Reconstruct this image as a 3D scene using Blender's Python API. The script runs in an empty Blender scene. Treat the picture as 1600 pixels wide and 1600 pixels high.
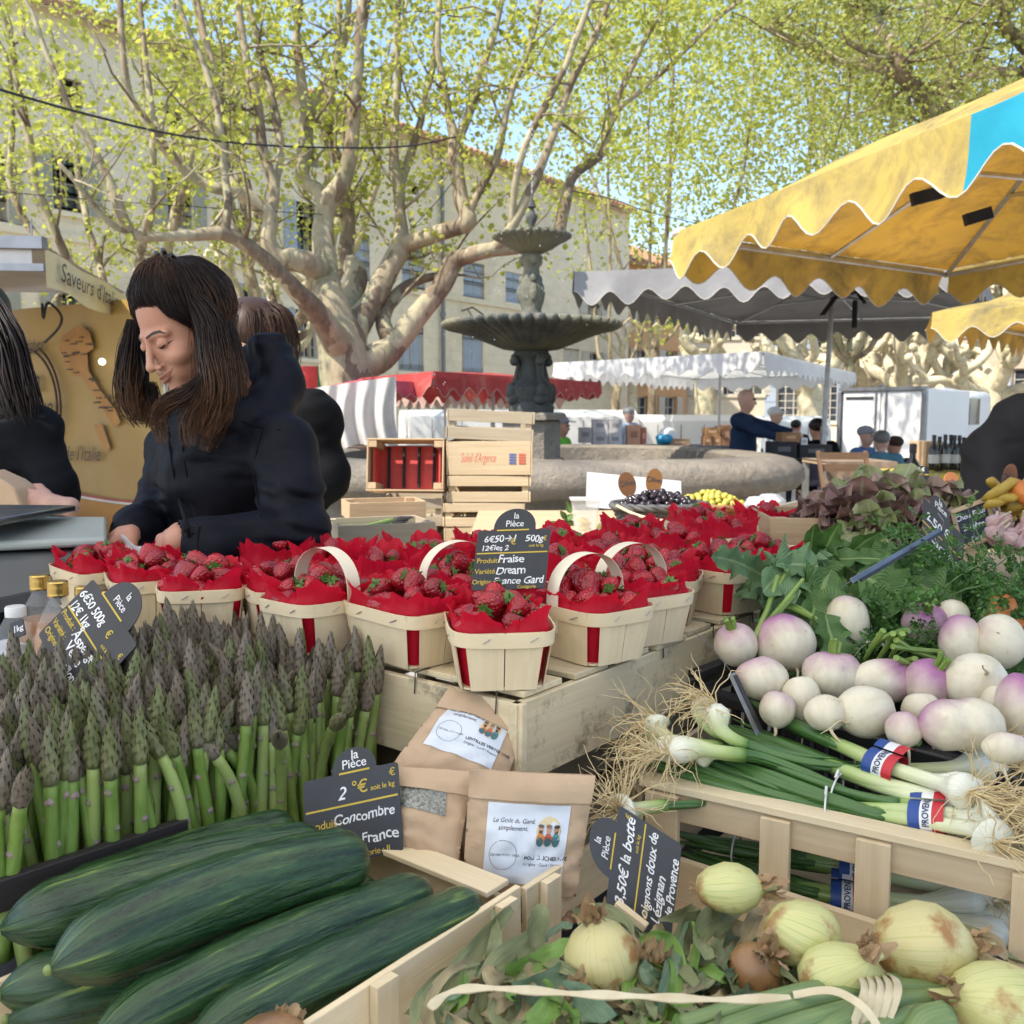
import bpy, bmesh, math, random
import numpy as np
from mathutils import Vector as V, Matrix, Quaternion, noise as mn
R = math.radians
rnd = random.Random(11)
sc = bpy.context.scene
COL = sc.collection

# ------------------------------------------------------------------ camera
F = 1480.0; PITCH = R(5.8); CH = 1.42
sp_, cp_ = math.sin(PITCH), math.cos(PITCH)
cd = bpy.data.cameras.new('camera'); cam = bpy.data.objects.new('camera', cd); COL.objects.link(cam)
cam.location = (0, 0, CH); cam.rotation_euler = (R(90) - PITCH, 0, 0)
cd.sensor_width = 36; cd.lens = 36 * F / 1600; cd.clip_start = 0.05; cd.clip_end = 2000
cd.dof.use_dof = True; cd.dof.focus_distance = 1.2; cd.dof.aperture_fstop = 13.0
sc.camera = cam
# ------------------------------------------------------------------ sky, sun, exposure
SUN = V((-0.52, -0.36, 0.80)).normalized()
w = bpy.data.worlds.new('World'); sc.world = w; w.use_nodes = True
nt = w.node_tree; nt.nodes.clear()
sky = nt.nodes.new('ShaderNodeTexSky'); sky.sky_type = 'NISHITA'; sky.sun_disc = False
sky.sun_elevation = math.asin(SUN.z); sky.sun_rotation = math.atan2(SUN.x, SUN.y)
sky.air_density = 1.0; sky.dust_density = 1.2; sky.ozone_density = 1.2
bg = nt.nodes.new('ShaderNodeBackground'); bg.inputs[1].default_value = 0.13
out = nt.nodes.new('ShaderNodeOutputWorld')
nt.links.new(sky.outputs[0], bg.inputs[0]); nt.links.new(bg.outputs[0], out.inputs[0])
sd = bpy.data.lights.new('sun', 'SUN'); sd.energy = 3.0; sd.angle = R(0.6); sd.color = (1, .93, .82)
so = bpy.data.objects.new('sun', sd); COL.objects.link(so); so.rotation_euler = SUN.to_track_quat('Z', 'Y').to_euler()
so.location = SUN * 60
sc.view_settings.view_transform = 'Standard'; sc.view_settings.look = 'None'
sc.view_settings.exposure = 1.46; sc.view_settings.gamma = 1
sc.render.engine = 'CYCLES'
cy = sc.cycles
cy.use_denoising = True; cy.max_bounces = 7; cy.diffuse_bounces = 4; cy.glossy_bounces = 3; cy.transmission_bounces = 6
cy.transparent_max_bounces = 8; cy.caustics_reflective = False; cy.caustics_refractive = False
try: cy.denoiser = 'OPENIMAGEDENOISE'
except Exception: pass

# ------------------------------------------------------------------ pixel (of the 1600 px photo) and depth to a point
def P(px, py, D):
    u = (px - 800) / F; v = (800 - py) / F
    return V((u * D, D * (cp_ + v * sp_), CH + D * (v * cp_ - sp_)))
def G(px, py, z):
    v = (800 - py) / F
    return P(px, py, (CH - z) / (sp_ - v * cp_))
# stall axes: A runs away to the right, B away to the left
C0 = V((.0146, 1.054, 0)); E1 = V((.6225, .7826, 0)); E2 = V((-.7826, .6225, 0)); ANG = math.atan2(E1.y, E1.x)
def S(a, b, z): return C0 + E1 * a + E2 * b + V((0, 0, z))
def rotz(a): return Matrix.Rotation(a, 3, 'Z')
def eul(x, y, z): return (Matrix.Rotation(z, 3, 'Z') @ Matrix.Rotation(y, 3, 'Y') @ Matrix.Rotation(x, 3, 'X'))
def frame(x, y, z):
    m = Matrix.Identity(3)
    for i, c in enumerate((x, y, z)):
        for j in range(3): m[j][i] = c[j]
    return m
def lerp(a, b, t): return a + (b - a) * t
def U(a, b): return rnd.uniform(a, b)

# ------------------------------------------------------------------ mesh builder
class MB:
    def __init__(s): s.v = []; s.f = []; s.m = []; s.uv = []
    def add(s, vs, fs, mi=0, uvs=None):
        o = len(s.v); s.v.extend([tuple(p) for p in vs]); s.f.extend([tuple(i + o for i in f) for f in fs])
        s.m.extend([mi] * len(fs)); s.uv.extend(uvs if uvs else [None] * len(fs)); return s
    def box(s, c, size, M=None, mi=0, taper=1.0):
        c = V(c); hx, hy, hz = [d / 2 for d in size]; M = M or Matrix.Identity(3)
        L = [V((x * (taper if z < 0 else 1), y * (taper if z < 0 else 1), z)) for z in (-hz, hz) for y in (-hy, hy) for x in (-hx, hx)]
        fs = [(0, 2, 3, 1), (4, 5, 7, 6), (0, 1, 5, 4), (2, 6, 7, 3), (0, 4, 6, 2), (1, 3, 7, 5)]
        ax = max(range(3), key=lambda i: size[i]); oth = [i for i in range(3) if i != ax]
        ou, ov = U(0, 9), U(0, 9)
        uvs = [[(L[i][ax] + ou, L[i][oth[0]] + L[i][oth[1]] + ov) for i in f] for f in fs]
        return s.add([c + M @ p for p in L], fs, mi, uvs)
    def beam(s, a, b, wd, th, up=(0, 0, 1), mi=0):
        a = V(a); b = V(b); x = (b - a); l = x.length; x.normalize(); up = V(up)
        y = up.cross(x).normalized(); z = x.cross(y)
        return s.box((a + b) / 2, (l, wd, th), frame(x, y, z), mi)
    def tube(s, pts, rad, n=8, mi=0, cap=True, flat=1.0, up=None, vs=1.0):
        pts = [V(p) for p in pts]; k = len(pts)
        rad = [rad] * k if isinstance(rad, (int, float)) else list(rad)
        t0 = (pts[1] - pts[0]).normalized()
        ref = V(up) if up else (V((0, 0, 1)) if abs(t0.z) < .9 else V((1, 0, 0)))
        x = (ref - t0 * ref.dot(t0)).normalized(); vs_ = []; L = [0]
        for i in range(k):
            t = (pts[min(i + 1, k - 1)] - pts[max(i - 1, 0)])
            t = t.normalized() if t.length > 1e-9 else t0
            x = (x - t * x.dot(t)); x = x.normalized() if x.length > 1e-6 else t.orthogonal().normalized()
            y = t.cross(x)
            if i: L.append(L[-1] + (pts[i] - pts[i - 1]).length)
            for j in range(n):
                a = 2 * math.pi * j / n
                vs_.append(pts[i] + x * (math.cos(a) * rad[i] * flat) + y * (math.sin(a) * rad[i]))
        fs = []; uvs = []
        for i in range(k - 1):
            for j in range(n):
                j2 = (j + 1) % n
                fs.append((i * n + j, i * n + j2, (i + 1) * n + j2, (i + 1) * n + j))
                a, b = j / n * vs, (j + 1) / n * vs
                uvs.append([(L[i], a), (L[i], b), (L[i + 1], b), (L[i + 1], a)])
        if cap:
            fs.append(tuple(range(n - 1, -1, -1))); fs.append(tuple((k - 1) * n + j for j in range(n)))
            uvs += [[(0, j / n) for j in range(n)], [(L[-1], j / n) for j in range(n)]]
        return s.add(vs_, fs, mi, uvs)
    def lathe(s, prof, n=24, c=(0, 0, 0), M=None, mi=0, sx=1, sy=1, fn=None):
        c = V(c); M = M or Matrix.Identity(3); vs = []; k = len(prof)
        for i, (r, z) in enumerate(prof):
            for j in range(n):
                a = 2 * math.pi * j / n; rr = r * (fn(a, i / (k - 1)) if fn else 1)
                vs.append(c + M @ V((rr * math.cos(a) * sx, rr * math.sin(a) * sy, z)))
        fs = []; uvs = []
        for i in range(k - 1):
            for j in range(n):
                j2 = (j + 1) % n
                fs.append((i * n + j, i * n + j2, (i + 1) * n + j2, (i + 1) * n + j))
                uvs.append([(j / n, i / k), ((j + 1) / n, i / k), ((j + 1) / n, (i + 1) / k), (j / n, (i + 1) / k)])
        if prof[0][0] > 1e-6: fs.append(tuple(range(n - 1, -1, -1))); uvs.append(None)
        if prof[-1][0] > 1e-6: fs.append(tuple((k - 1) * n + j for j in range(n))); uvs.append(None)
        return s.add(vs, fs, mi, uvs)
    def grid(s, fn, nu, nv, mi=0, closeu=False):
        vs = [V(fn(i / nu, j / nv)) for j in range(nv + 1) for i in range(nu + 1)]
        w_ = nu + 1; fs = []; uvs = []
        for j in range(nv):
            for i in range(nu):
                fs.append((j * w_ + i, j * w_ + i + 1, (j + 1) * w_ + i + 1, (j + 1) * w_ + i))
                uvs.append([(i / nu, j / nv), ((i + 1) / nu, j / nv), ((i + 1) / nu, (j + 1) / nv), (i / nu, (j + 1) / nv)])
        return s.add(vs, fs, mi, uvs)
    def ball(s, c, r, M=None, nu=16, nv=10, mi=0, fn=None):
        if isinstance(r, (int, float)): r = (r, r, r)
        c = V(c); M = M or Matrix.Identity(3)
        prof = [(max(math.sin(math.pi * i / nv), 0), -math.cos(math.pi * i / nv)) for i in range(nv + 1)]
        vs = []; 
        for (q, z) in prof:
            for j in range(nu):
                a = 2 * math.pi * j / nu; p = V((q * math.cos(a), q * math.sin(a), z)); k = fn(p) if fn else 1
                vs.append(c + M @ V((p.x * r[0] * k, p.y * r[1] * k, p.z * r[2] * k)))
        fs = [(i * nu + j, i * nu + (j + 1) % nu, (i + 1) * nu + (j + 1) % nu, (i + 1) * nu + j) for i in range(nv) for j in range(nu)]
        uvs = [[(j / nu, i / nv), ((j + 1) / nu, i / nv), ((j + 1) / nu, (i + 1) / nv), (j / nu, (i + 1) / nv)] for i in range(nv) for j in range(nu)]
        return s.add(vs, fs, mi, uvs)
    def prism(s, poly, z0, z1, mi=0):      # poly: list of (x, y)
        n = len(poly)
        vs = [V((x, y, z0)) for x, y in poly] + [V((x, y, z1)) for x, y in poly]
        fs = [tuple(range(n - 1, -1, -1)), tuple(range(n, 2 * n))] + [(i, (i + 1) % n, n + (i + 1) % n, n + i) for i in range(n)]
        return s.add(vs, fs, mi)
    def xf(s, fn):
        s.v = [tuple(fn(V(p))) for p in s.v]; return s

def build(name, mb, mats, parent=None, smooth=45, inv=None, bevel=0, label=None, uvmap=True, weld=0):
    me = bpy.data.meshes.new(name)
    vs = mb.v if inv is None else [tuple(inv @ V(p)) for p in mb.v]
    me.from_pydata(vs, [], mb.f)
    if not isinstance(mats, (list, tuple)): mats = [mats]
    for m in mats: me.materials.append(m)
    if len(mats) > 1: me.polygons.foreach_set('material_index', mb.m)
    if uvmap and any(u for u in mb.uv):
        l = me.uv_layers.new(name='UVMap'); flat = []
        for f, u in zip(mb.f, mb.uv):
            for q in (u if u else [(0, 0)] * len(f)): flat += [q[0], q[1]]
        l.data.foreach_set('uv', flat)
    if smooth is not None:
        me.polygons.foreach_set('use_smooth', [True] * len(me.polygons))
        if smooth < 180: me.set_sharp_from_angle(angle=R(smooth))
    if weld:
        bm = bmesh.new(); bm.from_mesh(me); bmesh.ops.remove_doubles(bm, verts=bm.verts, dist=weld); bm.to_mesh(me); bm.free()
    me.update()
    o = bpy.data.objects.new(name, me); COL.objects.link(o)
    if parent: o.parent = parent
    if bevel:
        b = o.modifiers.new('bevel', 'BEVEL'); b.width = bevel; b.segments = 2; b.limit_method = 'ANGLE'
    if label: o['label'] = label
    return o
def tag(o, label, cat, group=None, kind=None):
    o['label'] = label; o['category'] = cat
    if group: o['group'] = group
    if kind: o['kind'] = kind
    return o
def thing(name, label, cat, loc=(0, 0, 0), rot=None, group=None):
    o = bpy.data.objects.new(name, None); COL.objects.link(o); o.location = loc; o.empty_display_size = .05
    if rot is not None: o.rotation_euler = rot.to_euler() if isinstance(rot, Matrix) else (0, 0, rot)
    return tag(o, label, cat, group)
def mat_of(o): return Matrix.LocRotScale(o.location, o.rotation_euler, o.scale)
def part(root, name, mb, mats, local=False, **k):   # geometry in world coordinates unless local
    return build(name, mb, mats, root, inv=None if local else mat_of(root).inverted(), **k)
def sub(par, root, name, mb, mats, local=False, **k):
    return build(name, mb, mats, par, inv=None if local else mat_of(root).inverted(), **k)
def single(name, mb, mats, label, cat, group=None, base=None, **k):   # a thing that is one mesh, its origin at its base
    base = V(base) if base is not None else V((sum(p[0] for p in mb.v) / len(mb.v), sum(p[1] for p in mb.v) / len(mb.v), min(p[2] for p in mb.v)))
    o = build(name, mb, mats, None, inv=Matrix.Translation(-base), **k); o.location = base
    return tag(o, label, cat, group)
def structure(name, mb, mats, label=None, **k):
    o = build(name, mb, mats, None, **k); o['kind'] = 'structure'
    if label: o['label'] = label
    o['category'] = 'ground'
    return o
def dup(root, loc=None, rot=None, label=None, group=None, scale=None):
    r = root.copy(); COL.objects.link(r)
    if loc is not None: r.location = loc
    if rot is not None: r.rotation_euler = rot.to_euler() if isinstance(rot, Matrix) else rot
    if scale is not None: r.scale = (scale,) * 3 if isinstance(scale, (int, float)) else scale
    if label: r['label'] = label
    if group: r['group'] = group
    for ch in KIDS(root):
        c = ch.copy(); COL.objects.link(c); c.parent = r
        for g in KIDS(ch):
            d = g.copy(); COL.objects.link(d); d.parent = c
    return r
def KIDS(o): return [c for c in o.children]

# ------------------------------------------------------------------ signed-distance modelling (surface nets)
def snet(fn, lo, hi, h):
    xs = [np.arange(lo[i], hi[i] + h, h) for i in range(3)]
    X, Y, Z = np.meshgrid(*xs, indexing='ij'); d = fn(X, Y, Z); s = d < 0
    sh = [n - 1 for n in d.shape]
    off = [(i, j, k) for i in (0, 1) for j in (0, 1) for k in (0, 1)]
    cnt = sum(s[o[0]:o[0] + sh[0], o[1]:o[1] + sh[1], o[2]:o[2] + sh[2]].astype(np.int8) for o in off)
    idx = np.argwhere((cnt > 0) & (cnt < 8)); acc = np.zeros((len(idx), 3)); num = np.zeros(len(idx))
    for a in off:
        for ax in range(3):
            if a[ax]: continue
            b = list(a); b[ax] = 1
            d0 = d[tuple((idx + a).T)]; d1 = d[tuple((idx + b).T)]; m = (d0 < 0) != (d1 < 0)
            t = np.where(m, d0 / np.where(m, d0 - d1, 1), 0); p = np.repeat(np.array(a, float)[None], len(idx), 0); p[:, ax] += t
            acc += np.where(m[:, None], p, 0); num += m
    vs = np.array(lo) + (idx + acc / num[:, None]) * h
    vid = -np.ones(sh, int); vid[tuple(idx.T)] = np.arange(len(idx)); fs = []
    for ax in range(3):
        a1, a2 = (ax + 1) % 3, (ax + 2) % 3
        sl0 = [slice(1, sh[i]) for i in range(3)]; sl0[ax] = slice(0, sh[ax]); sl1 = list(sl0); sl1[ax] = slice(1, sh[ax] + 1)
        A = s[tuple(sl0)]; B = s[tuple(sl1)]; e = np.argwhere(A != B); start = np.array([sl.start for sl in sl0]); sg = A[tuple(e.T)]; e = e + start
        def at(da, db):
            q = e.copy(); q[:, a1] -= da; q[:, a2] -= db; return vid[tuple(q.T)]
        q = np.stack([at(0, 0), at(1, 0), at(1, 1), at(0, 1)], 1); q[~sg] = q[~sg][:, ::-1]; fs.append(q)
    fs = np.concatenate(fs); fs = fs[(fs >= 0).all(1)]
    return vs, fs
def mb_np(vs, fs):
    m = MB(); m.v = [tuple(p) for p in vs.tolist()]; m.f = [tuple(f) for f in fs.tolist()]; m.m = [0] * len(m.f); m.uv = [None] * len(m.f); return m
def smin(a, b, k):
    h = np.clip(.5 + .5 * (b - a) / k, 0, 1); return b + (a - b) * h - k * h * (1 - h)
def smax(a, b, k): return -smin(-a, -b, k)
def sd_ell(X, Y, Z, c, r, M=None):
    x, y, z = X - c[0], Y - c[1], Z - c[2]
    if M is not None:
        T = np.array(M).T; x, y, z = (T[0, 0] * x + T[0, 1] * y + T[0, 2] * z, T[1, 0] * x + T[1, 1] * y + T[1, 2] * z, T[2, 0] * x + T[2, 1] * y + T[2, 2] * z)
    k0 = np.sqrt((x / r[0]) ** 2 + (y / r[1]) ** 2 + (z / r[2]) ** 2); k1 = np.sqrt((x / r[0] ** 2) ** 2 + (y / r[1] ** 2) ** 2 + (z / r[2] ** 2) ** 2) + 1e-9
    return k0 * (k0 - 1) / k1
def sd_cap(X, Y, Z, a, b, ra, rb):
    a = np.array(a, float); b = np.array(b, float); d = b - a; L = (d ** 2).sum() + 1e-12
    t = np.clip(((X - a[0]) * d[0] + (Y - a[1]) * d[1] + (Z - a[2]) * d[2]) / L, 0, 1)
    return np.sqrt((X - a[0] - t * d[0]) ** 2 + (Y - a[1] - t * d[1]) ** 2 + (Z - a[2] - t * d[2]) ** 2) - (ra + (rb - ra) * t)
def wob(X, Y, Z, f, sd=0):   # cheap smooth 3-D noise
    r = np.random.RandomState(sd); o = 0
    for k in range(5):
        v = r.normal(size=3); v *= f * (1 + .5 * k) / np.linalg.norm(v); o = o + np.sin(X * v[0] + Y * v[1] + Z * v[2] + r.uniform(0, 6.3)) / (1 + .5 * k)
    return o / 3
def hull(chains, k=.02):   # chains of (point, radius) -> sdf
    def fn(X, Y, Z):
        d = None
        for ch in chains:
            for (a, ra), (b, rb) in zip(ch, ch[1:]):
                q = sd_cap(X, Y, Z, a, b, ra, rb); d = q if d is None else smin(d, q, k)
        return d
    return fn
def bounds(pts, pad):
    return [min(p[i] for p in pts) - pad for i in range(3)], [max(p[i] for p in pts) + pad for i in range(3)]

# ------------------------------------------------------------------ materials
def _m(name):
    m = bpy.data.materials.new(name); m.use_nodes = True; n = m.node_tree; p = n.nodes['Principled BSDF']; return m, n, p
def nd(n, t, **k):
    x = n.nodes.new('ShaderNode' + t)
    for a, b in k.items():
        if a.startswith('i_'):
            key = a[2:]; x.inputs[int(key) if key.isdigit() else key].default_value = b
        else: setattr(x, a, b)
    return x
def coords(n, kind='Object', scale=(1, 1, 1)):
    tc = nd(n, 'TexCoord'); mp = nd(n, 'Mapping'); mp.inputs['Scale'].default_value = scale
    n.links.new(tc.outputs[kind], mp.inputs[0]); return mp.outputs[0]
def rgb(c): return (c[0], c[1], c[2], 1)
def ramp(n, fac, stops):
    r = nd(n, 'ValToRGB'); e = r.color_ramp.elements
    while len(e) < len(stops): e.new(.5)
    for x, (p, c) in zip(e, stops): x.position = p; x.color = rgb(c)
    n.links.new(fac, r.inputs[0]); return r.outputs[0]
def mixc(n, fac, a, b, mode='MIX'):
    x = nd(n, 'Mix', data_type='RGBA', blend_type=mode)
    for s_, v_ in ((0, fac), (6, a), (7, b)):
        if hasattr(v_, 'links') or hasattr(v_, 'is_linked'): n.links.new(v_, x.inputs[s_])
        elif isinstance(v_, (int, float)): x.inputs[s_].default_value = v_
        else: x.inputs[s_].default_value = rgb(v_)
    return x.outputs[2]
def bump(n, p, h, strength, dist=.01):
    b = nd(n, 'Bump', i_Strength=strength, i_Distance=dist); n.links.new(h, b.inputs['Height']); n.links.new(b.outputs[0], p.inputs['Normal'])
def noise(n, co, scale, detail=4, rough=.6, dist=0):
    x = nd(n, 'TexNoise', i_Scale=scale, i_Detail=detail, i_Roughness=rough, i_Distortion=dist); n.links.new(co, x.inputs['Vector']); return x.outputs[0]
def mat(name, c, c2=None, rough=.6, scale=8, kind='Object', stretch=(1, 1, 1), bmp=0, bscale=None, metal=0, spec=.5, var=0, transl=0, tcol=None, sheen=0, coat=0, lo=.35, hi=.65, bdist=.01, alpha=1, detail=4):
    m, n, p = _m(name); co = coords(n, kind, stretch)
    p.inputs['Roughness'].default_value = rough; p.inputs['Metallic'].default_value = metal; p.inputs['Specular IOR Level'].default_value = spec
    if sheen: p.inputs['Sheen Weight'].default_value = sheen
    if coat: p.inputs['Coat Weight'].default_value = coat; p.inputs['Coat Roughness'].default_value = .15
    if c2 is None: c2 = tuple(x * .82 for x in c)
    f = noise(n, co, scale, detail); col = ramp(n, f, [(lo, c2), (hi, c)])
    if var:
        oi = nd(n, 'ObjectInfo'); hs = nd(n, 'HueSaturation')
        mr = nd(n, 'MapRange', i_3=1 - var, i_4=1 + var); n.links.new(oi.outputs['Random'], mr.inputs[0]); n.links.new(mr.outputs[0], hs.inputs['Value'])
        mr2 = nd(n, 'MapRange', i_3=.5 - var * .06, i_4=.5 + var * .06); mu = nd(n, 'Math', operation='FRACT')
        m3 = nd(n, 'Math', operation='MULTIPLY', i_1=7.31); n.links.new(oi.outputs['Random'], m3.inputs[0]); n.links.new(m3.outputs[0], mu.inputs[0]); n.links.new(mu.outputs[0], mr2.inputs[0]); n.links.new(mr2.outputs[0], hs.inputs['Hue'])
        n.links.new(col, hs.inputs['Color']); col = hs.outputs[0]
    n.links.new(col, p.inputs['Base Color'])
    if bmp: bump(n, p, noise(n, co, bscale or scale * 3, 5), bmp, bdist)
    if transl:
        tr = nd(n, 'BsdfTranslucent'); n.links.new(col, tr.inputs[0])
        if tcol: tr.inputs[0].default_value = rgb(tcol); n.links.remove(tr.inputs[0].links[0])
        mx = nd(n, 'MixShader', i_0=transl); o = n.nodes['Material Output']
        n.links.new(p.outputs[0], mx.inputs[1]); n.links.new(tr.outputs[0], mx.inputs[2]); n.links.new(mx.outputs[0], o.inputs[0])
    if alpha < 1: p.inputs['Alpha'].default_value = alpha
    return m
def wood(name, c, c2, rough=.7, fine=1.0, var=.12, stain=None):
    m, n, p = _m(name); co = coords(n, 'UV', (2.2, 55 * fine, 1))
    f = noise(n, co, 1.6, 6, .6, .6); co2 = coords(n, 'UV', (5, 9, 1)); g = noise(n, co2, 2, 3)
    col = ramp(n, f, [(.3, c2), (.62, c)]); col = mixc(n, .35, col, ramp(n, g, [(.3, c2), (.7, c)]))
    if stain:
        st = noise(n, coords(n, 'Object'), 14, 6, .75); sk = ramp(n, st, [(.53, (0, 0, 0)), (.66, (1, 1, 1))]); x = nd(n, 'Math', operation='MULTIPLY', i_1=stain[1]); n.links.new(sk, x.inputs[0])
        col = mixc(n, x.outputs[0], col, stain[0])
    oi = nd(n, 'ObjectInfo'); hs = nd(n, 'HueSaturation'); mr = nd(n, 'MapRange', i_3=1 - var, i_4=1 + var)
    n.links.new(oi.outputs['Random'], mr.inputs[0]); n.links.new(mr.outputs[0], hs.inputs['Value']); n.links.new(col, hs.inputs['Color'])
    n.links.new(hs.outputs[0], p.inputs['Base Color']); p.inputs['Roughness'].default_value = rough; p.inputs['Specular IOR Level'].default_value = .3
    bump(n, p, f, .35, .002); return m
def glass(name, c=(1, 1, 1), rough=.02, ior=1.45):
    m, n, p = _m(name); p.inputs['Base Color'].default_value = rgb(c); p.inputs['Transmission Weight'].default_value = 1; p.inputs['Roughness'].default_value = rough; p.inputs['IOR'].default_value = ior; return m

# text as a flat mesh in its own plane, returned in an MB of (x, y, 0)
def text_mb(txt, size=1.0, shear=0, weight=0, align='LEFT', wobble=0, space=1.0, th=0):
    cu = bpy.data.curves.new('t', 'FONT'); cu.body = txt; cu.size = size; cu.shear = shear; cu.offset = weight; cu.align_x = align; cu.space_character = space; cu.resolution_u = 3; cu.extrude = th
    o = bpy.data.objects.new('t', cu); COL.objects.link(o)
    me = o.to_mesh(); m = MB()
    vs = [v.co.copy() for v in me.vertices]
    if wobble:
        sd_ = U(0, 50)
        vs = [p + V((mn.noise(V((p.x / size * 1.1 + sd_, p.y / size, 0))), mn.noise(V((p.x / size * 1.3, p.y / size + sd_, 5))), 0)) * (wobble * size) for p in vs]
    m.add(vs, [tuple(pl.vertices) for pl in me.polygons]); o.to_mesh_clear(); bpy.data.objects.remove(o); bpy.data.curves.remove(cu)
    return m
def put(dst, src, o, x, y, mi=0, n_off=0):   # lay a flat mb on a plane o + x*X + y*Y
    o = V(o); x = V(x); y = V(y); n = x.cross(y).normalized()
    dst.add([o + x * p[0] + y * p[1] + n * (p[2] + n_off) for p in src.v], src.f, mi)
# ================================================================== SETTING: ground, houses, fountain
def pebble_mat():
    m, n, p = _m('paving'); co = coords(n, 'Object')
    v = nd(n, 'TexVoronoi', i_Scale=1.6); n.links.new(co, v.inputs['Vector'])
    f = noise(n, co, 3, 5); col = mixc(n, f, (.30, .27, .23), (.42, .39, .34)); sp = nd(n, 'SeparateColor'); n.links.new(v.outputs['Color'], sp.inputs[0]); col = mixc(n, .5, col, ramp(n, sp.outputs[0], [(0, (.24, .22, .19)), (1, (.44, .41, .36))]))
    n.links.new(col, p.inputs['Base Color']); p.inputs['Roughness'].default_value = .85; bump(n, p, noise(n, co, 40), .3); return m
g = MB(); g.add([(-900, -900, 0), (900, -900, 0), (900, 900, 0), (-900, 900, 0)], [(0, 1, 2, 3)])
structure('ground', g, pebble_mat(), 'pale stone paving of the market square')

def stone_mat(name, c, c2, mortar, bw=.55, bh=.26, dirt=(.25, .22, .17), msz=.012, amt=.5):
    m, n, p = _m(name); co = coords(n, 'UV')
    b = nd(n, 'TexBrick', i_Scale=1); b.inputs['Color1'].default_value = rgb(c); b.inputs['Color2'].default_value = rgb(c2); b.inputs['Mortar'].default_value = rgb(mortar)
    b.inputs['Brick Width'].default_value = bw; b.inputs['Row Height'].default_value = bh; b.inputs['Mortar Size'].default_value = msz; b.inputs['Mortar Smooth'].default_value = .4
    n.links.new(co, b.inputs['Vector']); f = noise(n, co, .35, 6, .7); g_ = noise(n, co, 3, 5, .7)
    col = mixc(n, ramp(n, g_, [(.3, (0, 0, 0)), (.75, (amt, amt, amt))]), b.outputs[0], tuple(x * 1.2 for x in c))
    col = mixc(n, ramp(n, f, [(.48, (0, 0, 0)), (.8, (.45, .45, .45))]), col, dirt)
    n.links.new(col, p.inputs['Base Color']); p.inputs['Roughness'].default_value = .9; bump(n, p, g_, .3, .02); return m
M_cream = stone_mat('limestone_render', (.74, .66, .50), (.68, .60, .45), (.58, .51, .38), 1.3, .38)
M_grey = stone_mat('grey_limestone', (.5, .47, .38), (.42, .40, .33), (.30, .28, .23), .8, .32)
M_ochre = stone_mat('ochre_render', (.55, .33, .17), (.52, .31, .16), (.50, .30, .16), 2, 1)
M_pale = stone_mat('pale_render', (.60, .53, .40), (.56, .50, .38), (.5, .45, .34), 2, 1)
M_brown = stone_mat('brown_stone', (.46, .37, .27), (.40, .32, .23), (.34, .27, .2), .7, .3)
M_roof = mat('terracotta_tiles', (.42, .22, .13), (.28, .15, .09), .85, 6, bmp=.5)
M_pane = mat('window_glass', (.045, .055, .075), (.02, .025, .03), .06, 3, spec=.8)
M_frame = mat('window_frame_paint', (.55, .52, .45), None, .6, 10)
M_shut = mat('grey_shutter_paint', (.36, .36, .30), (.30, .30, .25), .7, 9, stretch=(1, 1, .15))
M_shutb = mat('blue_shutter_paint', (.36, .42, .50), (.30, .36, .44), .7, 9, stretch=(1, 1, .15))
M_iron = mat('wrought_iron', (.03, .03, .035), None, .5, 20, metal=.6)
M_zinc = mat('zinc', (.22, .23, .25), None, .45, 10, metal=.7)

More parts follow.
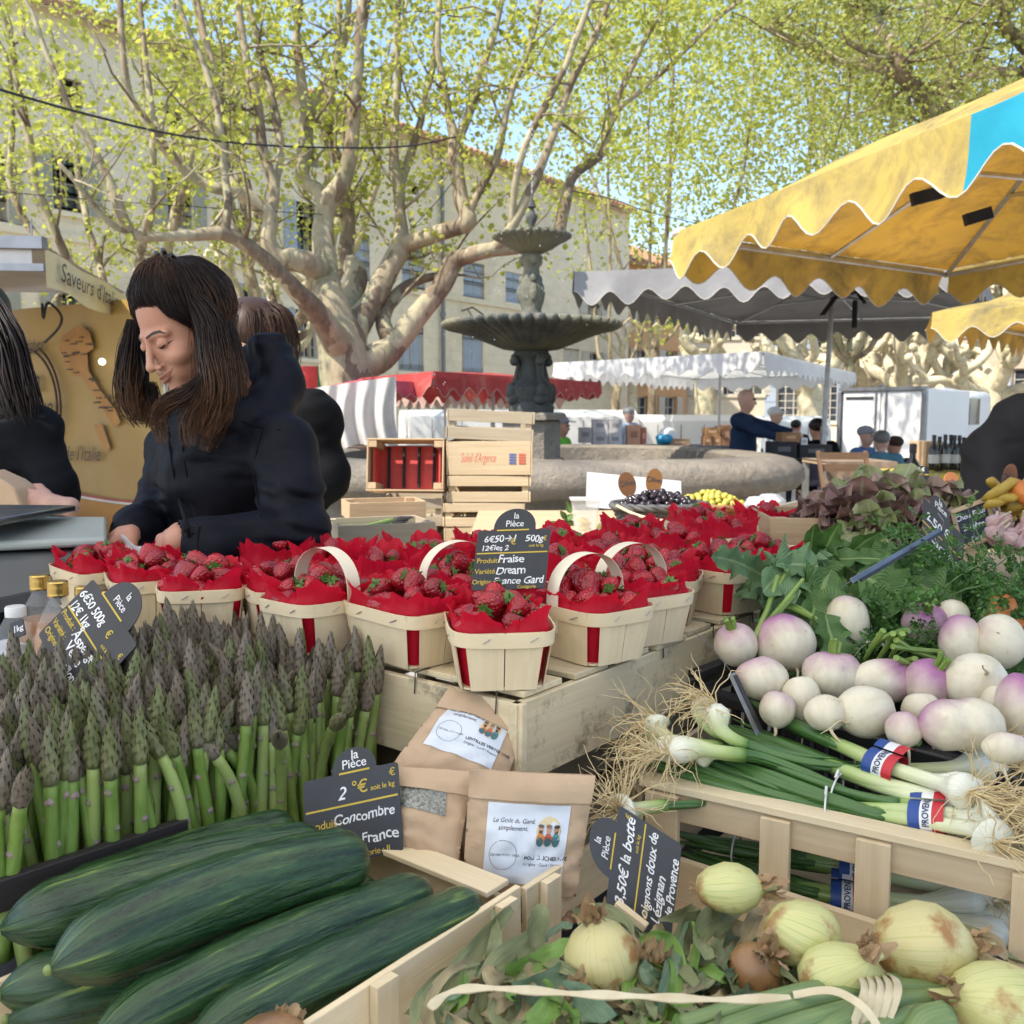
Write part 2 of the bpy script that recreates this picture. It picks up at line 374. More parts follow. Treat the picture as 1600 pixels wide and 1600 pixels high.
class Facade:
    def __init__(s, A, B, H, depth, name, label, wall, thick=.45):
        s.A = V((A[0], A[1], 0)); s.d = (V((B[0], B[1], 0)) - s.A); s.L = s.d.length; s.d.normalize(); s.n = V((s.d.y, -s.d.x, 0))
        if s.n.dot(s.A) > 0: s.n = -s.n
        s.H = H; s.root = thing(name, label, 'house', s.A); s.wall = wall; s.dep = depth; s.op = []
    def hit(s, px, py):
        q = P(px, py, 1) - V((0, 0, CH)); t = (s.A).dot(s.n) / q.dot(s.n); r = V((0, 0, CH)) + q * t; return (r - s.A).dot(s.d), r.z
    def pt(s, u, z, o=0): return s.A + s.d * u + s.n * o + V((0, 0, z))
    def rect(s, x0, y0, x1, y1):
        um, zm = s.hit((x0 + x1) / 2, (y0 + y1) / 2); u0, _ = s.hit(x0, (y0 + y1) / 2); u1, _ = s.hit(x1, (y0 + y1) / 2); _, za = s.hit((x0 + x1) / 2, y0); _, zb = s.hit((x0 + x1) / 2, y1)
        return min(u0, u1), max(u0, u1), min(za, zb), max(za, zb)
    def box(s, mb, u0, u1, z0, z1, o0, o1): mb.box(s.pt((u0 + u1) / 2, (z0 + z1) / 2, (o0 + o1) / 2), (abs(u1 - u0), abs(o1 - o0), abs(z1 - z0)), frame(s.d, s.n, V((0, 0, 1))))
    def window(s, r, sh=None, closed=False, shm=None, open_=True, bars=(2, 4), fr=None):
        u0, u1, z0, z1 = r; s.op.append((u0, u1, z0, z1)); f = MB(); t = .07
        s.box(f, u0, u0 + t, z0, z1, -.22, -.16); s.box(f, u1 - t, u1, z0, z1, -.22, -.16); s.box(f, u0 + t, u1 - t, z0, z0 + t, -.22, -.16); s.box(f, u0 + t, u1 - t, z1 - t, z1, -.22, -.16)
        for i in range(1, bars[0]): q = lerp(u0, u1, i / bars[0]); s.box(f, q - .025, q + .025, z0 + t, z1 - t, -.215, -.165)
        for i in range(1, bars[1]): q = lerp(z0, z1, i / bars[1]); s.box(f, u0 + t, u1 - t, q - .018, q + .018, -.212, -.168)
        wn = part(s.root, 'window', f, fr or M_frame)
        g_ = MB(); s.box(g_, u0 + .01, u1 - .01, z0 + .01, z1 - .01, -.20, -.19); sub(wn, s.root, 'pane', g_, M_pane)
        sl = MB(); s.box(sl, u0 - .1, u1 + .1, z0 - .12, z0 - .003, -.2, .08); sub(wn, s.root, 'sill', sl, s.wall)
        W = (u1 - u0) / 2
        if sh:
            for k in (0, 1):
                b = MB(); a, c = ((u0 - W - .04, u0 - .04) if k == 0 else (u1 + .04, u1 + W + .04)) if not closed else ((u0 + .02, u0 + W - .01) if k == 0 else (u0 + W + .01, u1 - .02))
                o = .03 if not closed else -.1
                s.box(b, a, c, z0, z1, o, o + .04)
                for q in (.15, .5, .85): s.box(b, a + .03, c - .03, lerp(z0, z1, q) - .04, lerp(z0, z1, q) + .04, o + .04, o + .06)
                for q in range(1, 4): s.box(b, lerp(a, c, q / 4) - .006, lerp(a, c, q / 4) + .006, z0 + .02, z1 - .02, o + .041, o + .046)
                part(s.root, 'shutter', b, shm or M_shut)
    def finish(s, roof=True, courses=()):
        us = sorted({0, s.L, *[x for o in s.op for x in o[:2]]}); zs = sorted({0, s.H, *[x for o in s.op for x in o[2:]]}); m = MB()
        us = [u for u in us if 0 <= u <= s.L]; zs = [z for z in zs if 0 <= z <= s.H]
        inside = lambda u, z: any(o[0] < u < o[1] and o[2] < z < o[3] for o in s.op)
        q = lambda u, z, o: s.pt(u, z, o)
        for i in range(len(us) - 1):
            for j in range(len(zs) - 1):
                uu, zz = (us[i] + us[i + 1]) / 2, (zs[j] + zs[j + 1]) / 2
                o = -.25 if inside(uu, zz) else 0
                c = [(us[i], zs[j]), (us[i + 1], zs[j]), (us[i + 1], zs[j + 1]), (us[i], zs[j + 1])]
                m.add([q(a, b, o) for a, b in c], [(0, 1, 2, 3)], 0, [c])
                if o:
                    for k in range(4):
                        a, b = c[k], c[(k + 1) % 4]; m.add([q(a[0], a[1], 0), q(b[0], b[1], 0), q(b[0], b[1], o), q(a[0], a[1], o)], [(0, 1, 2, 3)], 0, [[(0, 0), (a[0] - b[0] + a[1] - b[1], 0), (a[0] - b[0] + a[1] - b[1], .2), (0, .2)]])
        D_ = -s.dep
        for a, b in (((0, 0), (0, D_)), ((0, D_), (s.L, D_)), ((s.L, D_), (s.L, 0))):
            l = math.hypot(a[0] - b[0], a[1] - b[1]); m.add([q(a[0], 0, a[1]), q(b[0], 0, b[1]), q(b[0], s.H, b[1]), q(a[0], s.H, a[1])], [(0, 1, 2, 3)], 0, [[(0, 0), (l, 0), (l, s.H), (0, s.H)]])
        part(s.root, 'wall', m, s.wall, smooth=None)
        for z in courses:
            c = MB(); s.box(c, 0.01, s.L - .01, z - .09, z + .09, .002, .09); part(s.root, 'string_course', c, s.wall)
        if roof:
            r = MB(); e = .45; z0 = s.H; z1 = s.H + s.dep * .22
            vs = [q(-e, z0, e), q(s.L + e, z0, e), q(s.L + e, z1, D_ / 2), q(-e, z1, D_ / 2), q(s.L + e, z0, D_ - e), q(-e, z0, D_ - e)]
            t = V((0, 0, .16)); vs += [v - t for v in vs]
            r.add(vs, [(0, 1, 2, 3), (3, 2, 4, 5), (6, 9, 8, 7), (9, 11, 10, 8), (0, 6, 7, 1), (5, 4, 10, 11), (1, 7, 8, 2), (2, 8, 10, 4), (0, 3, 9, 6), (3, 5, 11, 9)])
            k = int(s.L / .3)
            for i in range(k): r.tube([q((i + .5) * s.L / k, z0 + .02, e), q((i + .5) * s.L / k, z1 + .02, D_ / 2)], .09, 5)
            rf = part(s.root, 'roof', r, M_roof)

A_ = P(-140, 650, 20.4); B_ = P(980, 650, 45.7)
fa = Facade((A_.x, A_.y), (B_.x, B_.y), 11.0, 9, 'townhouse', 'long cream limestone townhouse with grey and blue shutters behind the plane trees', M_cream)
for r, sh, cl, mt in [((-30, 232, 10, 345), 1, 0, M_shut), ((83, 240, 131, 331), 1, 0, M_shut), ((262, 272, 300, 357), 1, 0, M_shut), ((463, 318, 498, 393), 1, 0, M_shutb),
                      ((545, 365, 578, 440), 1, 1, M_shutb), ((628, 385, 664, 455), 1, 1, M_shutb), ((724, 410, 757, 466), 1, 1, M_shutb), ((790, 426, 816, 474), 1, 1, M_shutb), ((917, 462, 938, 496), 1, 0, M_frame),
                      ((-30, 450, 10, 560), 1, 0, M_shut), ((90, 455, 135, 560), 1, 0, M_shut), ((250, 465, 292, 560), 1, 1, M_shutb), ((380, 445, 412, 560), 1, 0, M_shutb), ((462, 485, 498, 560), 1, 0, M_shutb), ((540, 495, 575, 578), 1, 1, M_shutb), ((622, 505, 662, 580), 1, 1, M_shutb), ((722, 520, 755, 588), 1, 1, M_shutb), ((880, 545, 905, 596), 1, 1, M_frame), ((920, 550, 940, 598), 1, 0, M_frame)]:
    fa.window(fa.rect(*r), sh, cl, mt)
for r in [(82, 122, 128, 166), (252, 165, 285, 200), (370, 198, 388, 216), (480, 245, 498, 262), (640, 290, 655, 305)]:
    fa.window(fa.rect(*r), bars=(1, 1), fr=M_iron)
fa.finish(courses=[fa.hit(640, 455)[1]])
u, _ = fa.hit(688, 500); dp = MB(); dp.tube([fa.pt(u, .2, .14), fa.pt(u, 10.8, .14)], .07, 8)
for z in (2, 5, 8): dp.tube([fa.pt(u, z, .14), fa.pt(u, z + .12, .14)], .1, 8)
part(fa.root, 'drainpipe', dp, M_zinc)
lb = MB(); u, z = fa.hit(722, 520)   # wall lantern bracket
lb.tube([fa.pt(u, z + .8, 0), fa.pt(u, z + .9, .5), fa.pt(u, z + .6, 1.0)], .03, 6); lb.tube([fa.pt(u, z, 0), fa.pt(u, z + .1, .4), fa.pt(u, z + .5, .55), fa.pt(u, z + .8, .3)], .025, 6)
lb.lathe([(.05, .75), (.2, .62), (.14, .1), (.06, 0)], 6, fa.pt(u, z - .2, .9)); part(fa.root, 'wall_lantern', lb, M_iron)

def far(px0, px1, D0, D1, H, name, label, wall, rows, cols, w=1.0, shm=None, bars=(2, 4), sh=1):
    a = P(px0, 650, D0); b = P(px1, 650, D1); f = Facade((a.x, a.y), (b.x, b.y), H, 8, name, label, wall)
    for (zc, h) in rows:
        for c in cols: f.window((c * f.L - w / 2, c * f.L + w / 2, zc - h / 2, zc + h / 2), sh, 0, shm or M_frame, bars=bars)
    return f
f2 = far(978, 1072, 47, 50, 8.9, 'ochre_house', 'narrow ochre rendered house next to the long cream townhouse', M_ochre, [(6.8, 1.5), (3.9, 1.7), (1.3, 2.2)], (.25, .72), .9); f2.finish()
f3 = far(1073, 1200, 50.5, 50, 8.4, 'cream_house', 'cream rendered house behind the bald man and the white parasol', M_pale, [(6.3, 1.6), (3.4, 1.8)], (.2, .5, .82), 1.0); f3.finish()
f4 = far(1202, 1470, 50, 47, 9.4, 'pale_house', 'pale house with tall small paned windows behind the white box truck', M_cream, [(6.0, 2.3), (2.2, 2.2)], (.12, .34, .56, .8), 1.25, M_shutb, (3, 6)); f4.finish()
f5 = far(1472, 1960, 46.5, 38, 9.6, 'brown_house', 'brown stone house at the far right edge behind bare pollarded trees', M_brown, [(6.2, 1.9), (2.6, 2.0)], (.1, .3, .5, .7, .9), 1.1, M_shutb); f5.finish()

# ------------------------------------------------------------------ fountain
def fountain_mat(name, c, c2, wet):
    m, n, p = _m(name); co = coords(n, 'Object'); f = noise(n, co, 5, 6, .7); g_ = noise(n, co, 1.2, 4, .6)
    col = ramp(n, f, [(.32, c2), (.66, c)]); col = mixc(n, ramp(n, g_, [(.45, (0, 0, 0)), (.65, (.7, .7, .7))]), col, wet)
    n.links.new(col, p.inputs['Base Color']); p.inputs['Roughness'].default_value = .6; bump(n, p, noise(n, co, 22, 6, .7), .8, .03); return m
M_fst = fountain_mat('fountain_stone', (.29, .245, .185), (.16, .14, .11), (.085, .08, .07))
M_fcast = fountain_mat('fountain_cast_iron', (.05, .052, .05), (.022, .025, .025), (.10, .10, .075))
M_fbowl = fountain_mat('fountain_bowl_mossy', (.15, .15, .12), (.06, .065, .055), (.24, .21, .11))
M_water = glass('water', (.75, .85, .85), .08, 1.33)
FC = P(830, 700, 9.0); FC.z = 0
ft = thing('fountain', 'old two tiered fountain with mossy fluted bowls and wide stone basin', 'fountain', FC)
zf = lambda y: .511 + (800 - y) * .00605
def lobed(a, n_=3.2): c, s_ = abs(math.cos(a)), abs(math.sin(a)); return (c ** n_ + s_ ** n_) ** (-1 / n_)
rb = 2.18
prof = [(1.0, .02), (1.0, .5), (.955, .56), (.945, .76), (.965, .80), (1.02, .83), (1.045, .9), (1.04, 1.0), (1.01, 1.06), (.96, 1.085), (.84, 1.085), (.82, 1.06), (.81, .4), (.0, .38)]
b = MB(); b.lathe([(r * rb, z) for r, z in prof], 96, FC, rotz(R(6)), fn=lambda a, t: lobed(a)); part(ft, 'basin', b, M_fst, smooth=50)
wt = MB(); wt.lathe([(.0, .86), (.82 * rb, .86)], 64, FC, rotz(R(6)), fn=lambda a, t: lobed(a)); part(ft, 'water_surface', wt, mat('basin_water', (.06, .08, .07), None, .05, 3, bmp=.15, bscale=9))
st = MB(); px = .00608
for (w0, z0, z1) in ((.62, .4, .98), (.5, .98, zf(716)), (.42, zf(716), zf(656)), (.5, zf(656), zf(645))):
    st.lathe([(w0 * .7, z0), (w0 * .7, z1 - .02), (w0 * .66, z1)], 8, FC, rotz(R(22.5)))
part(ft, 'plinth', st, M_fst, smooth=30)
cs = MB(); cs.lathe([(35 * px, zf(645)), (36 * px, zf(636)), (30 * px, zf(628)), (34 * px, zf(615)), (36 * px, zf(606)), (28 * px, zf(598)), (20 * px, zf(588)), (19 * px, zf(572)), (22 * px, zf(563)), (30 * px, zf(556)), (26 * px, zf(551)), (34 * px, zf(545))], 24, FC)
for k in range(4):
    a = R(25 + 90 * k); d = V((math.cos(a), math.sin(a), 0))
    cs.ball(FC + d * 34 * px + V((0, 0, zf(612))), (.055, .055, .08)); cs.ball(FC + d * 30 * px + V((0, 0, zf(624))), (.07, .07, .06)); cs.ball(FC + d * 29 * px + V((0, 0, zf(566))), (.045, .045, .045))
    cs.tube([FC + d * 28 * px + V((0, 0, zf(600))), FC + d * 26 * px + V((0, 0, zf(588))), FC + d * 22 * px + V((0, 0, zf(570))), FC + d * 31 * px + V((0, 0, zf(556)))], [.03, .02, .02, .03], 6)
part(ft, 'pedestal', cs, M_fcast)
flute = lambda k, amp: (lambda a, t: 1 + amp * (abs(math.sin(a * k / 2)) - .5) * min(1, t * 2))
lo = MB(); lo.lathe([(30 * px, zf(549)), (44 * px, zf(547)), (66 * px, zf(538)), (95 * px, zf(526)), (116 * px, zf(519)), (126 * px, zf(517)), (132 * px, zf(513)), (133 * px, zf(508)), (128 * px, zf(505)), (118 * px, zf(507)), (70 * px, zf(516)), (20 * px, zf(520))], 360, FC, fn=flute(44, .11)); part(ft, 'bowl', lo, M_fbowl, smooth=60, label='wide lower bowl with fluted underside')
s2 = MB(); s2.lathe([(26 * px, zf(516)), (24 * px, zf(504)), (17 * px, zf(498)), (15 * px, zf(486)), (19 * px, zf(474)), (21 * px, zf(462)), (19 * px, zf(450)), (14 * px, zf(440)), (12 * px, zf(425)), (14 * px, zf(415)), (18 * px, zf(408)), (14 * px, zf(403)), (20 * px, zf(399))], 20, FC)
for k in range(3):
    a = R(40 + 120 * k); d = V((math.cos(a), math.sin(a), 0)); s2.ball(FC + d * 17 * px + V((0, 0, zf(462))), (.045, .045, .09)); s2.ball(FC + d * 15 * px + V((0, 0, zf(440))), (.035, .035, .045)); s2.ball(FC + d * 14 * px + V((0, 0, zf(412))), (.04, .04, .05))
part(ft, 'stem', s2, M_fbowl)
up = MB(); up.lathe([(16 * px, zf(402)), (28 * px, zf(396)), (44 * px, zf(386)), (55 * px, zf(380)), (59 * px, zf(377)), (58 * px, zf(373)), (50 * px, zf(374)), (10 * px, zf(380))], 240, FC, fn=flute(28, .10)); part(ft, 'bowl', up, M_fbowl, smooth=60, label='small upper bowl')
fi = MB(); fi.lathe([(10 * px, zf(380)), (6 * px, zf(370)), (4 * px, zf(360)), (8 * px, zf(352)), (9 * px, zf(346)), (5 * px, zf(340)), (3 * px, zf(334)), (7 * px, zf(332)), (5 * px, zf(326)), (1.5 * px, zf(318)), (1 * px, zf(312))], 12, FC); part(ft, 'finial', fi, M_fcast)
wj = MB()
for k in range(26):
    a = U(0, 6.28); s_ = U(.02, .12); h = U(.25, .62); pts = [FC + V((math.cos(a) * s_ * t, math.sin(a) * s_ * t, zf(314) + h * (1 - (1 - t * 2) ** 2 if t < .5 else 1 - (2 * t - 1) ** 2 * .6))) for t in (0, .15, .3, .5, .7, .9)]
    for q in range(8):
        t = U(0, .95); i = min(int(t * 5), 4); c = pts[i].lerp(pts[i + 1], t * 5 - i); wj.ball(c, U(.002, .005), nu=5, nv=4)
for k in range(70):
    a = U(0, 6.28); r = rnd.choice([58, 138]); z = zf(376) if r == 58 else zf(508); wj.ball(FC + V((math.cos(a) * r * px, math.sin(a) * r * px, z - U(0, 1) ** 2 * (.75 if r == 58 else 1.2))), (.0025, .0025, U(.005, .010)), nu=5, nv=4)
wo = part(ft, 'water_drops', wj, mat('spray', (.8, .85, .9), None, .1, 5)); wo['kind'] = 'stuff'
# ================================================================== PLANE TREES
def bark_mat():
    m, n, p = _m('plane_bark'); co = coords(n, 'Object', (1, 1, .45)); v = nd(n, 'TexVoronoi', i_Scale=5.5); 
    f0 = nd(n, 'TexNoise', i_Scale=4, i_Detail=3); n.links.new(co, f0.inputs['Vector']); mx = mixc(n, .35, co, f0.outputs['Color']); n.links.new(mx, v.inputs['Vector'])
    sp = nd(n, 'SeparateColor'); n.links.new(v.outputs['Color'], sp.inputs[0]); f = noise(n, co, 14, 5)
    col = ramp(n, sp.outputs[0], [(0, (.09, .052, .03)), (.3, (.165, .105, .06)), (.42, (.31, .24, .145)), (.75, (.44, .385, .24)), (1, (.20, .19, .10))]); r = [e for e in n.nodes if e.type == 'VALTORGB'][-1]; r.color_ramp.interpolation = 'LINEAR'
    col = mixc(n, .4, col, ramp(n, f, [(.3, (.08, .055, .035)), (.7, (.36, .31, .20))])); n.links.new(col, p.inputs['Base Color']); p.inputs['Roughness'].default_value = .85; bump(n, p, f, .5, .03); return m
M_bark = bark_mat()
def bark_pale():
    m, n, p = _m('pollard_bark'); co = coords(n, 'Object'); f = noise(n, co, 3, 5, .65); g_ = noise(n, co, 9, 4)
    col = ramp(n, f, [(.35, (.38, .31, .20)), (.5, (.56, .50, .34)), (.68, (.62, .58, .42))]); col = mixc(n, ramp(n, g_, [(.55, (0, 0, 0)), (.7, (.5, .5, .5))]), col, (.30, .25, .16))
    n.links.new(col, p.inputs['Base Color']); p.inputs['Roughness'].default_value = .85; bump(n, p, f, .4, .03); return m
M_pbark = bark_pale()
def leaf_mat(name, c, c2, t=.5, tc=None):
    m, n, p = _m(name); co = coords(n, 'Object'); f = noise(n, co, 1.1, 3); wn = nd(n, 'TexWhiteNoise', noise_dimensions='3D'); vr = nd(n, 'VectorMath', operation='SNAP'); vr.inputs[1].default_value = (.12, .12, .12); n.links.new(co, vr.inputs[0]); n.links.new(vr.outputs[0], wn.inputs['Vector'])
    col = mixc(n, wn.outputs['Value'], c, c2); col = mixc(n, ramp(n, f, [(.4, (0, 0, 0)), (.65, (.4, .4, .4))]), col, tuple(x * .7 for x in c2)); n.links.new(col, p.inputs['Base Color']); p.inputs['Roughness'].default_value = .5
    tr = nd(n, 'BsdfTranslucent'); col2 = mixc(n, 1.0, col, tc or (1.3, 1.28, .9), 'MULTIPLY'); n.links.new(col2, tr.inputs[0]); mx = nd(n, 'MixShader', i_0=t); n.links.new(p.outputs[0], mx.inputs[1]); n.links.new(tr.outputs[0], mx.inputs[2]); n.links.new(mx.outputs[0], n.nodes['Material Output'].inputs[0]); return m
M_leaf = leaf_mat('young_plane_leaf', (.46, .47, .11), (.32, .36, .075), .55)
M_leaf2 = leaf_mat('plane_leaf_green', (.41, .42, .125), (.28, .31, .08), .55)

def leaves_mesh(centers, size, seed, per=7, spread=.16):
    r = np.random.RandomState(seed); N = len(centers) * per
    c = np.repeat(np.array(centers), per, 0) + r.normal(size=(N, 3)) * spread
    d = r.normal(size=(N, 3)); d[:, 2] = d[:, 2] * .7 + .15; d /= np.linalg.norm(d, axis=1)[:, None]
    e = np.cross(d, r.normal(size=(N, 3))); e /= np.linalg.norm(e, axis=1)[:, None]; nn = np.cross(d, e)
    s_ = size * r.uniform(.55, 1.25, (N, 1))
    out = [(-.0, 0, 0), (.42, .30, .1), (.30, .75, .12), (0, 1.0, -.05), (-.30, .75, .12), (-.42, .30, .1)]
    vs = np.stack([c + e * s_ * x + d * s_ * y + nn * s_ * z for x, y, z in out], 1).reshape(-1, 3)
    b = np.arange(N)[:, None] * 6
    fs = np.concatenate([b + np.array([[0, 1, 2, 3]]), b + np.array([[0, 3, 4, 5]])], 0)
    return vs, fs
def np_obj(name, vs, fs, m, root, smooth=False):
    me = bpy.data.meshes.new(name); vs = vs - np.array(root.location); me.vertices.add(len(vs)); me.vertices.foreach_set('co', vs.ravel().astype(np.float32))
    k = fs.shape[1]; me.loops.add(fs.size); me.loops.foreach_set('vertex_index', fs.ravel().astype(np.int32)); me.polygons.add(len(fs)); me.polygons.foreach_set('loop_start', np.arange(0, fs.size, k, dtype=np.int32)); me.polygons.foreach_set('loop_total', np.full(len(fs), k, dtype=np.int32)); me.update(calc_edges=True); me.validate()
    me.materials.append(m); o = bpy.data.objects.new(name, me); COL.objects.link(o); o.parent = root; return o

def smooth_path(pts, rad, k=5):   # Catmull-Rom
    out, ro = [], []; n = len(pts)
    for i in range(n - 1):
        p0, p1, p2, p3 = pts[max(i - 1, 0)], pts[i], pts[i + 1], pts[min(i + 2, n - 1)]
        for j in range(k):
            t = j / k; out.append(.5 * ((2 * p1) + (p2 - p0) * t + (2 * p0 - 5 * p1 + 4 * p2 - p3) * t * t + (3 * p1 - p0 - 3 * p2 + p3) * t ** 3)); ro.append(lerp(rad[i], rad[i + 1], t))
    out.append(pts[-1]); ro.append(rad[-1]); return out, ro
def limb(mb, pts, rad, n=10, jit=.03, seed=0):
    p, r = smooth_path([V(q) for q in pts], rad)
    p = [q + V((mn.noise(q * 2.3), mn.noise(q * 2.3 + V((9, 0, 0))), 0)) * jit for q in p]
    r = [x * (1 + .16 * mn.noise(q * 3.1 + V((0, 5, 0)))) for x, q in zip(r, p)]
    mb.tube(p, r, n); return p, r
def twigs(mb, p, r, cnt, tips, depth=0, up=.5, ln=(.6, 1.6)):
    for _ in range(cnt):
        i = rnd.randrange(int(len(p) * .3), len(p)); a = p[i]; d = V((rnd.gauss(0, 1), rnd.gauss(0, 1), rnd.gauss(up, .7))).normalized(); L = U(*ln); q = [a]
        for k in range(4):
            d = (d + V((rnd.gauss(0, .25), rnd.gauss(0, .25), rnd.gauss(.1, .2)))).normalized(); q.append(q[-1] + d * L / 4)
        r0 = min(r[i] * .45, .022 if depth else .03); mb.tube(q, [r0, r0 * .8, r0 * .6, r0 * .45, r0 * .25], 5)
        for k in range(1, 5): tips.append(q[k])
        if depth < 1: twigs(mb, q, [r0] * 5, 2, tips, depth + 1, up, (ln[0] * .5, ln[1] * .6))
D1 = 12.0
def tp(x, y, dd=0): return P(x, y, D1 + dd)
BR = [  # traced limbs of the big plane tree: (x, y, depth offset, width px)
 [(548, 700, 0, 112), (546, 630, 0, 100), (540, 575, 0, 88), (528, 520, 0, 80), (516, 470, 0, 62), (508, 430, .1, 52)],
 [(512, 450, 0, 50), (506, 400, .2, 44), (503, 360, .3, 40), (512, 315, .3, 36), (535, 285, .2, 32), (548, 230, .1, 27), (556, 150, 0, 22), (562, 70, -.1, 19), (566, -30, -.2, 16)],
 [(512, 330, .3, 32), (500, 300, .5, 27), (472, 280, .6, 24), (478, 235, .7, 30), (478, 190, .7, 23), (468, 110, .7, 17), (465, 50, .7, 14), (468, -30, .7, 12)],
 [(478, 200, .7, 22), (495, 150, .9, 14), (520, 110, 1, 13), (540, 50, 1, 12), (548, -20, 1, 10)],
 [(505, 425, 0, 42), (470, 408, -.2, 40), (436, 402, -.3, 36), (420, 375, -.4, 30), (424, 340, -.4, 28), (400, 318, -.5, 26), (372, 300, -.6, 24), (330, 292, -.7, 20), (290, 268, -.8, 20), (255, 228, -.9, 20), (228, 190, -1, 16), (204, 150, -1, 14), (194, 95, -1.1, 12), (190, 40, -1.1, 11), (188, -30, -1.1, 9)],
 [(424, 345, -.4, 24), (428, 300, -.3, 18), (412, 240, -.3, 20), (405, 180, -.3, 18), (388, 110, -.3, 16), (378, 50, -.3, 14), (372, -20, -.3, 12)],
 [(372, 300, -.6, 18), (358, 270, -.5, 15), (346, 200, -.5, 17), (343, 140, -.5, 13), (325, 70, -.5, 12), (303, -10, -.5, 10)],
 [(428, 300, -.3, 15), (438, 240, 0, 13), (430, 180, .1, 16), (415, 120, .2, 14), (400, 50, .2, 11), (385, -20, .2, 9)],
 [(255, 228, -.9, 15), (240, 180, -.8, 11), (230, 110, -.8, 11), (222, 40, -.8, 9), (218, -20, -.8, 8)],
 [(538, 560, 0, 66), (500, 495, -.6, 40), (462, 452, -1, 32), (435, 425, -1.2, 30), (400, 392, -1.4, 27), (355, 366, -1.6, 26), (300, 368, -1.8, 20), (250, 370, -2, 18), (208, 365, -2.1, 20), (186, 325, -2.2, 20), (165, 270, -2.2, 17), (135, 215, -2.3, 14), (110, 170, -2.3, 12), (85, 110, -2.4, 10), (60, 50, -2.4, 9), (30, -20, -2.4, 7)],
 [(355, 366, -1.6, 20), (358, 320, -1.6, 15), (350, 260, -1.5, 14), (340, 190, -1.5, 13), (325, 120, -1.5, 11), (300, 60, -1.5, 9), (270, -20, -1.5, 8)],
 [(208, 365, -2.1, 15), (170, 345, -2.3, 12), (120, 290, -2.5, 9), (90, 255, -2.6, 7)],
 [(545, 540, 0, 56), (565, 495, .4, 46), (590, 455, .6, 40), (614, 410, .7, 36), (628, 378, .8, 34), (626, 330, .8, 20), (618, 270, .8, 22), (616, 210, .8, 15), (622, 120, .8, 13), (620, 60, .8, 12), (624, -20, .8, 10)],
 [(628, 385, .8, 32), (660, 372, .6, 30), (700, 360, .4, 28), (732, 345, .3, 30), (722, 310, .3, 26), (714, 270, .3, 25), (712, 225, .3, 26), (700, 180, .3, 14), (690, 120, .3, 12), (684, 50, .3, 10), (690, -20, .3, 9)],
 [(713, 228, .3, 18), (735, 170, .3, 15), (750, 115, .3, 14), (770, 60, .3, 12), (790, -20, .3, 10)],
 [(732, 340, .3, 18), (750, 300, .2, 14), (775, 245, .1, 13), (785, 200, 0, 13), (800, 140, 0, 11), (830, 70, 0, 9), (850, -20, 0, 8)],
 [(622, 300, .8, 14), (645, 230, 1, 14), (662, 160, 1, 12), (678, 90, 1, 10), (684, 20, 1, 8)],
 [(555, 575, 0, 60), (590, 560, .2, 56), (620, 535, .3, 46), (655, 490, .4, 38), (692, 445, .4, 34), (708, 410, .4, 36), (735, 398, .3, 28), (770, 390, .3, 26), (820, 385, .4, 24), (868, 375, .5, 24), (882, 320, .6, 21), (895, 275, .7, 18), (940, 238, .8, 15), (952, 190, .9, 13), (975, 130, 1, 12), (1010, 60, 1, 9), (1040, 0, 1, 8)],
 [(955, 180, .9, 10), (990, 150, 1, 9), (1050, 100, 1.1, 8), (1110, 40, 1.2, 7), (1170, -10, 1.3, 6)],
 [(770, 390, .3, 20), (800, 355, .1, 18), (832, 290, 0, 17), (862, 215, 0, 15), (885, 150, 0, 14), (912, 90, 0, 12), (940, 30, 0, 11), (960, -20, 0, 9)],
 [(800, 355, .1, 12), (812, 250, -.2, 12), (845, 180, -.3, 13), (880, 110, -.4, 12), (905, 50, -.4, 11), (930, -20, -.4, 9)],
 [(535, 540, .3, 50), (548, 470, .7, 42), (556, 430, .9, 40), (540, 395, 1, 28), (545, 340, 1.1, 26), (530, 260, 1.1, 22), (512, 200, 1.2, 22), (520, 140, 1.2, 16), (530, 60, 1.2, 13), (528, -20, 1.2, 10)],
 [(610, 540, .3, 30), (598, 500, .6, 30), (610, 470, .8, 26), (650, 440, 1, 18), (690, 430, 1.1, 14)],
 [(508, 440, .1, 30), (545, 405, .4, 28), (590, 380, .4, 0.1)],
]
BR.pop()
def tree_from(brs, D, root, cnt=9, tips=None, twn=6, jit=.03):
    mb = MB(); tips = [] if tips is None else tips
    for bi, b in enumerate(brs):
        p = [P(x, y, D + d) for x, y, d, w_ in b]; r = [w_ / 2 * .88 * (D + d) / F for x, y, d, w_ in b]
        pp, rr = limb(mb, p, r, 12 if r[0] > .1 else 8, jit)
        if bi: twigs(mb, pp, rr, twn, tips)
    return mb, tips
base = P(548, 700, D1); base.z = 0
t1 = thing('plane_tree', 'big pollarded plane tree with many upright mottled limbs and yellow green leaves by the fountain', 'tree', base, group='plane trees on the square')
BR[0].insert(0, (548, 830, 0, 128))
mbt, tips1 = tree_from(BR, D1, t1, twn=5)
part(t1, 'trunk', mbt, M_bark, smooth=180)
def fill(tips, n, c, r, lo=-9):   # leaf clumps through a crown volume
    for _ in range(n):
        while True:
            q = V((U(-1, 1), U(-1, 1), U(-1, 1)))
            if q.length < 1: break
        p = V((c[0] + q.x * r[0], c[1] + q.y * r[1], c[2] + q.z * r[2]))
        if mn.noise(p * .75) > lo: tips.append(p)
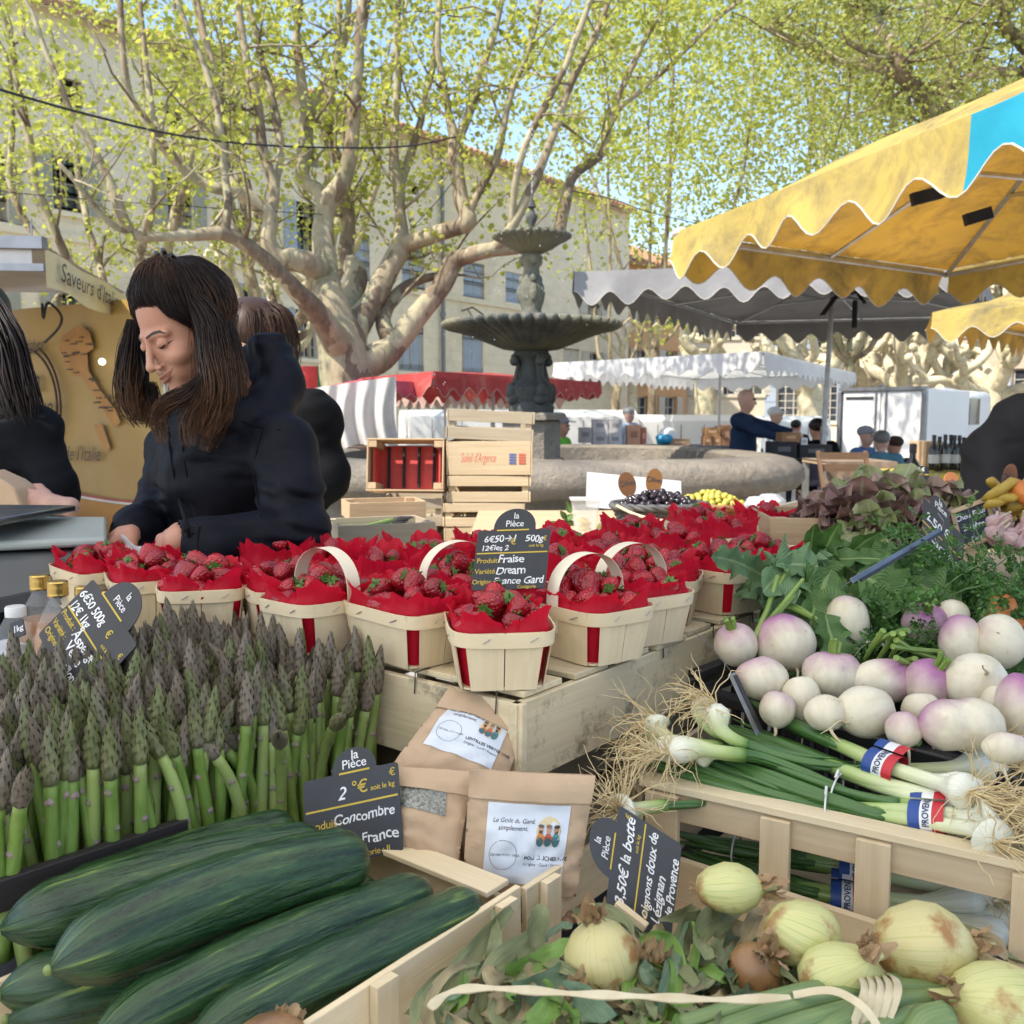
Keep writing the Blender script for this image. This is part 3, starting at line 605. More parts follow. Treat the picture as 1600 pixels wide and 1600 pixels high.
def seen(p, m=200):
    q = p - V((0, 0, CH)); y = q.y * cp_ - q.z * sp_
    if y < .5: return False
    px_ = 800 + q.x / y * F; py_ = 800 - (q.y * sp_ + q.z * cp_) / y * F
    return -m < px_ < 1600 + m and -m * 1.5 < py_ < 1600 + m
keep = []
for p in tips1:
    if p.z > 3.6 and seen(p) and (p.y > 12.3 or rnd.random() < .3): keep.append(p)
fill(keep, 1750, (-1.5, 14.2, 7.6), (7.5, 3, 2.6), .05)
fill(keep, 760, (-6.6, 11.5, 6.3), (3.4, 3, 2.3), -.05)
vs, fs = leaves_mesh([tuple(p) for p in keep], .085, 3, 7, .17); np_obj('crown', vs, fs, M_leaf, t1)

def small_tree(px_, D, top, lean, label, nb=7, cr=None, ncl=500, lm=M_leaf, w_=22, lsz=.1, crown_c=None, per=7, py0=640, lo=-.1, spread=.2, trunk_h=3.2):
    b = P(px_, 650, D); b.z = 0; t = thing('plane_tree', label, 'tree', b, group='plane trees on the square'); mb = MB(); tips = []
    r0 = w_ / 2 * D / F; q = [b + V((0, 0, 0)), b + V((lean * .2, 0, trunk_h * .5)), b + V((lean * .5, 0, trunk_h))]; pp, rr = limb(mb, q, [r0 * 1.3, r0 * 1.05, r0 * .9], 10, .05)
    for k in range(nb):
        a = 6.28 * k / nb + U(-.4, .4); s_ = V((math.cos(a), math.sin(a), 0)); h = top - trunk_h
        q2 = [pp[-1] - V((0, 0, U(0, .5))), pp[-1] + s_ * U(.5, .9) + V((lean * .2, 0, U(.3, .6))), pp[-1] + s_ * U(.9, 1.7) + V((lean * .4, 0, h * .35)), pp[-1] + s_ * U(1.2, 2.4) + V((lean * .6, 0, h * .7)), pp[-1] + s_ * U(1.5, 3) + V((lean, 0, h))]
        p3, r3 = limb(mb, q2, [r0 * .6, r0 * .5, r0 * .42, r0 * .3, r0 * .14], 8, .06); twigs(mb, p3, r3, 6, tips, ln=(.8, 2))
    part(t, 'trunk', mb, M_pbark if lm is None else M_bark, smooth=180)
    if lm is not None:
        if cr: fill(tips, ncl, crown_c, cr, lo)
        ks = [tuple(p) for p in tips if seen(p) and p.z > 3]; vs, fs = leaves_mesh(ks, lsz, int(px_) + 5, per, spread); np_obj('crown', vs, fs, lm, t)
    return t
small_tree(225, 17, 9, -.6, 'pale plane tree trunk in front of the cream townhouse left of the big plane tree', 6, (4.5, 3, 2.6), 800, M_leaf, 26, .095, (-8.0, 17, 7.6), lo=-.05)
small_tree(440, 19, 9.5, .4, 'slim plane tree partly hidden by the big plane tree trunk', 6, (4, 3, 3), 520, M_leaf, 24, .095, (-4.5, 19, 8.6), lo=.0)
small_tree(1015, 24, 11.5, .3, 'thin leafy plane tree rising behind the grey parasol', 4, (5.0, 4, 4.0), 1500, M_leaf, 12, .11, (4.6, 23, 8.8), lo=-.15, spread=.24)
small_tree(1640, 20, 12, -.5, 'dense green plane tree above the yellow awning at the right', 8, (5.5, 4, 4.5), 3000, M_leaf2, 30, .095, (9.0, 19, 9.0), lo=-.3, spread=.24)
small_tree(1330, 27, 13, -.3, 'tall plane tree with a broad yellow green crown beyond the white parasol', 8, (7, 4, 4.5), 3400, M_leaf, 17, .105, (8.0, 27, 11.0), lo=-.25, spread=.26)
small_tree(960, 33, 14, .2, 'far plane tree showing between the fountain and the townhouse corner', 3, (5.5, 4, 4.6), 800, M_leaf, 12, .14, (2.2, 33, 12.2), lo=-.1, spread=.3)
# overhanging branches of the nearer tree whose trunk stands outside the photo
nb = P(1900, 650, 13); nb.z = 0
t9 = thing('plane_tree', 'plane tree whose leafy dark boughs reach in from the upper right', 'tree', nb, group='plane trees on the square')
mb = MB(); tips = []
limb(mb, [nb, nb + V((-.2, 0, 2.5)), nb + V((-.5, .2, 4.4))], [.34, .3, .26], 10)
for pts in [[(1860, 60), (1700, 130), (1560, 110), (1440, 150), (1390, 100), (1330, 60)], [(1700, 130), (1590, 60), (1560, 0), (1540, -60)], [(1860, 60), (1680, 240), (1530, 210), (1450, 190), (1420, 230)], [(1440, 150), (1400, 90), (1360, 10), (1350, -60)], [(1530, 210), (1460, 170), (1390, 110), (1290, 90), (1200, 40)]]:
    q = [P(x, y, 13 + U(-.8, .8) * (i > 0)) for i, (x, y) in enumerate(pts)]
    if pts[0][0] > 1800: q = [nb + V((-.5, .2, 4.4))] + q
    pp, rr = limb(mb, q, [.11 * (1 - .14 * i) if i < 6 else .02 for i in range(len(q))], 7, .08); twigs(mb, pp, rr, 22, tips, up=.1, ln=(.5, 1.4))
part(t9, 'trunk', mb, M_bark, smooth=180)
fill(tips, 1700, (7.0, 13.2, 6.9), (4.6, 2.2, 1.9), -.12)
ks = [tuple(p) for p in tips if seen(p) and p.z > 3.6]; vs, fs = leaves_mesh(ks, .062, 77, 7, .16); np_obj('crown', vs, fs, M_leaf2, t9)

# bare pollarded planes in the far right of the square
def pollard(px_, D, label, h=3.0, w_=44, seed=1, n=6, ext=3.2):
    r_ = random.Random(seed); b = P(px_, 650, D); b.z = 0; t = thing('pollarded_tree', label, 'tree', b, group='bare pollarded planes'); mb = MB(); r0 = w_ / 2 * D / F
    top = b + V((r_.uniform(-.3, .3), 0, h)); limb(mb, [b, b.lerp(top, .5) + V((r_.uniform(-.15, .15), 0, 0)), top], [r0 * 1.2, r0, r0 * .95], 10, .05)
    def grow(p, d, L, r, k):
        q = [p]; 
        for i in range(4):
            d = (d + V((r_.gauss(0, .28), r_.gauss(0, .28), r_.gauss(.12, .22)))).normalized(); q.append(q[-1] + d * L / 4)
        limb(mb, q, [r, r * .85, r * .75, r * .72, r * .8], 7, .05)
        if k: 
            for _ in range(r_.choice((2, 3))): grow(q[r_.choice((3, 4, 4))], (d + V((r_.gauss(0, .7), r_.gauss(0, .7), r_.gauss(.25, .4)))).normalized(), L * .72, r * .62, k - 1)
        else: mb.ball(q[-1], r * 1.3, nu=8, nv=6)
    for i in range(n):
        a = 6.28 * i / n + r_.uniform(-.3, .3); grow(top - V((0, 0, r_.uniform(0, .4))), V((math.cos(a), math.sin(a), r_.uniform(.25, .8))).normalized(), ext * r_.uniform(.5, .8), r0 * .62, 2)
    part(t, 'trunk', mb, M_pbark, smooth=180)
pollard(1105, 38, 'bare pollarded plane behind the white parasol with two thick forks', 3.2, 34, 3, 5)
pollard(1262, 36, 'bare pollarded plane just left of the white box truck', 2.6, 44, 5, 7, 3.8)
pollard(1420, 40, 'gnarled bare plane rising behind the white box truck', 2.8, 40, 8, 7, 4)
pollard(1545, 38, 'gnarled bare plane at the far right by the brown house', 2.6, 44, 9, 7, 4)
pollard(1345, 44, 'most distant bare plane between the white parasol and the truck', 3.0, 36, 13, 7, 4)
pollard(985, 44, 'thin bare plane in front of the ochre house', 3.4, 16, 17, 4, 3)
pollard(1690, 36, 'bare plane half outside the right edge', 2.6, 44, 19, 7, 4)
pollard(400, 22, 'pale pollarded plane behind the vendor in front of blue shutters', 2.6, 34, 21, 5, 2.4)
# ================================================================== PARASOLS AND MID-GROUND STALLS
def canvas(name, c, c2, t=.3, stain=None, rough=.75, tc=None, st=(.5, .7)):
    m, n, p = _m(name); co = coords(n, 'Object'); f = noise(n, co, 1.8, 5, .65); col = ramp(n, f, [(.35, c2), (.65, c)])
    if stain:
        g_ = noise(n, coords(n, 'Object', (1, 1, 1)), 2.6, 7, .75, .4); col = mixc(n, ramp(n, g_, [(st[0], (0, 0, 0)), (st[1], (.85, .85, .85))]), col, stain)
    n.links.new(col, p.inputs['Base Color']); p.inputs['Roughness'].default_value = rough; p.inputs['Specular IOR Level'].default_value = .25
    tr = nd(n, 'BsdfTranslucent'); col2 = mixc(n, 1.0, col, tc or (1, 1, 1), 'MULTIPLY'); n.links.new(col2, tr.inputs[0]); mx = nd(n, 'MixShader', i_0=t)
    bump(n, p, noise(n, co, 5, 4), .25, .04)
    n.links.new(p.outputs[0], mx.inputs[1]); n.links.new(tr.outputs[0], mx.inputs[2]); n.links.new(mx.outputs[0], n.nodes['Material Output'].inputs[0]); return m
M_yel = canvas('yellow_canvas', (.54, .415, .105), (.43, .34, .11), .32, (.17, .145, .09), tc=(1.0, .60, .22), st=(.46, .66))
M_blue = canvas('turquoise_canvas', (.03, .34, .46), (.02, .28, .40), .3)
M_greyc = canvas('grey_canvas', (.25, .245, .24), (.19, .185, .185), .04, (.2, .2, .2))
M_white = canvas('white_canvas', (.74, .74, .74), (.66, .66, .67), .35)
M_red = canvas('red_canvas', (.50, .075, .07), (.38, .06, .06), .3, (.5, .2, .16))
M_pink = canvas('faded_red_canvas', (.58, .13, .17), (.46, .08, .12), .3)
M_cloth = canvas('cream_sheet', (.70, .67, .62), (.60, .57, .52), .3)
M_alu = mat('aluminium_tube', (.55, .55, .56), (.42, .42, .43), .35, 15, metal=.85)
M_steel = mat('steel_pole', (.42, .42, .42), (.33, .32, .31), .45, 15, metal=.6)
M_black = mat('black_cloth', (.02, .02, .024), (.012, .012, .015), .9, 12)
M_trim = mat('white_piping', (.5, .46, .38), None, .7, 10)

def parasol(name, label, cor, rise, val, scal, m_roof, pole_top=None, pole_bot=None, zones=None, amp=.45, mats=None, ribs=True, pr=.025, edges=(0, 1, 2, 3), valmi=None, bowl=.0, group='market parasols'):
    cor = [V(c) for c in cor]; ctr = sum(cor, V()) / 4; base = V(pole_bot) if pole_bot else V((ctr.x, ctr.y, 0)); t = thing(name, label, 'parasol', (base.x, base.y, 0), group=group)
    mats = mats or [m_roof]
    def pt(u, v):
        p = cor[0] * (1 - u) * (1 - v) + cor[1] * u * (1 - v) + cor[2] * u * v + cor[3] * (1 - u) * v
        k = 1 - max(abs(2 * u - 1), abs(2 * v - 1)); sag = .06 * rise * math.sin(math.pi * u * 4) ** 2 * math.sin(math.pi * v * 4) ** 2
        return p + V((0, 0, rise * k - sag - bowl * math.sin(math.pi * k)))
    r = MB()
    if zones:
        zs = [0] + zones + [1]
        for i in range(len(zs) - 1): r.grid(lambda u, v, a=zs[i], b=zs[i + 1]: pt(lerp(a, b, u), v), max(6, int(24 * (zs[i + 1] - zs[i]))), 20, i % len(mats))
    else: r.grid(pt, 24, 24)
    part(t, 'canopy', r, mats, smooth=35)
    va = MB(); tr = MB()
    for e in edges:
        a, b = cor[e], cor[(e + 1) % 4]; L = (b - a).length; n_ = max(2, round(L / scal)); d = (b - a).normalized(); o = V((d.y, -d.x, 0)); 
        if o.dot(a - ctr) < 0: o = -o
        def vf(u, v, a=a, b=b, n_=n_, o=o, L=L, e=e):
            h = val * (1 - amp * (.5 + .5 * math.cos(2 * math.pi * u * n_))) * (1 + .08 * math.sin(u * 17 + e)); q = a.lerp(b, u)
            return q + V((0, 0, -h * v)) + o * (.012 + v * (.03 + .05 * mn.noise(V((u * L * 2.2 + e * 7, v, e)))))
        if zones and e in (0, 2):
            zs = [0] + zones + [1] if e == 0 else [0] + [1 - z for z in reversed(zones)] + [1]
            for i in range(len(zs) - 1):
                mi = (i if e == 0 else len(zs) - 2 - i) % len(mats)
                va.grid(lambda u, v, a_=zs[i], b_=zs[i + 1]: vf(lerp(a_, b_, u), v), max(6, int(n_ * 10 * (zs[i + 1] - zs[i]))), 4, mi)
        else: va.grid(vf, n_ * 10, 4, (len(mats) - 1 if (zones and e == 1 and len(zones) % 2) else 0))
        tr.tube([vf(k / (n_ * 10), 1.0) for k in range(n_ * 10 + 1)], .0035, 5)
    part(t, 'valance', va, mats, smooth=60); part(t, 'piping', tr, M_trim)
    f = MB(); hub = ctr + V((0, 0, rise - .08)); low = ctr + V((0, 0, -.02)); dn = V((0, 0, -.035))
    for i in range(4):
        a, b = cor[i] + dn, cor[(i + 1) % 4] + dn; f.tube([a.lerp(ctr, .015), b.lerp(ctr, .015)], .014, 6)
        rb = MB(); m_ = (cor[i] + cor[(i + 1) % 4]) / 2 + dn; rb.tube([hub + dn, cor[i] + dn], .014, 6)
        k = hub.lerp(cor[i], .5) + dn; rb.tube([low, k], .011, 6)
        part(t, 'rib', rb, M_alu)
        rb = MB(); rb.tube([hub + dn, m_ + V((0, 0, 0))], .012, 6); part(t, 'rib', rb, M_alu)
    part(t, 'eave_frame', f, M_alu)
    pb = MB(); tp_ = V(pole_top) if pole_top else hub; bt = base if not pole_bot else V(pole_bot); pb.tube([bt, bt.lerp(tp_, .45)], pr * 1.2, 10); pb.tube([bt.lerp(tp_, .45), tp_], pr, 10); pb.tube([bt.lerp(tp_, .44), bt.lerp(tp_, .46)], pr * 1.5, 10)
    if (tp_ - hub).length > .05: pb.tube([tp_, hub], pr * .9, 8)
    pb.lathe([(.22, 0), (.22, .03), (.05, .06), (.04, .2)], 16, (bt.x, bt.y, 0)); part(t, 'pole', pb, M_steel)
    return t, ctr, hub

# big yellow and turquoise parasol at the right
zY = 2.33; FL = P(1058, 352, 4.72); BL = P(1478, 424, 5.95); FL.z = BL.z = zY; e_ = V((.30, -.955, 0)); FR = FL + e_ * 3.5; BR_ = BL + e_ * 3.5 
ty, cy_, hy = parasol('market_parasol', 'large stained yellow market parasol with a turquoise stripe at the right', [FL, FR, BR_, BL], .55, .24, .36, M_yel, pole_bot=((FL + BR_) / 2 + V((1.0, .4, -zY))), zones=[.555, .78], mats=[M_yel, M_blue], amp=.42, pr=.03)
for (px_, py_, qx, qy, D) in ((1425, 312, 1472, 300, 3.9), (1508, 344, 1548, 332, 4.1)): jb = MB(); jb.beam(P(px_, py_, D), P(qx, qy, D), .035, .05); part(ty, 'rib_joint', jb, M_black)
cp = MB(); cp.ball(FL + V((.02, 0, -.005)), (.045, .06, .03)); part(ty, 'corner_patch', cp, M_trim)
FL2 = P(1458, 488, 7.2); zz = FL2.z; BL2 = P(1640, 520, 9.4); BL2.z = zz; FR2 = FL2 + V((1.6, -1.3, 0))
parasol('market_parasol', 'second yellow market parasol half hidden behind the big yellow one', [FL2, FR2, FR2 + BL2 - FL2, BL2], .5, .22, .28, M_yel)
# grey parasol
zG = 2.75; c_ = lambda x, y, D: V((*P(x, y, D).xy, zG))
g0, g1, g3 = c_(898, 425, 8.8), c_(1520, 405, 8.0), c_(1150, 505, 13.4); g2 = g1 + g3 - g0
pt_ = P(1301, 452, 10.6); pb_ = P(1277, 846, 10.6); pb_.z = 0
tg, cg, hg = parasol('market_parasol', 'grey market parasol with a scalloped white faced valance over the back stalls', [g0, g1, g2, g3], .3, .30, .34, M_greyc, pole_top=pt_, pole_bot=pb_, pr=.03, amp=.4)
st = MB()
for (ax, ay, bx, by) in ((1312, 455, 1285, 492), (1318, 462, 1350, 470), (1340, 458, 1352, 474), (1300, 466, 1340, 456)): 
    a, b = P(ax, ay, 10.4), P(bx, by, 10.4); st.beam(a, b, .012, .12, (0, 1, .2))
st.tube([P(1336, 470, 10.4), P(1335, 512, 10.4)], .03, 6); part(tg, 'strap', st, M_black)
# white parasol
zW = 2.36; c_ = lambda x, y, D: V((*P(x, y, D).xy, zW)); w0, w1, w2 = c_(866, 567, 16.9), c_(1192, 550, 13.9), c_(1336, 583, 20.8)
parasol('market_parasol', 'white market parasol with a scalloped edge standing behind the bald man', [w0, w1, w2, w0 + w2 - w1], .18, .33, .42, M_white, amp=.3)
# red parasol
r1, r2, r0 = P(678, 580, 10.6), P(937, 597, 14.0), P(562, 591, 11.2)
parasol('market_parasol', 'faded red market parasol with white piping behind the crate stacks', [r0, r1, r2, r0 + r2 - r1], .1, .27, .32, M_red, amp=.35)
r1, r0 = P(568, 592, 9.9), P(440, 618, 10.6); bk = V((.5, 1.0, 0))
parasol('market_parasol', 'pinkish red market parasol left of the faded red one, sheet hanging from it', [r0, r1, r1 + bk, r0 + bk], .05, .2, .28, M_pink, amp=.35)
r1, r2, r0 = [V((*P(x, y, D).xy, 1.86)) for x, y, D in ((700, 632, 15.4), (880, 640, 18), (520, 640, 19))]
parasol('market_parasol', 'dusty pink market parasol seen under the faded red one', [r0, r1, r2, r0 + r2 - r1], .3, .3, .3, canvas('pale_pink_canvas', (.55, .36, .30), (.45, .28, .24), .3))
# unseen parasol above the camera, added to shade the stall and soften its light
q = [V((-2.5, -1.5, 2.44)), V((.9, -1.9, 2.44)), V((1.15, 1.75, 2.44)), V((-2.2, 1.88, 2.44))]
parasol('market_parasol', 'unseen cream market parasol added over the vegetable stall to shade it softly', q, .45, .16, .3, canvas('cream_canvas', (.84, .81, .74), None or (.80, .76, .68), .85), pole_bot=V((-1.75, .1, 0)))
# hanging sheet, banner
sh = MB(); a, b = P(492, 606, 9.9), P(618, 588, 9.7)
sh.grid(lambda u, v: a.lerp(b, u) + V((0, 0, -v * .68 * (1 + .05 * math.sin(u * 9)))) + V((.0, 1, 0)) * (.07 * math.sin(u * 26 + 2 * math.sin(v * 3)) * (.3 + v)), 60, 16)
single('hanging_sheet', sh, M_cloth, 'creased cream sheet hanging from the pinkish red parasol', 'sheet')
bn = MB(); 
for x0, x1, mi in ((440, 496, 0), (496, 516, 1)):
    a, b = P(x0, 572, 18), P(x1, 572, 18); bn.grid(lambda u, v, a=a, b=b: a.lerp(b, u) + V((0, .04 * math.sin(u * 7), -.45 * v)), 6, 3, mi)
single('flag_banner', bn, [mat('banner_red', (.5, .03, .03)), mat('banner_green', (.03, .22, .10))], 'red and green banner behind the vendor in the hooded jacket', 'banner')

# ------------------------------------------------------------------ wood for crates
M_crate = wood('crate_wood', (.62, .50, .33), (.50, .38, .23))
M_crateg = wood('weathered_crate_wood', (.47, .40, .29), (.36, .30, .21))
M_crated = wood('old_pine', (.50, .36, .22), (.38, .26, .15))
M_platform = wood('platform_wood', (.66, .56, .38), (.54, .44, .28), stain=((.16, .13, .09), .75))
M_staple = mat('staple_wire', (.35, .35, .36), None, .4, 20, metal=.9)
def crate(name, label, M, loc, rot, L=.42, W=.3, H=.13, n=2, th=.006, gap=.02, base=True, group=None, post=.03, mats=None, skip=(), post_h=1.0):
    t = thing(name, label, 'crate', loc, rot, group); mats = mats or M; hs = (H - gap * (n - 1)) / n
    for nm, s_, ax in (('side_panel', 1, 0), ('side_panel', -1, 0), ('end_panel', 1, 1), ('end_panel', -1, 1)):
        if (nm, s_) in skip: continue
        b = MB()
        for i in range(n):
            z = hs / 2 + i * (hs + gap); j = U(-.002, .002)
            if ax == 0: b.box((0, s_ * (W / 2 - th / 2) + j, z), (L, th, hs))
            else: b.box((s_ * (L / 2 - th / 2) + j, 0, z), (th, W - 2 * th - .003, hs))
        part(t, nm, b, mats, local=True, bevel=.001)
    for i in (-1, 1):
        for k in (-1, 1):
            b = MB(); b.box((i * (L / 2 - th - post / 2 - .002), k * (W / 2 - th - post * .4 - .002), H * post_h / 2), (post, post * .8, H * post_h - .002)); part(t, 'corner_post', b, mats, local=True)
    if base:
        b = MB(); m = 5
        for i in range(m): b.box((0, -W / 2 + th + .004 + (W - 2 * th - .008) * (i + .5) / m, .004), (L - 2 * th - .004, (W - 2 * th) / m - .012, .006))
        part(t, 'base', b, mats, local=True)
    return t
def yaw_at(px_): return math.atan2(px_ - 800, F)   # rotation that turns a crate's end to the camera
# right-hand stack
GRP = 'empty crates stacked behind the strawberries'
stk = thing('trestle_table', 'trestle table under the crate stacks behind the strawberries', 'table', (*P(680, 800, 3.95).xy, 0))
tb = MB(); zt = .875; c = P(690, 800, 3.95); tb.box((c.x, c.y, zt - .02), (1.25, .8, .035)); part(stk, 'tabletop', tb, M_crated)
for i in (-1, 1):
    for k in (-1, 1): b = MB(); b.beam((c.x + i * .5, c.y + k * .3, 0), (c.x + i * .42, c.y + k * .3, zt - .04), .05, .05, (0, 1, 0)); part(stk, 'leg', b, M_crated)
def stack_crate(x0, x1, yb, h, D, label, M=M_crate, n=2, rz=0, tilt=0, dz=None, **k):
    wd = (x1 - x0) * D / F; p = P((x0 + x1) / 2, yb, D); r = eul(R(tilt), 0, rz); Lk = .42
    p = p + V((0, Lk / 2, 0)) if abs(rz) < 1 else p
    return crate('wooden_crate', label, M, p, r @ rotz(R(90)), Lk, wd, h, n, group=GRP, **k), p
D_ = 3.62; zc = zt; Ys = [(692, 836, .115, 'bottom crate of the tall stack, red and blue stamps upside down', M_crate, 1), (690, 818, .09, 'slatted crate second from the bottom of the tall stack, set a little to the left', M_crate, 2), (697, 828, .10, 'slatted crate in the middle of the tall stack', M_crate, 2), (699, 833, .128, 'solid sided crate with red lettering near the top of the tall stack', M_crate, 1), (694, 830, .112, 'broken topmost crate of the tall stack with a sagging slat', M_crateg, 2)]
zz = zc + .004; tall = []
for i, (x0, x1, h, lb_, M, n) in enumerate(Ys):
    p = P((x0 + x1) / 2, 800, D_); wd = (x1 - x0) * D_ / F
    t = crate('wooden_crate', lb_, M, (p.x, p.y + .2, zz), eul(0, R(2.5 if i == 4 else 0), R(U(-3, 3))) @ rotz(R(90)), .40, wd, h, n, group=GRP, gap=.022, base=True); tall.append((t, zz, wd, h, p)); zz += h + .004
    if i in (0, 3):
        tm = text_mb("Soleil d'Argence", .05, .35, 0, wobble=.03); pr_ = MB(); sgn = 1 if i == 3 else -1
        ex = max(q_[0] for q_ in tm.v); put(pr_, tm, (-.2 - .0015, sgn * (wd / 2 - .055), h * .38 if sgn > 0 else h * .66), (0, -sgn * .62 * (wd - .11) / ex, 0), (0, 0, sgn * 1.0))
        part(t, 'lettering', pr_, mat('red_stamp_ink', (.55, .10, .06)), local=True)
        for k_, (yy, cc) in enumerate(((wd * .27, (.08, .13, .35)), (wd * .38, (.55, .12, .08)))):
            s_ = MB(); 
            for r_ in range(4): s_.box((-.2 - .002, -sgn * yy, h * .35 + r_ * .011), (.002, .026, .007))
            part(t, 'stamp', s_, mat('stamp_ink', cc), local=True)
# left stack
x = [(590, 686, .10, 'crate with a small green label in the short stack', M_crateg, 2), (592, 688, .105, 'slatted crate under the crate with the red liner', M_crateg, 2)]
zz = zc + .02
for i, (x0, x1, h, lb_, M, n) in enumerate(x):
    p = P((x0 + x1) / 2, 800, D_); wd = (x1 - x0) * D_ / F
    t = crate('wooden_crate', lb_, M, (p.x, p.y + .2, zz), eul(0, 0, R(U(-4, 4))) @ rotz(R(90)), .40, wd, h, n, group=GRP, gap=.03); zz += h + .004
    if i == 0:
        s_ = MB(); s_.box((-.202, wd * .38, h * .75), (.002, .03, .03)); part(t, 'label', s_, mat('green_label', (.05, .35, .15)), local=True); s_ = MB(); s_.box((-.202, wd * .26, h * .75), (.002, .02, .03)); part(t, 'label', s_, mat('white_label', (.7, .7, .72)), local=True)
p = P(640, 800, D_); t = crate('wooden_crate', 'crate lying on its side showing a red liner on top of the short stack', M_crated, (p.x, p.y + .16, zz + .105), eul(R(82), 0, R(-6)) , .30, .2, .16, 2, group=GRP, gap=.012)
ln = MB(); ln.box((0, 0, .02), (.27, .17, .012)); 
for sx_ in (-1, 1): ln.box((sx_ * .128, 0, .075), (.006, .16, .1))
for i in range(4): ln.box((-.09 + .06 * i, 0, .035), (.008, .16, .02), mi=1)
part(t, 'liner', ln, [mat('red_liner', (.55, .06, .05)), M_black], local=True)
# open crate with bundles of asparagus at front left of the stacks, and empty ones beneath it
p = P(585, 845, 3.05); ca = crate('wooden_crate', 'open weathered crate holding loose asparagus behind the vendor\'s elbow', M_crateg, (p.x, p.y + .1, .93), R(22), .32, .24, .145, 2, group=GRP)
crate('wooden_crate', 'empty weathered crate beneath the open asparagus crate', M_crateg, (p.x - .01, p.y + .1, .79), R(24), .32, .24, .13, 2, group=GRP)
crate('wooden_crate', 'pine crate leaning up behind the open asparagus crate', M_crated, (p.x - .02, p.y + .36, .98), R(18), .27, .2, .14, 2, group=GRP)
p2 = P(720, 870, 2.9); crate('wooden_crate', 'pale shallow crate right behind the strawberry price sign', M_crate, (p2.x, p2.y + .1, .885), R(-6), .36, .26, .10, 1, group=GRP)
tt = thing('trestle_table', 'low trestle table carrying the weathered crates behind the vendor', 'table', (p.x + .2, p.y + .15, 0)); b = MB(); b.box((p.x + .2, p.y + .2, .765), (.95, .62, .03)); part(tt, 'tabletop', b, M_crated)
for i in (-1, 1):
    for k in (-1, 1): b = MB(); b.box((p.x + .2 + i * .4, p.y + .2 + k * .25, .375), (.05, .05, .748)); part(tt, 'leg', b, M_crated)

# ------------------------------------------------------------------ food van at the left
M_vanw = mat('food_van_panel', (.36, .235, .065), (.27, .16, .035), .55, 1.4)
M_vano = mat('food_van_orange', (.36, .16, .018), (.28, .12, .012), .55, 2)
M_ink = mat('brown_print', (.06, .035, .02), None, .7, 10); M_map = mat('map_orange', (.36, .17, .03), (.28, .12, .02), .6, 8)
vb = P(-120, 650, 5.0); vt = thing('food_van', 'open sided food van with yellow map panel, seen behind the two vendors', 'van', (vb.x, vb.y, 0))
a = P(-260, 650, 6.5).xy; b_ = P(252, 650, 4.85).xy; zt_ = 2.02; a = V((*a, 0)); b_ = V((*b_, 0)); d = (b_ - a).normalized(); nn = V((d.y, -d.x, 0)); L = (b_ - a).length
def vp(u, z, o=0): return a + d * u + nn * o + V((0, 0, z))
def vhit(px_, py_):
    q = P(px_, py_, 1) - V((0, 0, CH)); t = a.dot(nn) / q.dot(nn); r = V((0, 0, CH)) + q * t; return (r - a).dot(d), r.z
pn = MB(); pn.grid(lambda u, v: vp(u * L, .55 + v * (zt_ - .55), .01 * math.sin(u * 30)), 30, 6); part(vt, 'wall_panel', pn, M_vanw)
z1 = vhit(120, 765)[1]; z2 = vhit(120, 840)[1]
ob = MB(); ob.grid(lambda u, v: vp(u * L, lerp(.7, z1 - .015 - .05 * math.sin(u * 5) ** 2, v), .02), 40, 2); part(vt, 'orange_band', ob, M_vano)
for k, cc in enumerate(((.55, .5, .42), (.30, .05, .04))):
    sb = MB(); sb.grid(lambda u, v: vp(u * L, z1 - .012 - .05 * math.sin(u * 5) ** 2 + .013 * k + v * .012, .026), 40, 1); part(vt, 'stripe', sb, mat('van_stripe', cc))
ital = [(110, 525), (135, 508), (152, 520), (158, 545), (148, 552), (150, 580), (165, 605), (180, 625), (192, 640), (200, 660), (190, 668), (176, 645), (160, 620), (140, 590), (122, 585), (112, 565), (104, 545)]
sic = [(158, 662), (172, 664), (184, 700), (176, 706), (164, 680)]
mp = MB()
for poly in (ital, sic): uv = [vhit(x - 4, y) for x, y in poly]; mp.add([vp(u, z, .03) for u, z in uv], [tuple(range(len(uv)))])
part(vt, 'map', mp, M_map, smooth=None)
mpl = MB()
for _ in range(34):
    x, y = rnd.choice([(125, 545), (140, 540), (130, 570), (150, 600), (170, 625), (185, 645)]); u, z = vhit(x + U(-18, 18), y + U(-14, 14)); mpl.box(vp(u, z, .034), (U(.03, .06), .002, .006), frame(d, nn, V((0, 0, 1))))
part(vt, 'map_print', mpl, M_ink)
def van_text(txt, x, y, h, x2, shear=.35, m=M_ink):
    tm = text_mb(txt, 1, shear, .004, wobble=.05); w_ = max(q_[0] for q_ in tm.v); u, z = vhit(x, y); u2, zb = vhit(x2, y); _, zh = vhit(x, y - h); o = MB(); put(o, tm, vp(u, z, .034), d * ((u2 - u) / w_), V((0, 0, (zh - z) / .72))); part(vt, 'lettering', o, m)
van_text('Pasta', 22, 612, 36, 72); van_text('di Marco', 18, 650, 32, 92); van_text("Saveurs de l'Italie", 58, 716, 22, 166); van_text('Pates Fraiches', 6, 548, 14, 78)
cr_ = MB(); u0, z0 = vhit(50, 630)
for rr in (.30, .335): cr_.tube([vp(u0 + math.cos(q_) * rr * .9, z0 + math.sin(q_) * rr, .03) for q_ in [i * 6.2832 / 40 for i in range(41)] if not (rr > .32 and 1.2 < q_ < 2.2)], .007, 4)
part(vt, 'ring_print', cr_, M_ink)
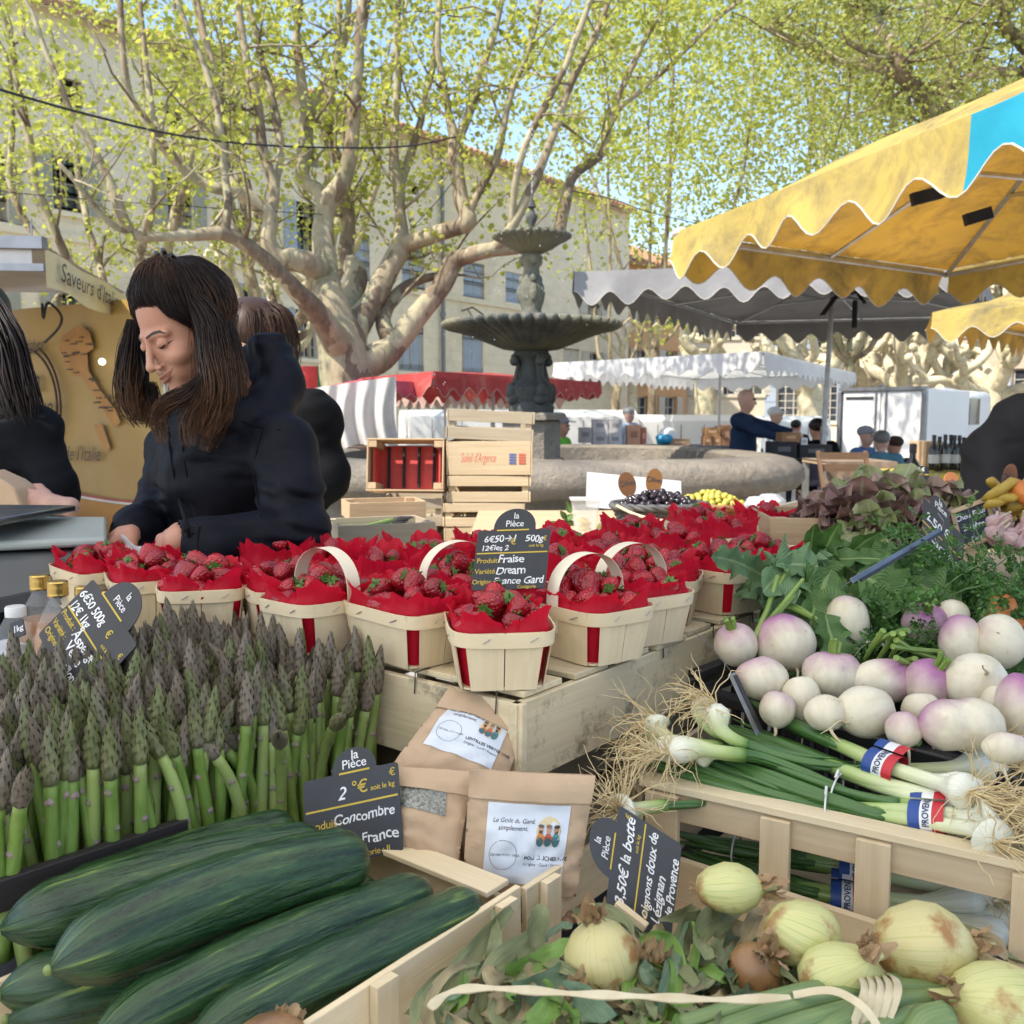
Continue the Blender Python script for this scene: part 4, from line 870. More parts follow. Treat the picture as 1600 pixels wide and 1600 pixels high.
fl = MB(); A0, A1 = P(70, 389, 3.9), P(198, 461, 5.35); fl.grid(lambda u, v: A0.lerp(A1, u) + V((.01 * math.sin(u * 12), 0, -(.155 - .01 * math.sin(u * 9)) * v)), 20, 3); part(vt, 'side_flap', fl, mat('awning_flap', (.60, .47, .18), (.60, .53, .32), .5, 1.2))
tm = text_mb("Saveurs d'Italie", 1, .3, .004, wobble=.05); w_ = max(q_[0] for q_ in tm.v); o = MB(); dd = (A1 - A0); put(o, tm, A0 + dd * .07 + V((.03, 0, -.115)), dd * (.70 / w_), V((0, 0, .115)), n_off=0); part(vt, 'lettering', o, M_ink)
lid = MB(); lz = A0.z + .01
lid.add([(A0.x, A0.y, lz), (A1.x, A1.y, A1.z + .01), (A1.x - 3.2, A1.y + .2, A1.z + .06), (A0.x - 2.6, A0.y, lz + .05)], [(0, 1, 2, 3)])
part(vt, 'awning_lid', lid, mat('van_ceiling', (.30, .28, .25), (.24, .22, .20), .6, 2))
eb = MB(); eb.beam((A0.x + .01, A0.y - .02, lz + .01), (A0.x - 2.6, A0.y - .02, lz + .05), .05, .05); eb.beam((A0.x + .01, A0.y - .03, lz - .09), (A0.x - 2.6, A0.y - .03, lz - .06), .02, .03); eb.tube([(A0.x - .05, A0.y, lz), (A0.x - .05, A0.y, lz + .11)], .004, 6)
part(vt, 'awning_rail', eb, M_zinc)
hb = MB(); hb.grid(lambda u, v: V((A0.x - .05 - u * 2.5, A0.y - .01, lz - .005 - .085 * v)), 6, 1); part(vt, 'rail_cover', hb, mat('silver_cover', (.55, .5, .47), (.4, .36, .33), .3, 3, metal=.4))
lm = MB(); u, z = vhit(175, 566); lm.ball(vp(u, z, .06), (.018, .018, .018)); u, z = vhit(36, 580); lm.ball(vp(u, z, .06), (.015, .015, .015))
m_, n_, p_ = _m('spot_lamp'); p_.inputs['Emission Color'].default_value = (1, .9, .75, 1); p_.inputs['Emission Strength'].default_value = 1.2; part(vt, 'lamp', lm, m_)
wr = MB(); wr.tube(smooth_path([P(66, 474, 4.6), P(68, 497, 4.6), P(75, 473, 4.6), P(95, 492, 4.8), P(92, 512, 4.9), P(70, 535, 5.2)], [.006] * 6)[0], .007, 5); part(vt, 'cable', wr, M_black)
sf = MB(); sf.box(vp(L * .55, z2 - .02, .3), (L * .95, .5, .03), frame(d, nn, V((0, 0, 1)))); part(vt, 'shelf', sf, M_vano)
bx = [(78, 122, 45, (.50, .36, .17), 'brown carton on the food van shelf'), (130, 150, 36, (.45, .40, .28), 'cream paper packet on the food van shelf'), (152, 172, 26, (.30, .14, .04), 'dark brown packet on the food van shelf')]
for x0, x1, h, cc, lbl in bx:
    u0, _ = vhit(x0, 830); u1, _ = vhit(x1, 830); hh = h * 5 / F; m = MB(); m.box(vp((u0 + u1) / 2, z2 - .004 + hh / 2, .25), (u1 - u0, .14, hh), frame(d, nn, V((0, 0, 1))), taper=1.15); m.box(vp((u0 + u1) / 2, z2 - .004 + hh + .006, .25), ((u1 - u0) * .5, .02, .014), frame(d, nn, V((0, 0, 1)))); single('packet', m, mat('packet_card', cc, None, .7), lbl, 'packet', bevel=.004)

# ------------------------------------------------------------------ white box truck, white van, back tables
M_vehw = mat('white_vehicle_paint', (.68, .68, .67), (.62, .62, .61), .35, .8, spec=.5); M_rub = mat('tyre_rubber', (.025, .025, .027), None, .8, 20); M_dkp = mat('dark_plastic', (.03, .03, .034), None, .55, 12)
D_t = 17.3; a = P(1312, 712, D_t); b = P(1442, 712, 16.3); top = P(1312, 609, D_t).z
dx = (b - a); dx.z = 0; dx.normalize(); dy = V((-dx.y, dx.x, 0)); W_ = (V((b.x, b.y, 0)) - V((a.x, a.y, 0))).length; z0 = .62
tk = thing('box_truck', 'white box truck with closed rear doors parked in front of bare trees', 'truck', (a.x, a.y, 0)); o0 = V((a.x, a.y, 0)); TM = frame(dx, dy, V((0, 0, 1)))
def tq(x, y, z): return o0 + dx * x + dy * y + V((0, 0, z))
Lb = 2.35; m = MB(); m.box(tq(W_ / 2, Lb / 2, (z0 + top) / 2), (W_, Lb, top - z0), TM); part(tk, 'cargo_box', m, M_vehw, bevel=.03)
for i in (0, 1):
    m = MB(); x0 = .05 + i * (W_ / 2 - .03); m.box(tq(x0 + (W_ / 2 - .07) / 2, -.02, (z0 + top) / 2), (W_ / 2 - .07, .035, top - z0 - .1), TM); dr = part(tk, 'rear_door', m, M_vehw, bevel=.01)
    h = MB(); xx = W_ / 2 + (-.09 if i == 0 else .09); h.tube([tq(xx, -.06, z0 + .05), tq(xx, -.06, top - .05)], .017, 8); h.box(tq(xx, -.07, z0 + .45), (.05, .04, .14), TM); sub(dr, tk, 'lock_bar', h, M_zinc)
m = MB(); m.box(tq(.35, -.045, top - .16), (.5, .012, .05), TM); part(tk, 'door_vent', m, M_dkp)
m = MB(); 
for x, z, sx_, sz in ((W_ / 2, top + .0, W_ + .06, .06), (W_ / 2, z0, W_ + .06, .08)): m.box(tq(x, -.03, z), (sx_, .1, sz), TM)
for x in (-.01, W_ + .01): m.box(tq(x, -.03, (z0 + top) / 2), (.06, .1, top - z0 - .1), TM)
m.box(tq(W_ / 2, .3, .5), (W_ * .8, .1, .14), TM); part(tk, 'door_frame', m, M_zinc)
m = MB(); m.box(tq(W_ / 2, Lb + .85, 1.15), (W_ * .92, 1.5, 1.5), TM); part(tk, 'cab', m, M_vehw, bevel=.12)
m = MB(); m.box(tq(W_ / 2, Lb + .5, 1.5), (W_ * .93, .6, .5), TM); part(tk, 'cab_window', m, M_pane)
for x in (.2, W_ - .2):
    for y in (.9, Lb + .8):
        m = MB(); m.lathe([(.2, -.12), (.37, -.12), (.4, -.08), (.4, .08), (.37, .12), (.2, .12)], 20, tq(x, y, .4), TM @ eul(0, R(90), 0)); wh = part(tk, 'wheel', m, M_rub); m = MB(); m.lathe([(.0, -.1), (.19, -.11), (.19, .11), (0, .1)], 16, tq(x, y, .4), TM @ eul(0, R(90), 0)); sub(wh, tk, 'rim', m, M_zinc)
for x in (.1, W_ - .1): m = MB(); m.box(tq(x, -.04, .52), (.14, .06, .1), TM); part(tk, 'tail_light', m, mat('red_lens', (.5, .02, .02), None, .2))
def white_van(x0, x1, D, label, top_y=642):
    a = P(x0, 650, D); b = P(x1, 650, D + .8); o0 = V((a.x, a.y, 0)); dx = (b - a); dx.z = 0; L = dx.length; dx.normalize(); dy = V((-dx.y, dx.x, 0)); T = frame(dx, dy, V((0, 0, 1))); q = lambda x, y, z: o0 + dx * x + dy * y + V((0, 0, z)); H = P((x0 + x1) / 2, top_y, D).z
    t = thing('white_van', label, 'van', o0); m = MB(); m.grid(lambda u, v: q(L * v, .95 + .95 * math.cos(math.pi * (u + 1) * 1.0) * (1), .5) if False else q(L * v, [0, 0, .06, .25, 1.65, 1.84, 1.9, 1.9][int(u * 7 + .5)], [.35, H * .62, H * .9, H, H, H * .9, H * .62, .35][int(u * 7 + .5)]), 7, 14)
    m.add([q(0, y, z) for y, z in ((0, .35), (0, H * .62), (.06, H * .9), (.25, H), (1.65, H), (1.84, H * .9), (1.9, H * .62), (1.9, .35))], [tuple(range(8))]); m.add([q(L, y, z) for y, z in ((0, .35), (0, H * .62), (.06, H * .9), (.25, H), (1.65, H), (1.84, H * .9), (1.9, H * .62), (1.9, .35))], [tuple(range(7, -1, -1))])
    part(t, 'body', m, M_vehw, smooth=40)
    for i, x in enumerate((.18 * L, .42 * L, .66 * L)): m = MB(); m.box(q(x, -.012, H * .55), (.012, .01, H * .6), T); part(t, 'door_seam', m, M_dkp)
    m = MB(); m.box(q(L * .86, .0, H * .72), (L * .16, .05, H * .2), T); part(t, 'window', m, M_pane)
    m = MB(); m.box(q(L / 2, -.02, .5), (L, .04, .12), T); part(t, 'trim', m, M_dkp)
    for x in (L * .16, L * .84): m = MB(); m.lathe([(.12, -.1), (.33, -.1), (.33, .1), (.12, .1)], 18, q(x, .1, .33), T @ eul(R(90), 0, 0)); part(t, 'wheel', m, M_rub)
    return t
white_van(845, 1000, 20, 'long white van parked behind the boxes and the man in sunglasses', 640)
white_van(1000, 1150, 21, 'white van behind the stacked brown cartons', 648)
white_van(1190, 1300, 25, 'white van in the distance between the bald man and the truck', 650)
white_van(640, 830, 23, 'white van glimpsed between the crate stacks and the fountain', 640)

def table(name, label, x0, x1, yt, D, dep=.7, m=M_crated, cloth=None, hang=.35):
    a, b = P(x0, yt, D), P(x1, yt, D); t = thing(name, label, 'table', (a.x, a.y, 0)); zt = a.z; mb = MB(); mb.box(((a.x + b.x) / 2, a.y + dep / 2, zt - .015), (b.x - a.x, dep, .03)); part(t, 'tabletop', mb, m)
    for i in (.04, .96):
        for k in (.06, .94): mb = MB(); x = lerp(a.x, b.x, i); mb.box((x, a.y + dep * k, (zt - .032) / 2), (.05, .05, zt - .034)); part(t, 'leg', mb, M_steel)
    if cloth:
        mb = MB(); mb.grid(lambda u, v: V((lerp(a.x - .01, b.x + .01, u), a.y - .012 - .02 * math.sin(u * 31) * v, zt + .004 - hang * v)), 50, 6); mb.grid(lambda u, v: V((lerp(a.x - .01, b.x + .01, u), lerp(a.y - .012, a.y + dep + .01, v), zt + .004)), 4, 4); part(t, 'tablecloth', mb, cloth)
    return zt
def carton(x0, x1, y0, y1, D, c, label, group='boxes on the stalls behind the fountain', flaps=False, dep=.25):
    a, b = P(x0, y1, D), P(x1, y0, D); w_, h = abs(b.x - a.x), b.z - a.z; loc = V(((a.x + b.x) / 2, a.y + dep / 2, a.z)); t = thing('carton', label, 'box', loc, group=group); m = MB(); m.box((0, 0, h / 2), (w_, dep, h)); part(t, 'body', m, mat('carton_card', c, tuple(x * .75 for x in c), .8, 6), local=True, bevel=.004)
    m = MB(); m.box((0, 0, h * .98), (w_ * .96, .03, h * .045)); m.box((0, -dep / 2 - .002, h * .55), (w_ * .5, .003, h * .3)); part(t, 'print', m, mat('carton_print', tuple(min(1, x * 1.5 + .08) for x in c) if sum(c) < 1 else tuple(x * .55 for x in c), None, .8), local=True); return t
M_dkcl = mat('dark_tablecloth', (.035, .035, .05), (.02, .02, .03), .9, 6)
zA = table('stall_table', 'long table of boxes behind the fountain basin', 880, 1150, 697, 13.5, .8, M_crated, M_dkcl, .5)
cs_ = [(905, 925, 668, 692, (.45, .42, .40)), (926, 950, 655, 676, (.55, .52, .5)), (926, 950, 676, 697, (.5, .48, .46)), (951, 972, 655, 676, (.52, .5, .48)), (951, 972, 676, 697, (.56, .54, .52)), (980, 1001, 664, 697, (.55, .30, .18)), (1002, 1010, 668, 697, (.4, .15, .1)), (1046, 1078, 686, 697, (.34, .22, .12)), (1100, 1113, 682, 697, (.28, .15, .07)), (1114, 1127, 682, 697, (.30, .17, .08)), (1102, 1126, 668, 682, (.33, .18, .08)), (1128, 1142, 664, 697, (.27, .14, .07))]
nm = ['grey white carton at the left end of the long table', 'upper left of the four white cartons on the long table', 'lower left of the four white cartons on the long table', 'upper right of the four white cartons on the long table', 'lower right of the four white cartons on the long table', 'orange printed carton beside the man in sunglasses', 'narrow dark red carton beside the orange printed carton', 'flat open brown carton near the blue bags', 'small brown carton, left of the pair below the stacked brown carton', 'small brown carton, right of the pair below the stacked brown carton', 'brown carton stacked on top of two smaller ones by the white parasol pole', 'tall brown carton next to the bald man']
for (x0, x1, y0, y1, c), l in zip(cs_, nm): carton(x0, x1, y0, y1, 13.75, c, l)
table('stall_table', 'lower bench of blue and red trays behind the fountain', 890, 1140, 716, 12.6, .6, M_crated, M_dkcl, .3)
for i, (x0, x1, c, l) in enumerate([(906, 940, (.18, .26, .42), 'pale blue tray on the lower bench'), (955, 990, (.08, .10, .2), 'navy tray on the lower bench'), (992, 1026, (.45, .28, .30), 'pink and blue tray on the lower bench'), (1032, 1080, (.32, .25, .22), 'long brown tray on the lower bench'), (1082, 1118, (.2, .14, .12), 'dark tray at the right end of the lower bench')]): carton(x0, x1, 703, 716, 12.7, c, l, 'trays on the lower bench')
bgm = MB(); c = P(1038, 690, 13.8)
for k in range(7): bgm.ball(c + V((U(-.12, .1), U(-.05, .05), U(0, .06))), (U(.06, .1), .07, U(.05, .08)), nu=8, nv=6)
single('blue_bag', bgm, mat('blue_plastic', (.03, .3, .5), None, .35), 'heap of bright blue plastic bags beside the white dome', 'bag')
dm = MB(); dm.lathe([(.0, .16), (.07, .15), (.12, .1), (.14, .02), (.145, 0)], 16, P(1043, 684, 13.9)); single('white_dome', dm, M_vehw, 'white domed cover behind the blue bags', 'cover')
# tables, bags and chair at right
table('stall_table', 'table with dark crates and bags behind the bald man', 1145, 1300, 722, 9.6, .8, M_dkp, M_dkcl, .25)
for x0, x1, y0, y1, c, l in [(1205, 1245, 690, 716, (.02, .02, .025), 'black plastic crate behind the bald man'), (1250, 1300, 695, 716, (.025, .025, .03), 'black plastic crate against the grey parasol pole'), (1222, 1250, 676, 692, (.28, .15, .07), 'brown leather bag on a black crate'), (1252, 1262, 684, 697, (.6, .6, .62), 'white price card box by the pole')]: carton(x0, x1, y0, y1, 9.9, c, l, 'things on the table behind the bald man')
M_burl = mat('brown_cloth', (.27, .20, .14), (.18, .13, .09), .9, 7, bmp=.4)
table('stall_table', 'table draped in brown cloth behind the folding chair', 1292, 1400, 722, 8.2, .7, M_crated, M_burl, .5)
M_chair = wood('dark_chair_wood', (.17, .10, .055), (.10, .06, .035)); ch = P(1338, 770, 7.9); ch.z = 0; ct = thing('folding_chair', 'wooden folding chair in front of the brown draped table', 'chair', ch)
s_ = .0052
for sx_ in (-1, 1):
    m = MB(); m.beam(ch + V((sx_ * .2, -.2, 0)), ch + V((sx_ * .2 - .06, .22, 1.12)), .03, .03, (1, 0, 0)); part(ct, 'leg', m, M_chair); m = MB(); m.beam(ch + V((sx_ * .17, .25, 0)), ch + V((sx_ * .17, -.2, .76)), .03, .03, (1, 0, 0)); part(ct, 'leg', m, M_chair)
m = MB(); 
for k in range(5): m.box(ch + V((0, -.16 + .08 * k, .76)), (.4, .065, .02))
part(ct, 'seat', m, M_chair); m = MB()
for z in (.98, 1.08): m.box(ch + V((-.05, .19, z)), (.42, .018, .06))
part(ct, 'backrest', m, M_chair)
table('stall_table', 'yellow covered table near the person in black at the right', 1410, 1560, 742, 5.6, .6, M_crated, mat('yellow_cover', (.45, .36, .06), None, .7), .3)
def bottle_dark(x, y, D, h, label, c=(.02, .02, .015)):
    p = P(x, y, D); m = MB(); r = h * .14; t = thing('wine_bottle', label, 'bottle', p, group='dark bottles on the right stalls'); m.lathe([(r * .9, 0), (r, .01), (r, h * .58), (r * .8, h * .68), (r * .36, h * .78), (r * .34, h)], 14); part(t, 'body', m, mat('dark_glass', c, None, .08), local=True); m = MB(); m.lathe([(r * .4, h * .86), (r * .42, h * .87), (r * .42, h * 1.01), (0, h * 1.02)], 10); part(t, 'cap', m, M_dkp, local=True); m = MB(); m.lathe([(r * 1.01, h * .2), (r * 1.01, h * .45)], 14); part(t, 'label', m, mat('bottle_label', (.5, .5, .48)), local=True)
bottle_dark(1423, 790, 4.2, .27, 'dark bottle with a pale label behind the far price sign')
for i in range(9): bottle_dark(1458 + i * 8 + U(-2, 2), 735 + U(-2, 2), 5.75 + U(0, .2), .21, 'small dark bottle in the row by the person in black')
for x0, x1, y0, y1, c, l in [(1445, 1478, 690, 735, (.50, .34, .2), 'tall brown paper carton with a white lid on the yellow table'), (1480, 1500, 704, 736, (.5, .52, .55), 'grey plastic box beside the row of small bottles')]: carton(x0, x1, y0, y1, 6.0, c, l, 'things on the yellow table')

# ------------------------------------------------------------------ overhead cables
for i, (pts, r, l) in enumerate([([(-60, 120, 7), (0, 140, 7.4), (130, 177, 8.4), (270, 210, 9.6), (400, 226, 10.6), (540, 231, 11.4), (640, 228, 11.8), (712, 214, 12.2)], .012, 'thick black cable sagging from the left edge to the big plane tree'), ([(-60, 292, 9), (60, 305, 9.6), (200, 316, 10.4), (350, 326, 11.2), (505, 335, 11.9)], .005, 'thin cable below the thick one running to the big plane tree'), ([(640, 360, 11.9), (680, 318, 12), (708, 284, 12.1)], .006, 'short dark cable slanting between two limbs of the big plane tree'), ([(860, 292, 12.8), (960, 312, 14), (1010, 330, 15), (1100, 352, 17)], .008, 'thin cable from the big plane tree towards the grey parasol')]):
    p, r_ = smooth_path([P(x, y, D) for x, y, D in pts], [r] * len(pts)); m = MB(); m.tube(p, r_, 5); single('cable', m, M_black, l, 'cable', group='overhead cables')
# ================================================================== PEOPLE
def skin_mat(name, c, c2):
    m, n, p = _m(name); co = coords(n, 'Object'); f = noise(n, co, 14, 4); col = ramp(n, f, [(.3, c2), (.7, c)]); n.links.new(col, p.inputs['Base Color']); p.inputs['Roughness'].default_value = .52; p.inputs['Subsurface Weight'].default_value = .06; p.inputs['Subsurface Radius'].default_value = (.01, .004, .002); p.inputs['Subsurface Scale'].default_value = .5
    bump(n, p, noise(n, co, 400, 3), .06, .001); return m
M_skin = skin_mat('skin_tan', (.47, .245, .165), (.40, .19, .125)); M_skin2 = skin_mat('skin_fair', (.55, .34, .26), (.48, .27, .2))
M_lip = mat('lips', (.38, .150, .115), (.33, .125, .095), .4, 60); M_brow = mat('brow_hair', (.02, .012, .008), None, .6, 100)
def hair_mat(name, root, tip):
    m, n, p = _m(name); tc = nd(n, 'TexCoord'); sp = nd(n, 'SeparateXYZ'); n.links.new(tc.outputs['UV'], sp.inputs[0]); col = ramp(n, sp.outputs[0], [(.45, root), (.95, tip)]); f = noise(n, tc.outputs['Object'], 60, 2); col = mixc(n, f, tuple(x * .5 for x in root), col); n.links.new(col, p.inputs['Base Color']); p.inputs['Roughness'].default_value = .42; p.inputs['Specular IOR Level'].default_value = .28; return m
M_hair = hair_mat('dark_brown_hair', (.022, .012, .010), (.17, .08, .035)); M_hairb = hair_mat('brown_hair', (.05, .025, .015), (.09, .045, .025)); M_hairk = hair_mat('black_hair', (.014, .009, .009), (.022, .013, .011))
def cloth_mat(name, c, c2=None, rough=.7, bs=220, sheen=.2, b=.12): return mat(name, c, c2, rough, 6, bmp=b, bscale=bs, sheen=0, spec=.12, bdist=.002)
M_navy = cloth_mat('navy_parka', (.0065, .007, .0125), (.0045, .005, .009), .6); M_blk = cloth_mat('black_knit', (.006, .0065, .009), (.004, .0045, .006), .85, 300, .1); M_blk2 = cloth_mat('black_jacket', (.004, .004, .005), None, .8); M_jean = cloth_mat('dark_trousers', (.012, .014, .02), None, .85); M_shoe = mat('shoe_leather', (.03, .025, .022), None, .5, 20)

def strand_mb(guides, seed=0):   # guides: (points, radii of spread, count, thickness)
    r_ = random.Random(seed); m = MB()
    for pts, spread, cnt, th in guides:
        pts = [V(p) for p in pts]
        for _ in range(cnt):
            a, rr = r_.uniform(0, 6.28), math.sqrt(r_.uniform(0, 1)); a2 = r_.uniform(0, 6.28); ph = r_.uniform(0, 6.28); q = []; cut = r_.uniform(.7, 1.0)
            P_, S_ = smooth_path(pts, spread, 4); n_ = max(4, int(len(P_) * cut))
            for i in range(n_):
                t = (P_[min(i + 1, len(P_) - 1)] - P_[max(i - 1, 0)]).normalized(); x = t.cross(V((0, 1, .3))).normalized(); y = t.cross(x); k = S_[i]
                q.append(P_[i] + (x * math.cos(a) + y * math.sin(a)) * rr * k + (x * math.cos(a2) + y * math.sin(a2)) * (.003 + .005 * i / n_) * math.sin(i * .5 + ph))
            R_ = [th * (.5 + .5 * math.sin(min(1, (i + 1) / n_ * 1.6) * 1.57)) * (1 - .75 * max(0, (i / n_ - .6) / .4)) for i in range(n_)]
            o = len(m.uv); m.tube(q, R_, 3, cap=False); L = max(u[0] for f in m.uv[o:] for u in f)
            m.uv[o:] = [[(u / L, v) for u, v in f] for f in m.uv[o:]]
    return m
def hand_fn(M, o, curl, thumb=((.55, .55, -.55), (.35, .75, -.55)), mir=1, s=.93, spread=(0.10, .03, -.04, -.12), wl=.05, wr=None):
    o = V(o); W = lambda p: tuple(o + M @ (V((p[0] * mir, p[1], p[2])) * s)); ch = []
    for i, (x, L) in enumerate(zip((.027, .009, -.009, -.026), (.074, .083, .077, .060))):
        a = 0; p = V((x, .082 - abs(x - .005) * .25, 0)); c = [(W((x * .7, .015, 0)), .0135 * s), (W(p), .0105 * s)]; dx = spread[i]
        for k, fr in enumerate((.45, .30, .25)):
            a += R(curl[i][k]); d = V((dx * math.cos(a), math.cos(a), -math.sin(a))); p = p + d * L * fr; c.append((W(p), (.0092, .0083, .0068)[k] * s))
        ch.append(c)
    p = V((.026, .018, -.006)); c = [(W((.012, .0, 0)), .016 * s), (W(p), .0155 * s)]
    for d, L, r in ((thumb[0], .040, .0115), (thumb[1], .034, .0085)): p = p + V(d).normalized() * L; c.append((W(p), r * s))
    ch.append(c); ch.append([(tuple(wr) if wr else W((0, -wl, 0)), .024 * s), (W((0, -.005, 0)), .022 * s), (W((.004, .04, 0)), .017 * s)]); ch.append([(W((.018, .03, 0)), .015 * s), (W((-.02, .035, 0)), .014 * s)]); ch.append([(W((.02, .07, 0)), .0115 * s), (W((-.02, .066, 0)), .011 * s)])
    return ch
def hand_part(root, M, o, curl, mt, h=.0016, name='hand', **k):
    ch = hand_fn(M, o, curl, **k); fins = [hull([c], .004) for c in ch[:5]]; palm = hull(ch[5:], .018)
    def fn(X, Y, Z):
        d = palm(X, Y, Z)
        for f in fins: d = smin(d, f(X, Y, Z), .0045)
        return d
    lo, hi = bounds([p for c in ch for p, r in c], .03); vs, fs = snet(fn, lo, hi, h); return part(root, name, mb_np(vs, fs), mt, smooth=180)
def sdf_part(root, name, fn, pts, pad, h, mt, **k):
    lo, hi = bounds(pts, pad); vs, fs = snet(fn, lo, hi, h); return part(root, name, mb_np(vs, fs), mt, smooth=180, **k)

# ---------------------------------------------------------------- the vendor
wp = P(360, 700, 1.93); vn = thing('person', 'smiling woman in a navy hooded parka with half up dark hair', 'person', (wp.x, wp.y, 0), group=None)
HM = eul(R(27), R(-4), R(-40)); HS = .925; HO = P(238, 538, 1.77) - HM @ V((0, -.082, 0)) * HS
def hl(p): return HO + HM @ V(p) * HS
def head_local(X, Y, Z):
    E = lambda c, r: sd_ell(X, Y, Z, c, r); Cc = lambda a, b, ra, rb: sd_cap(X, Y, Z, a, b, ra, rb)
    d = E((0, .012, .035), (.071, .092, .086)); d = smin(d, E((0, -.028, -.028), (.060, .062, .082)), .02); d = smin(d, E((0, -.042, -.072), (.046, .045, .042)), .02); d = smin(d, E((0, -.078, -.106), (.017, .015, .014)), .022)
    for s in (-1, 1):
        d = smin(d, E((s * .040, -.063, -.036), (.024, .024, .020)), .016); d = smin(d, Cc((s * .012, -.086, .016), (s * .046, -.070, .014), .007, .006), .014)
        d = smax(d, -E((s * .031, -.100, -.003), (.016, .016, .0115)), .012); d = smin(d, E((s * .031, -.0775, -.003), (.0135, .0125, .0115)), .003)
    d = smin(d, Cc((0, -.088, .004), (0, -.109, -.036), .0058, .0082), .009); d = smin(d, E((0, -.110, -.041), (.0095, .009, .008)), .006)
    for s in (-1, 1): d = smin(d, E((s * .0115, -.099, -.045), (.0062, .008, .0058)), .006); d = smax(d, -E((s * .006, -.106, -.051), (.0032, .005, .003)), .003)
    for s in (-1, 1):
        d = smin(d, Cc((0, -.0985, -.0655), (s * .030, -.078, -.0575), .0040, .0024), .005); d = smin(d, Cc((0, -.0965, -.0755), (s * .028, -.078, -.0615), .0046, .0026), .005); d = smax(d, -Cc((0, -.105, -.0705), (s * .030, -.0845, -.0585), .0017, .0017), .003)
        d = smin(d, E((s * .072, .012, -.015), (.010, .018, .028)), .006); d = smin(d, E((s * .030, -.070, -.066), (.010, .012, .014)), .014)
    d = smin(d, Cc((0, .02, -.06), (0, .035, -.16), .046, .046), .03); return d
vs, fs = snet(head_local, (-.1, -.14, -.24), (.1, .14, .14), .0021); vs = np.array([tuple(hl(p)) for p in vs.tolist()])
part(vn, 'head', mb_np(vs, fs), M_skin, smooth=180)
def front_y(x, z):
    ys = np.linspace(-.135, -.02, 300); d = head_local(np.full(300, x), ys, np.full(300, z)); i = int(np.argmax(d < 0)); return ys[i]
def face_patch(cv, wd, off, n_=14, k=3):   # strip along a curve of (x, z) on the face
    m = MB(); pts = []
    for i in range(n_ + 1):
        t = i / n_ * (len(cv) - 1); j = min(int(t), len(cv) - 2); f = t - j; x = lerp(cv[j][0], cv[j + 1][0], f); z = lerp(cv[j][1], cv[j + 1][1], f); w_ = lerp(wd[j], wd[j + 1], f); pts.append((x, z, w_))
    m.grid(lambda u, v: (lambda q: hl((q[0], front_y(q[0], q[1] + (v - .5) * q[2]) - off, q[1] + (v - .5) * q[2])))(pts[int(round(u * n_))]), n_, k); return m
for s in (-1, 1):
    part(vn, 'eyebrow', face_patch([(s * .010, .0165), (s * .026, .0215), (s * .040, .0205), (s * .052, .0140)], [.0042, .0058, .0044, .0014], .0008), M_brow)
    lid = face_patch([(s * .0175, -.0085), (s * .024, -.0098), (s * .031, -.0105), (s * .039, -.0088), (s * .0475, -.0045)], [.0018, .0038, .0046, .0034, .0014], .0010); part(vn, 'eyelashes', lid, M_brow)
    part(vn, 'eyelid_crease', face_patch([(s * .019, .0020), (s * .031, .0050), (s * .045, .0012)], [.0006, .0012, .0006], .0004), M_lip)
part(vn, 'upper_lip', face_patch([(-.0275, -.0585), (-.013, -.0635), (-.004, -.0645), (0, -.0655), (.004, -.0645), (.013, -.0635), (.0275, -.0585)], [.0008, .0036, .0050, .0046, .0050, .0036, .0008], .0006, 24), M_lip)
part(vn, 'lower_lip', face_patch([(-.0245, -.0625), (-.012, -.0725), (0, -.0750), (.012, -.0725), (.0245, -.0625)], [.0008, .0046, .0060, .0046, .0008], .0006, 24), M_lip)
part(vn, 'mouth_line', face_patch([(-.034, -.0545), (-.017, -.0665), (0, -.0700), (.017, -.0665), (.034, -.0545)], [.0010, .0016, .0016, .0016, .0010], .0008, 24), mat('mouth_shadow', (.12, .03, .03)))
# hair: a cap over the skull plus strands
def hair_cap(X, Y, Z):
    d = sd_ell(X, Y, Z, (0, .022, .040), (.078, .096, .087)); d = smin(d, sd_ell(X, Y, Z, (0, -.020, .092), (.050, .045, .032)), .03); d = smin(d, sd_ell(X, Y, Z, (0, .05, -.01), (.062, .05, .07)), .03)
    f = smin(sd_ell(X, Y, Z, (0, -.115, .0), (.069, .095, .088)), sd_ell(X, Y, Z, (0, -.09, -.08), (.064, .10, .07)), .02); return smax(d, -f, .012) - .0015 * np.sin(X * 320 + wob(X, Y, Z, 40) * 3)
vs, fs = snet(hair_cap, (-.12, -.14, -.15), (.12, .16, .16), .003); vs = np.array([tuple(hl(p)) for p in vs.tolist()]); m1 = mb_np(vs, fs)
gd = []; clip = V((0, .035, .134)); cc = V((0, .022, .040))
def on_cap(p, k=1.03):
    q = V(p) - cc; s = math.sqrt((q.x / .079) ** 2 + (q.y / .097) ** 2 + (q.z / .087) ** 2); return cc + q * (k / s)
hl_pts = [(-.074, -.035, .0), (-.068, -.055, .025), (-.058, -.068, .048), (-.045, -.079, .062), (-.025, -.088, .070), (0, -.092, .072), (.025, -.088, .070), (.045, -.079, .062), (.058, -.068, .048), (.068, -.055, .025), (.074, -.035, .0), (.078, -.01, -.01)]
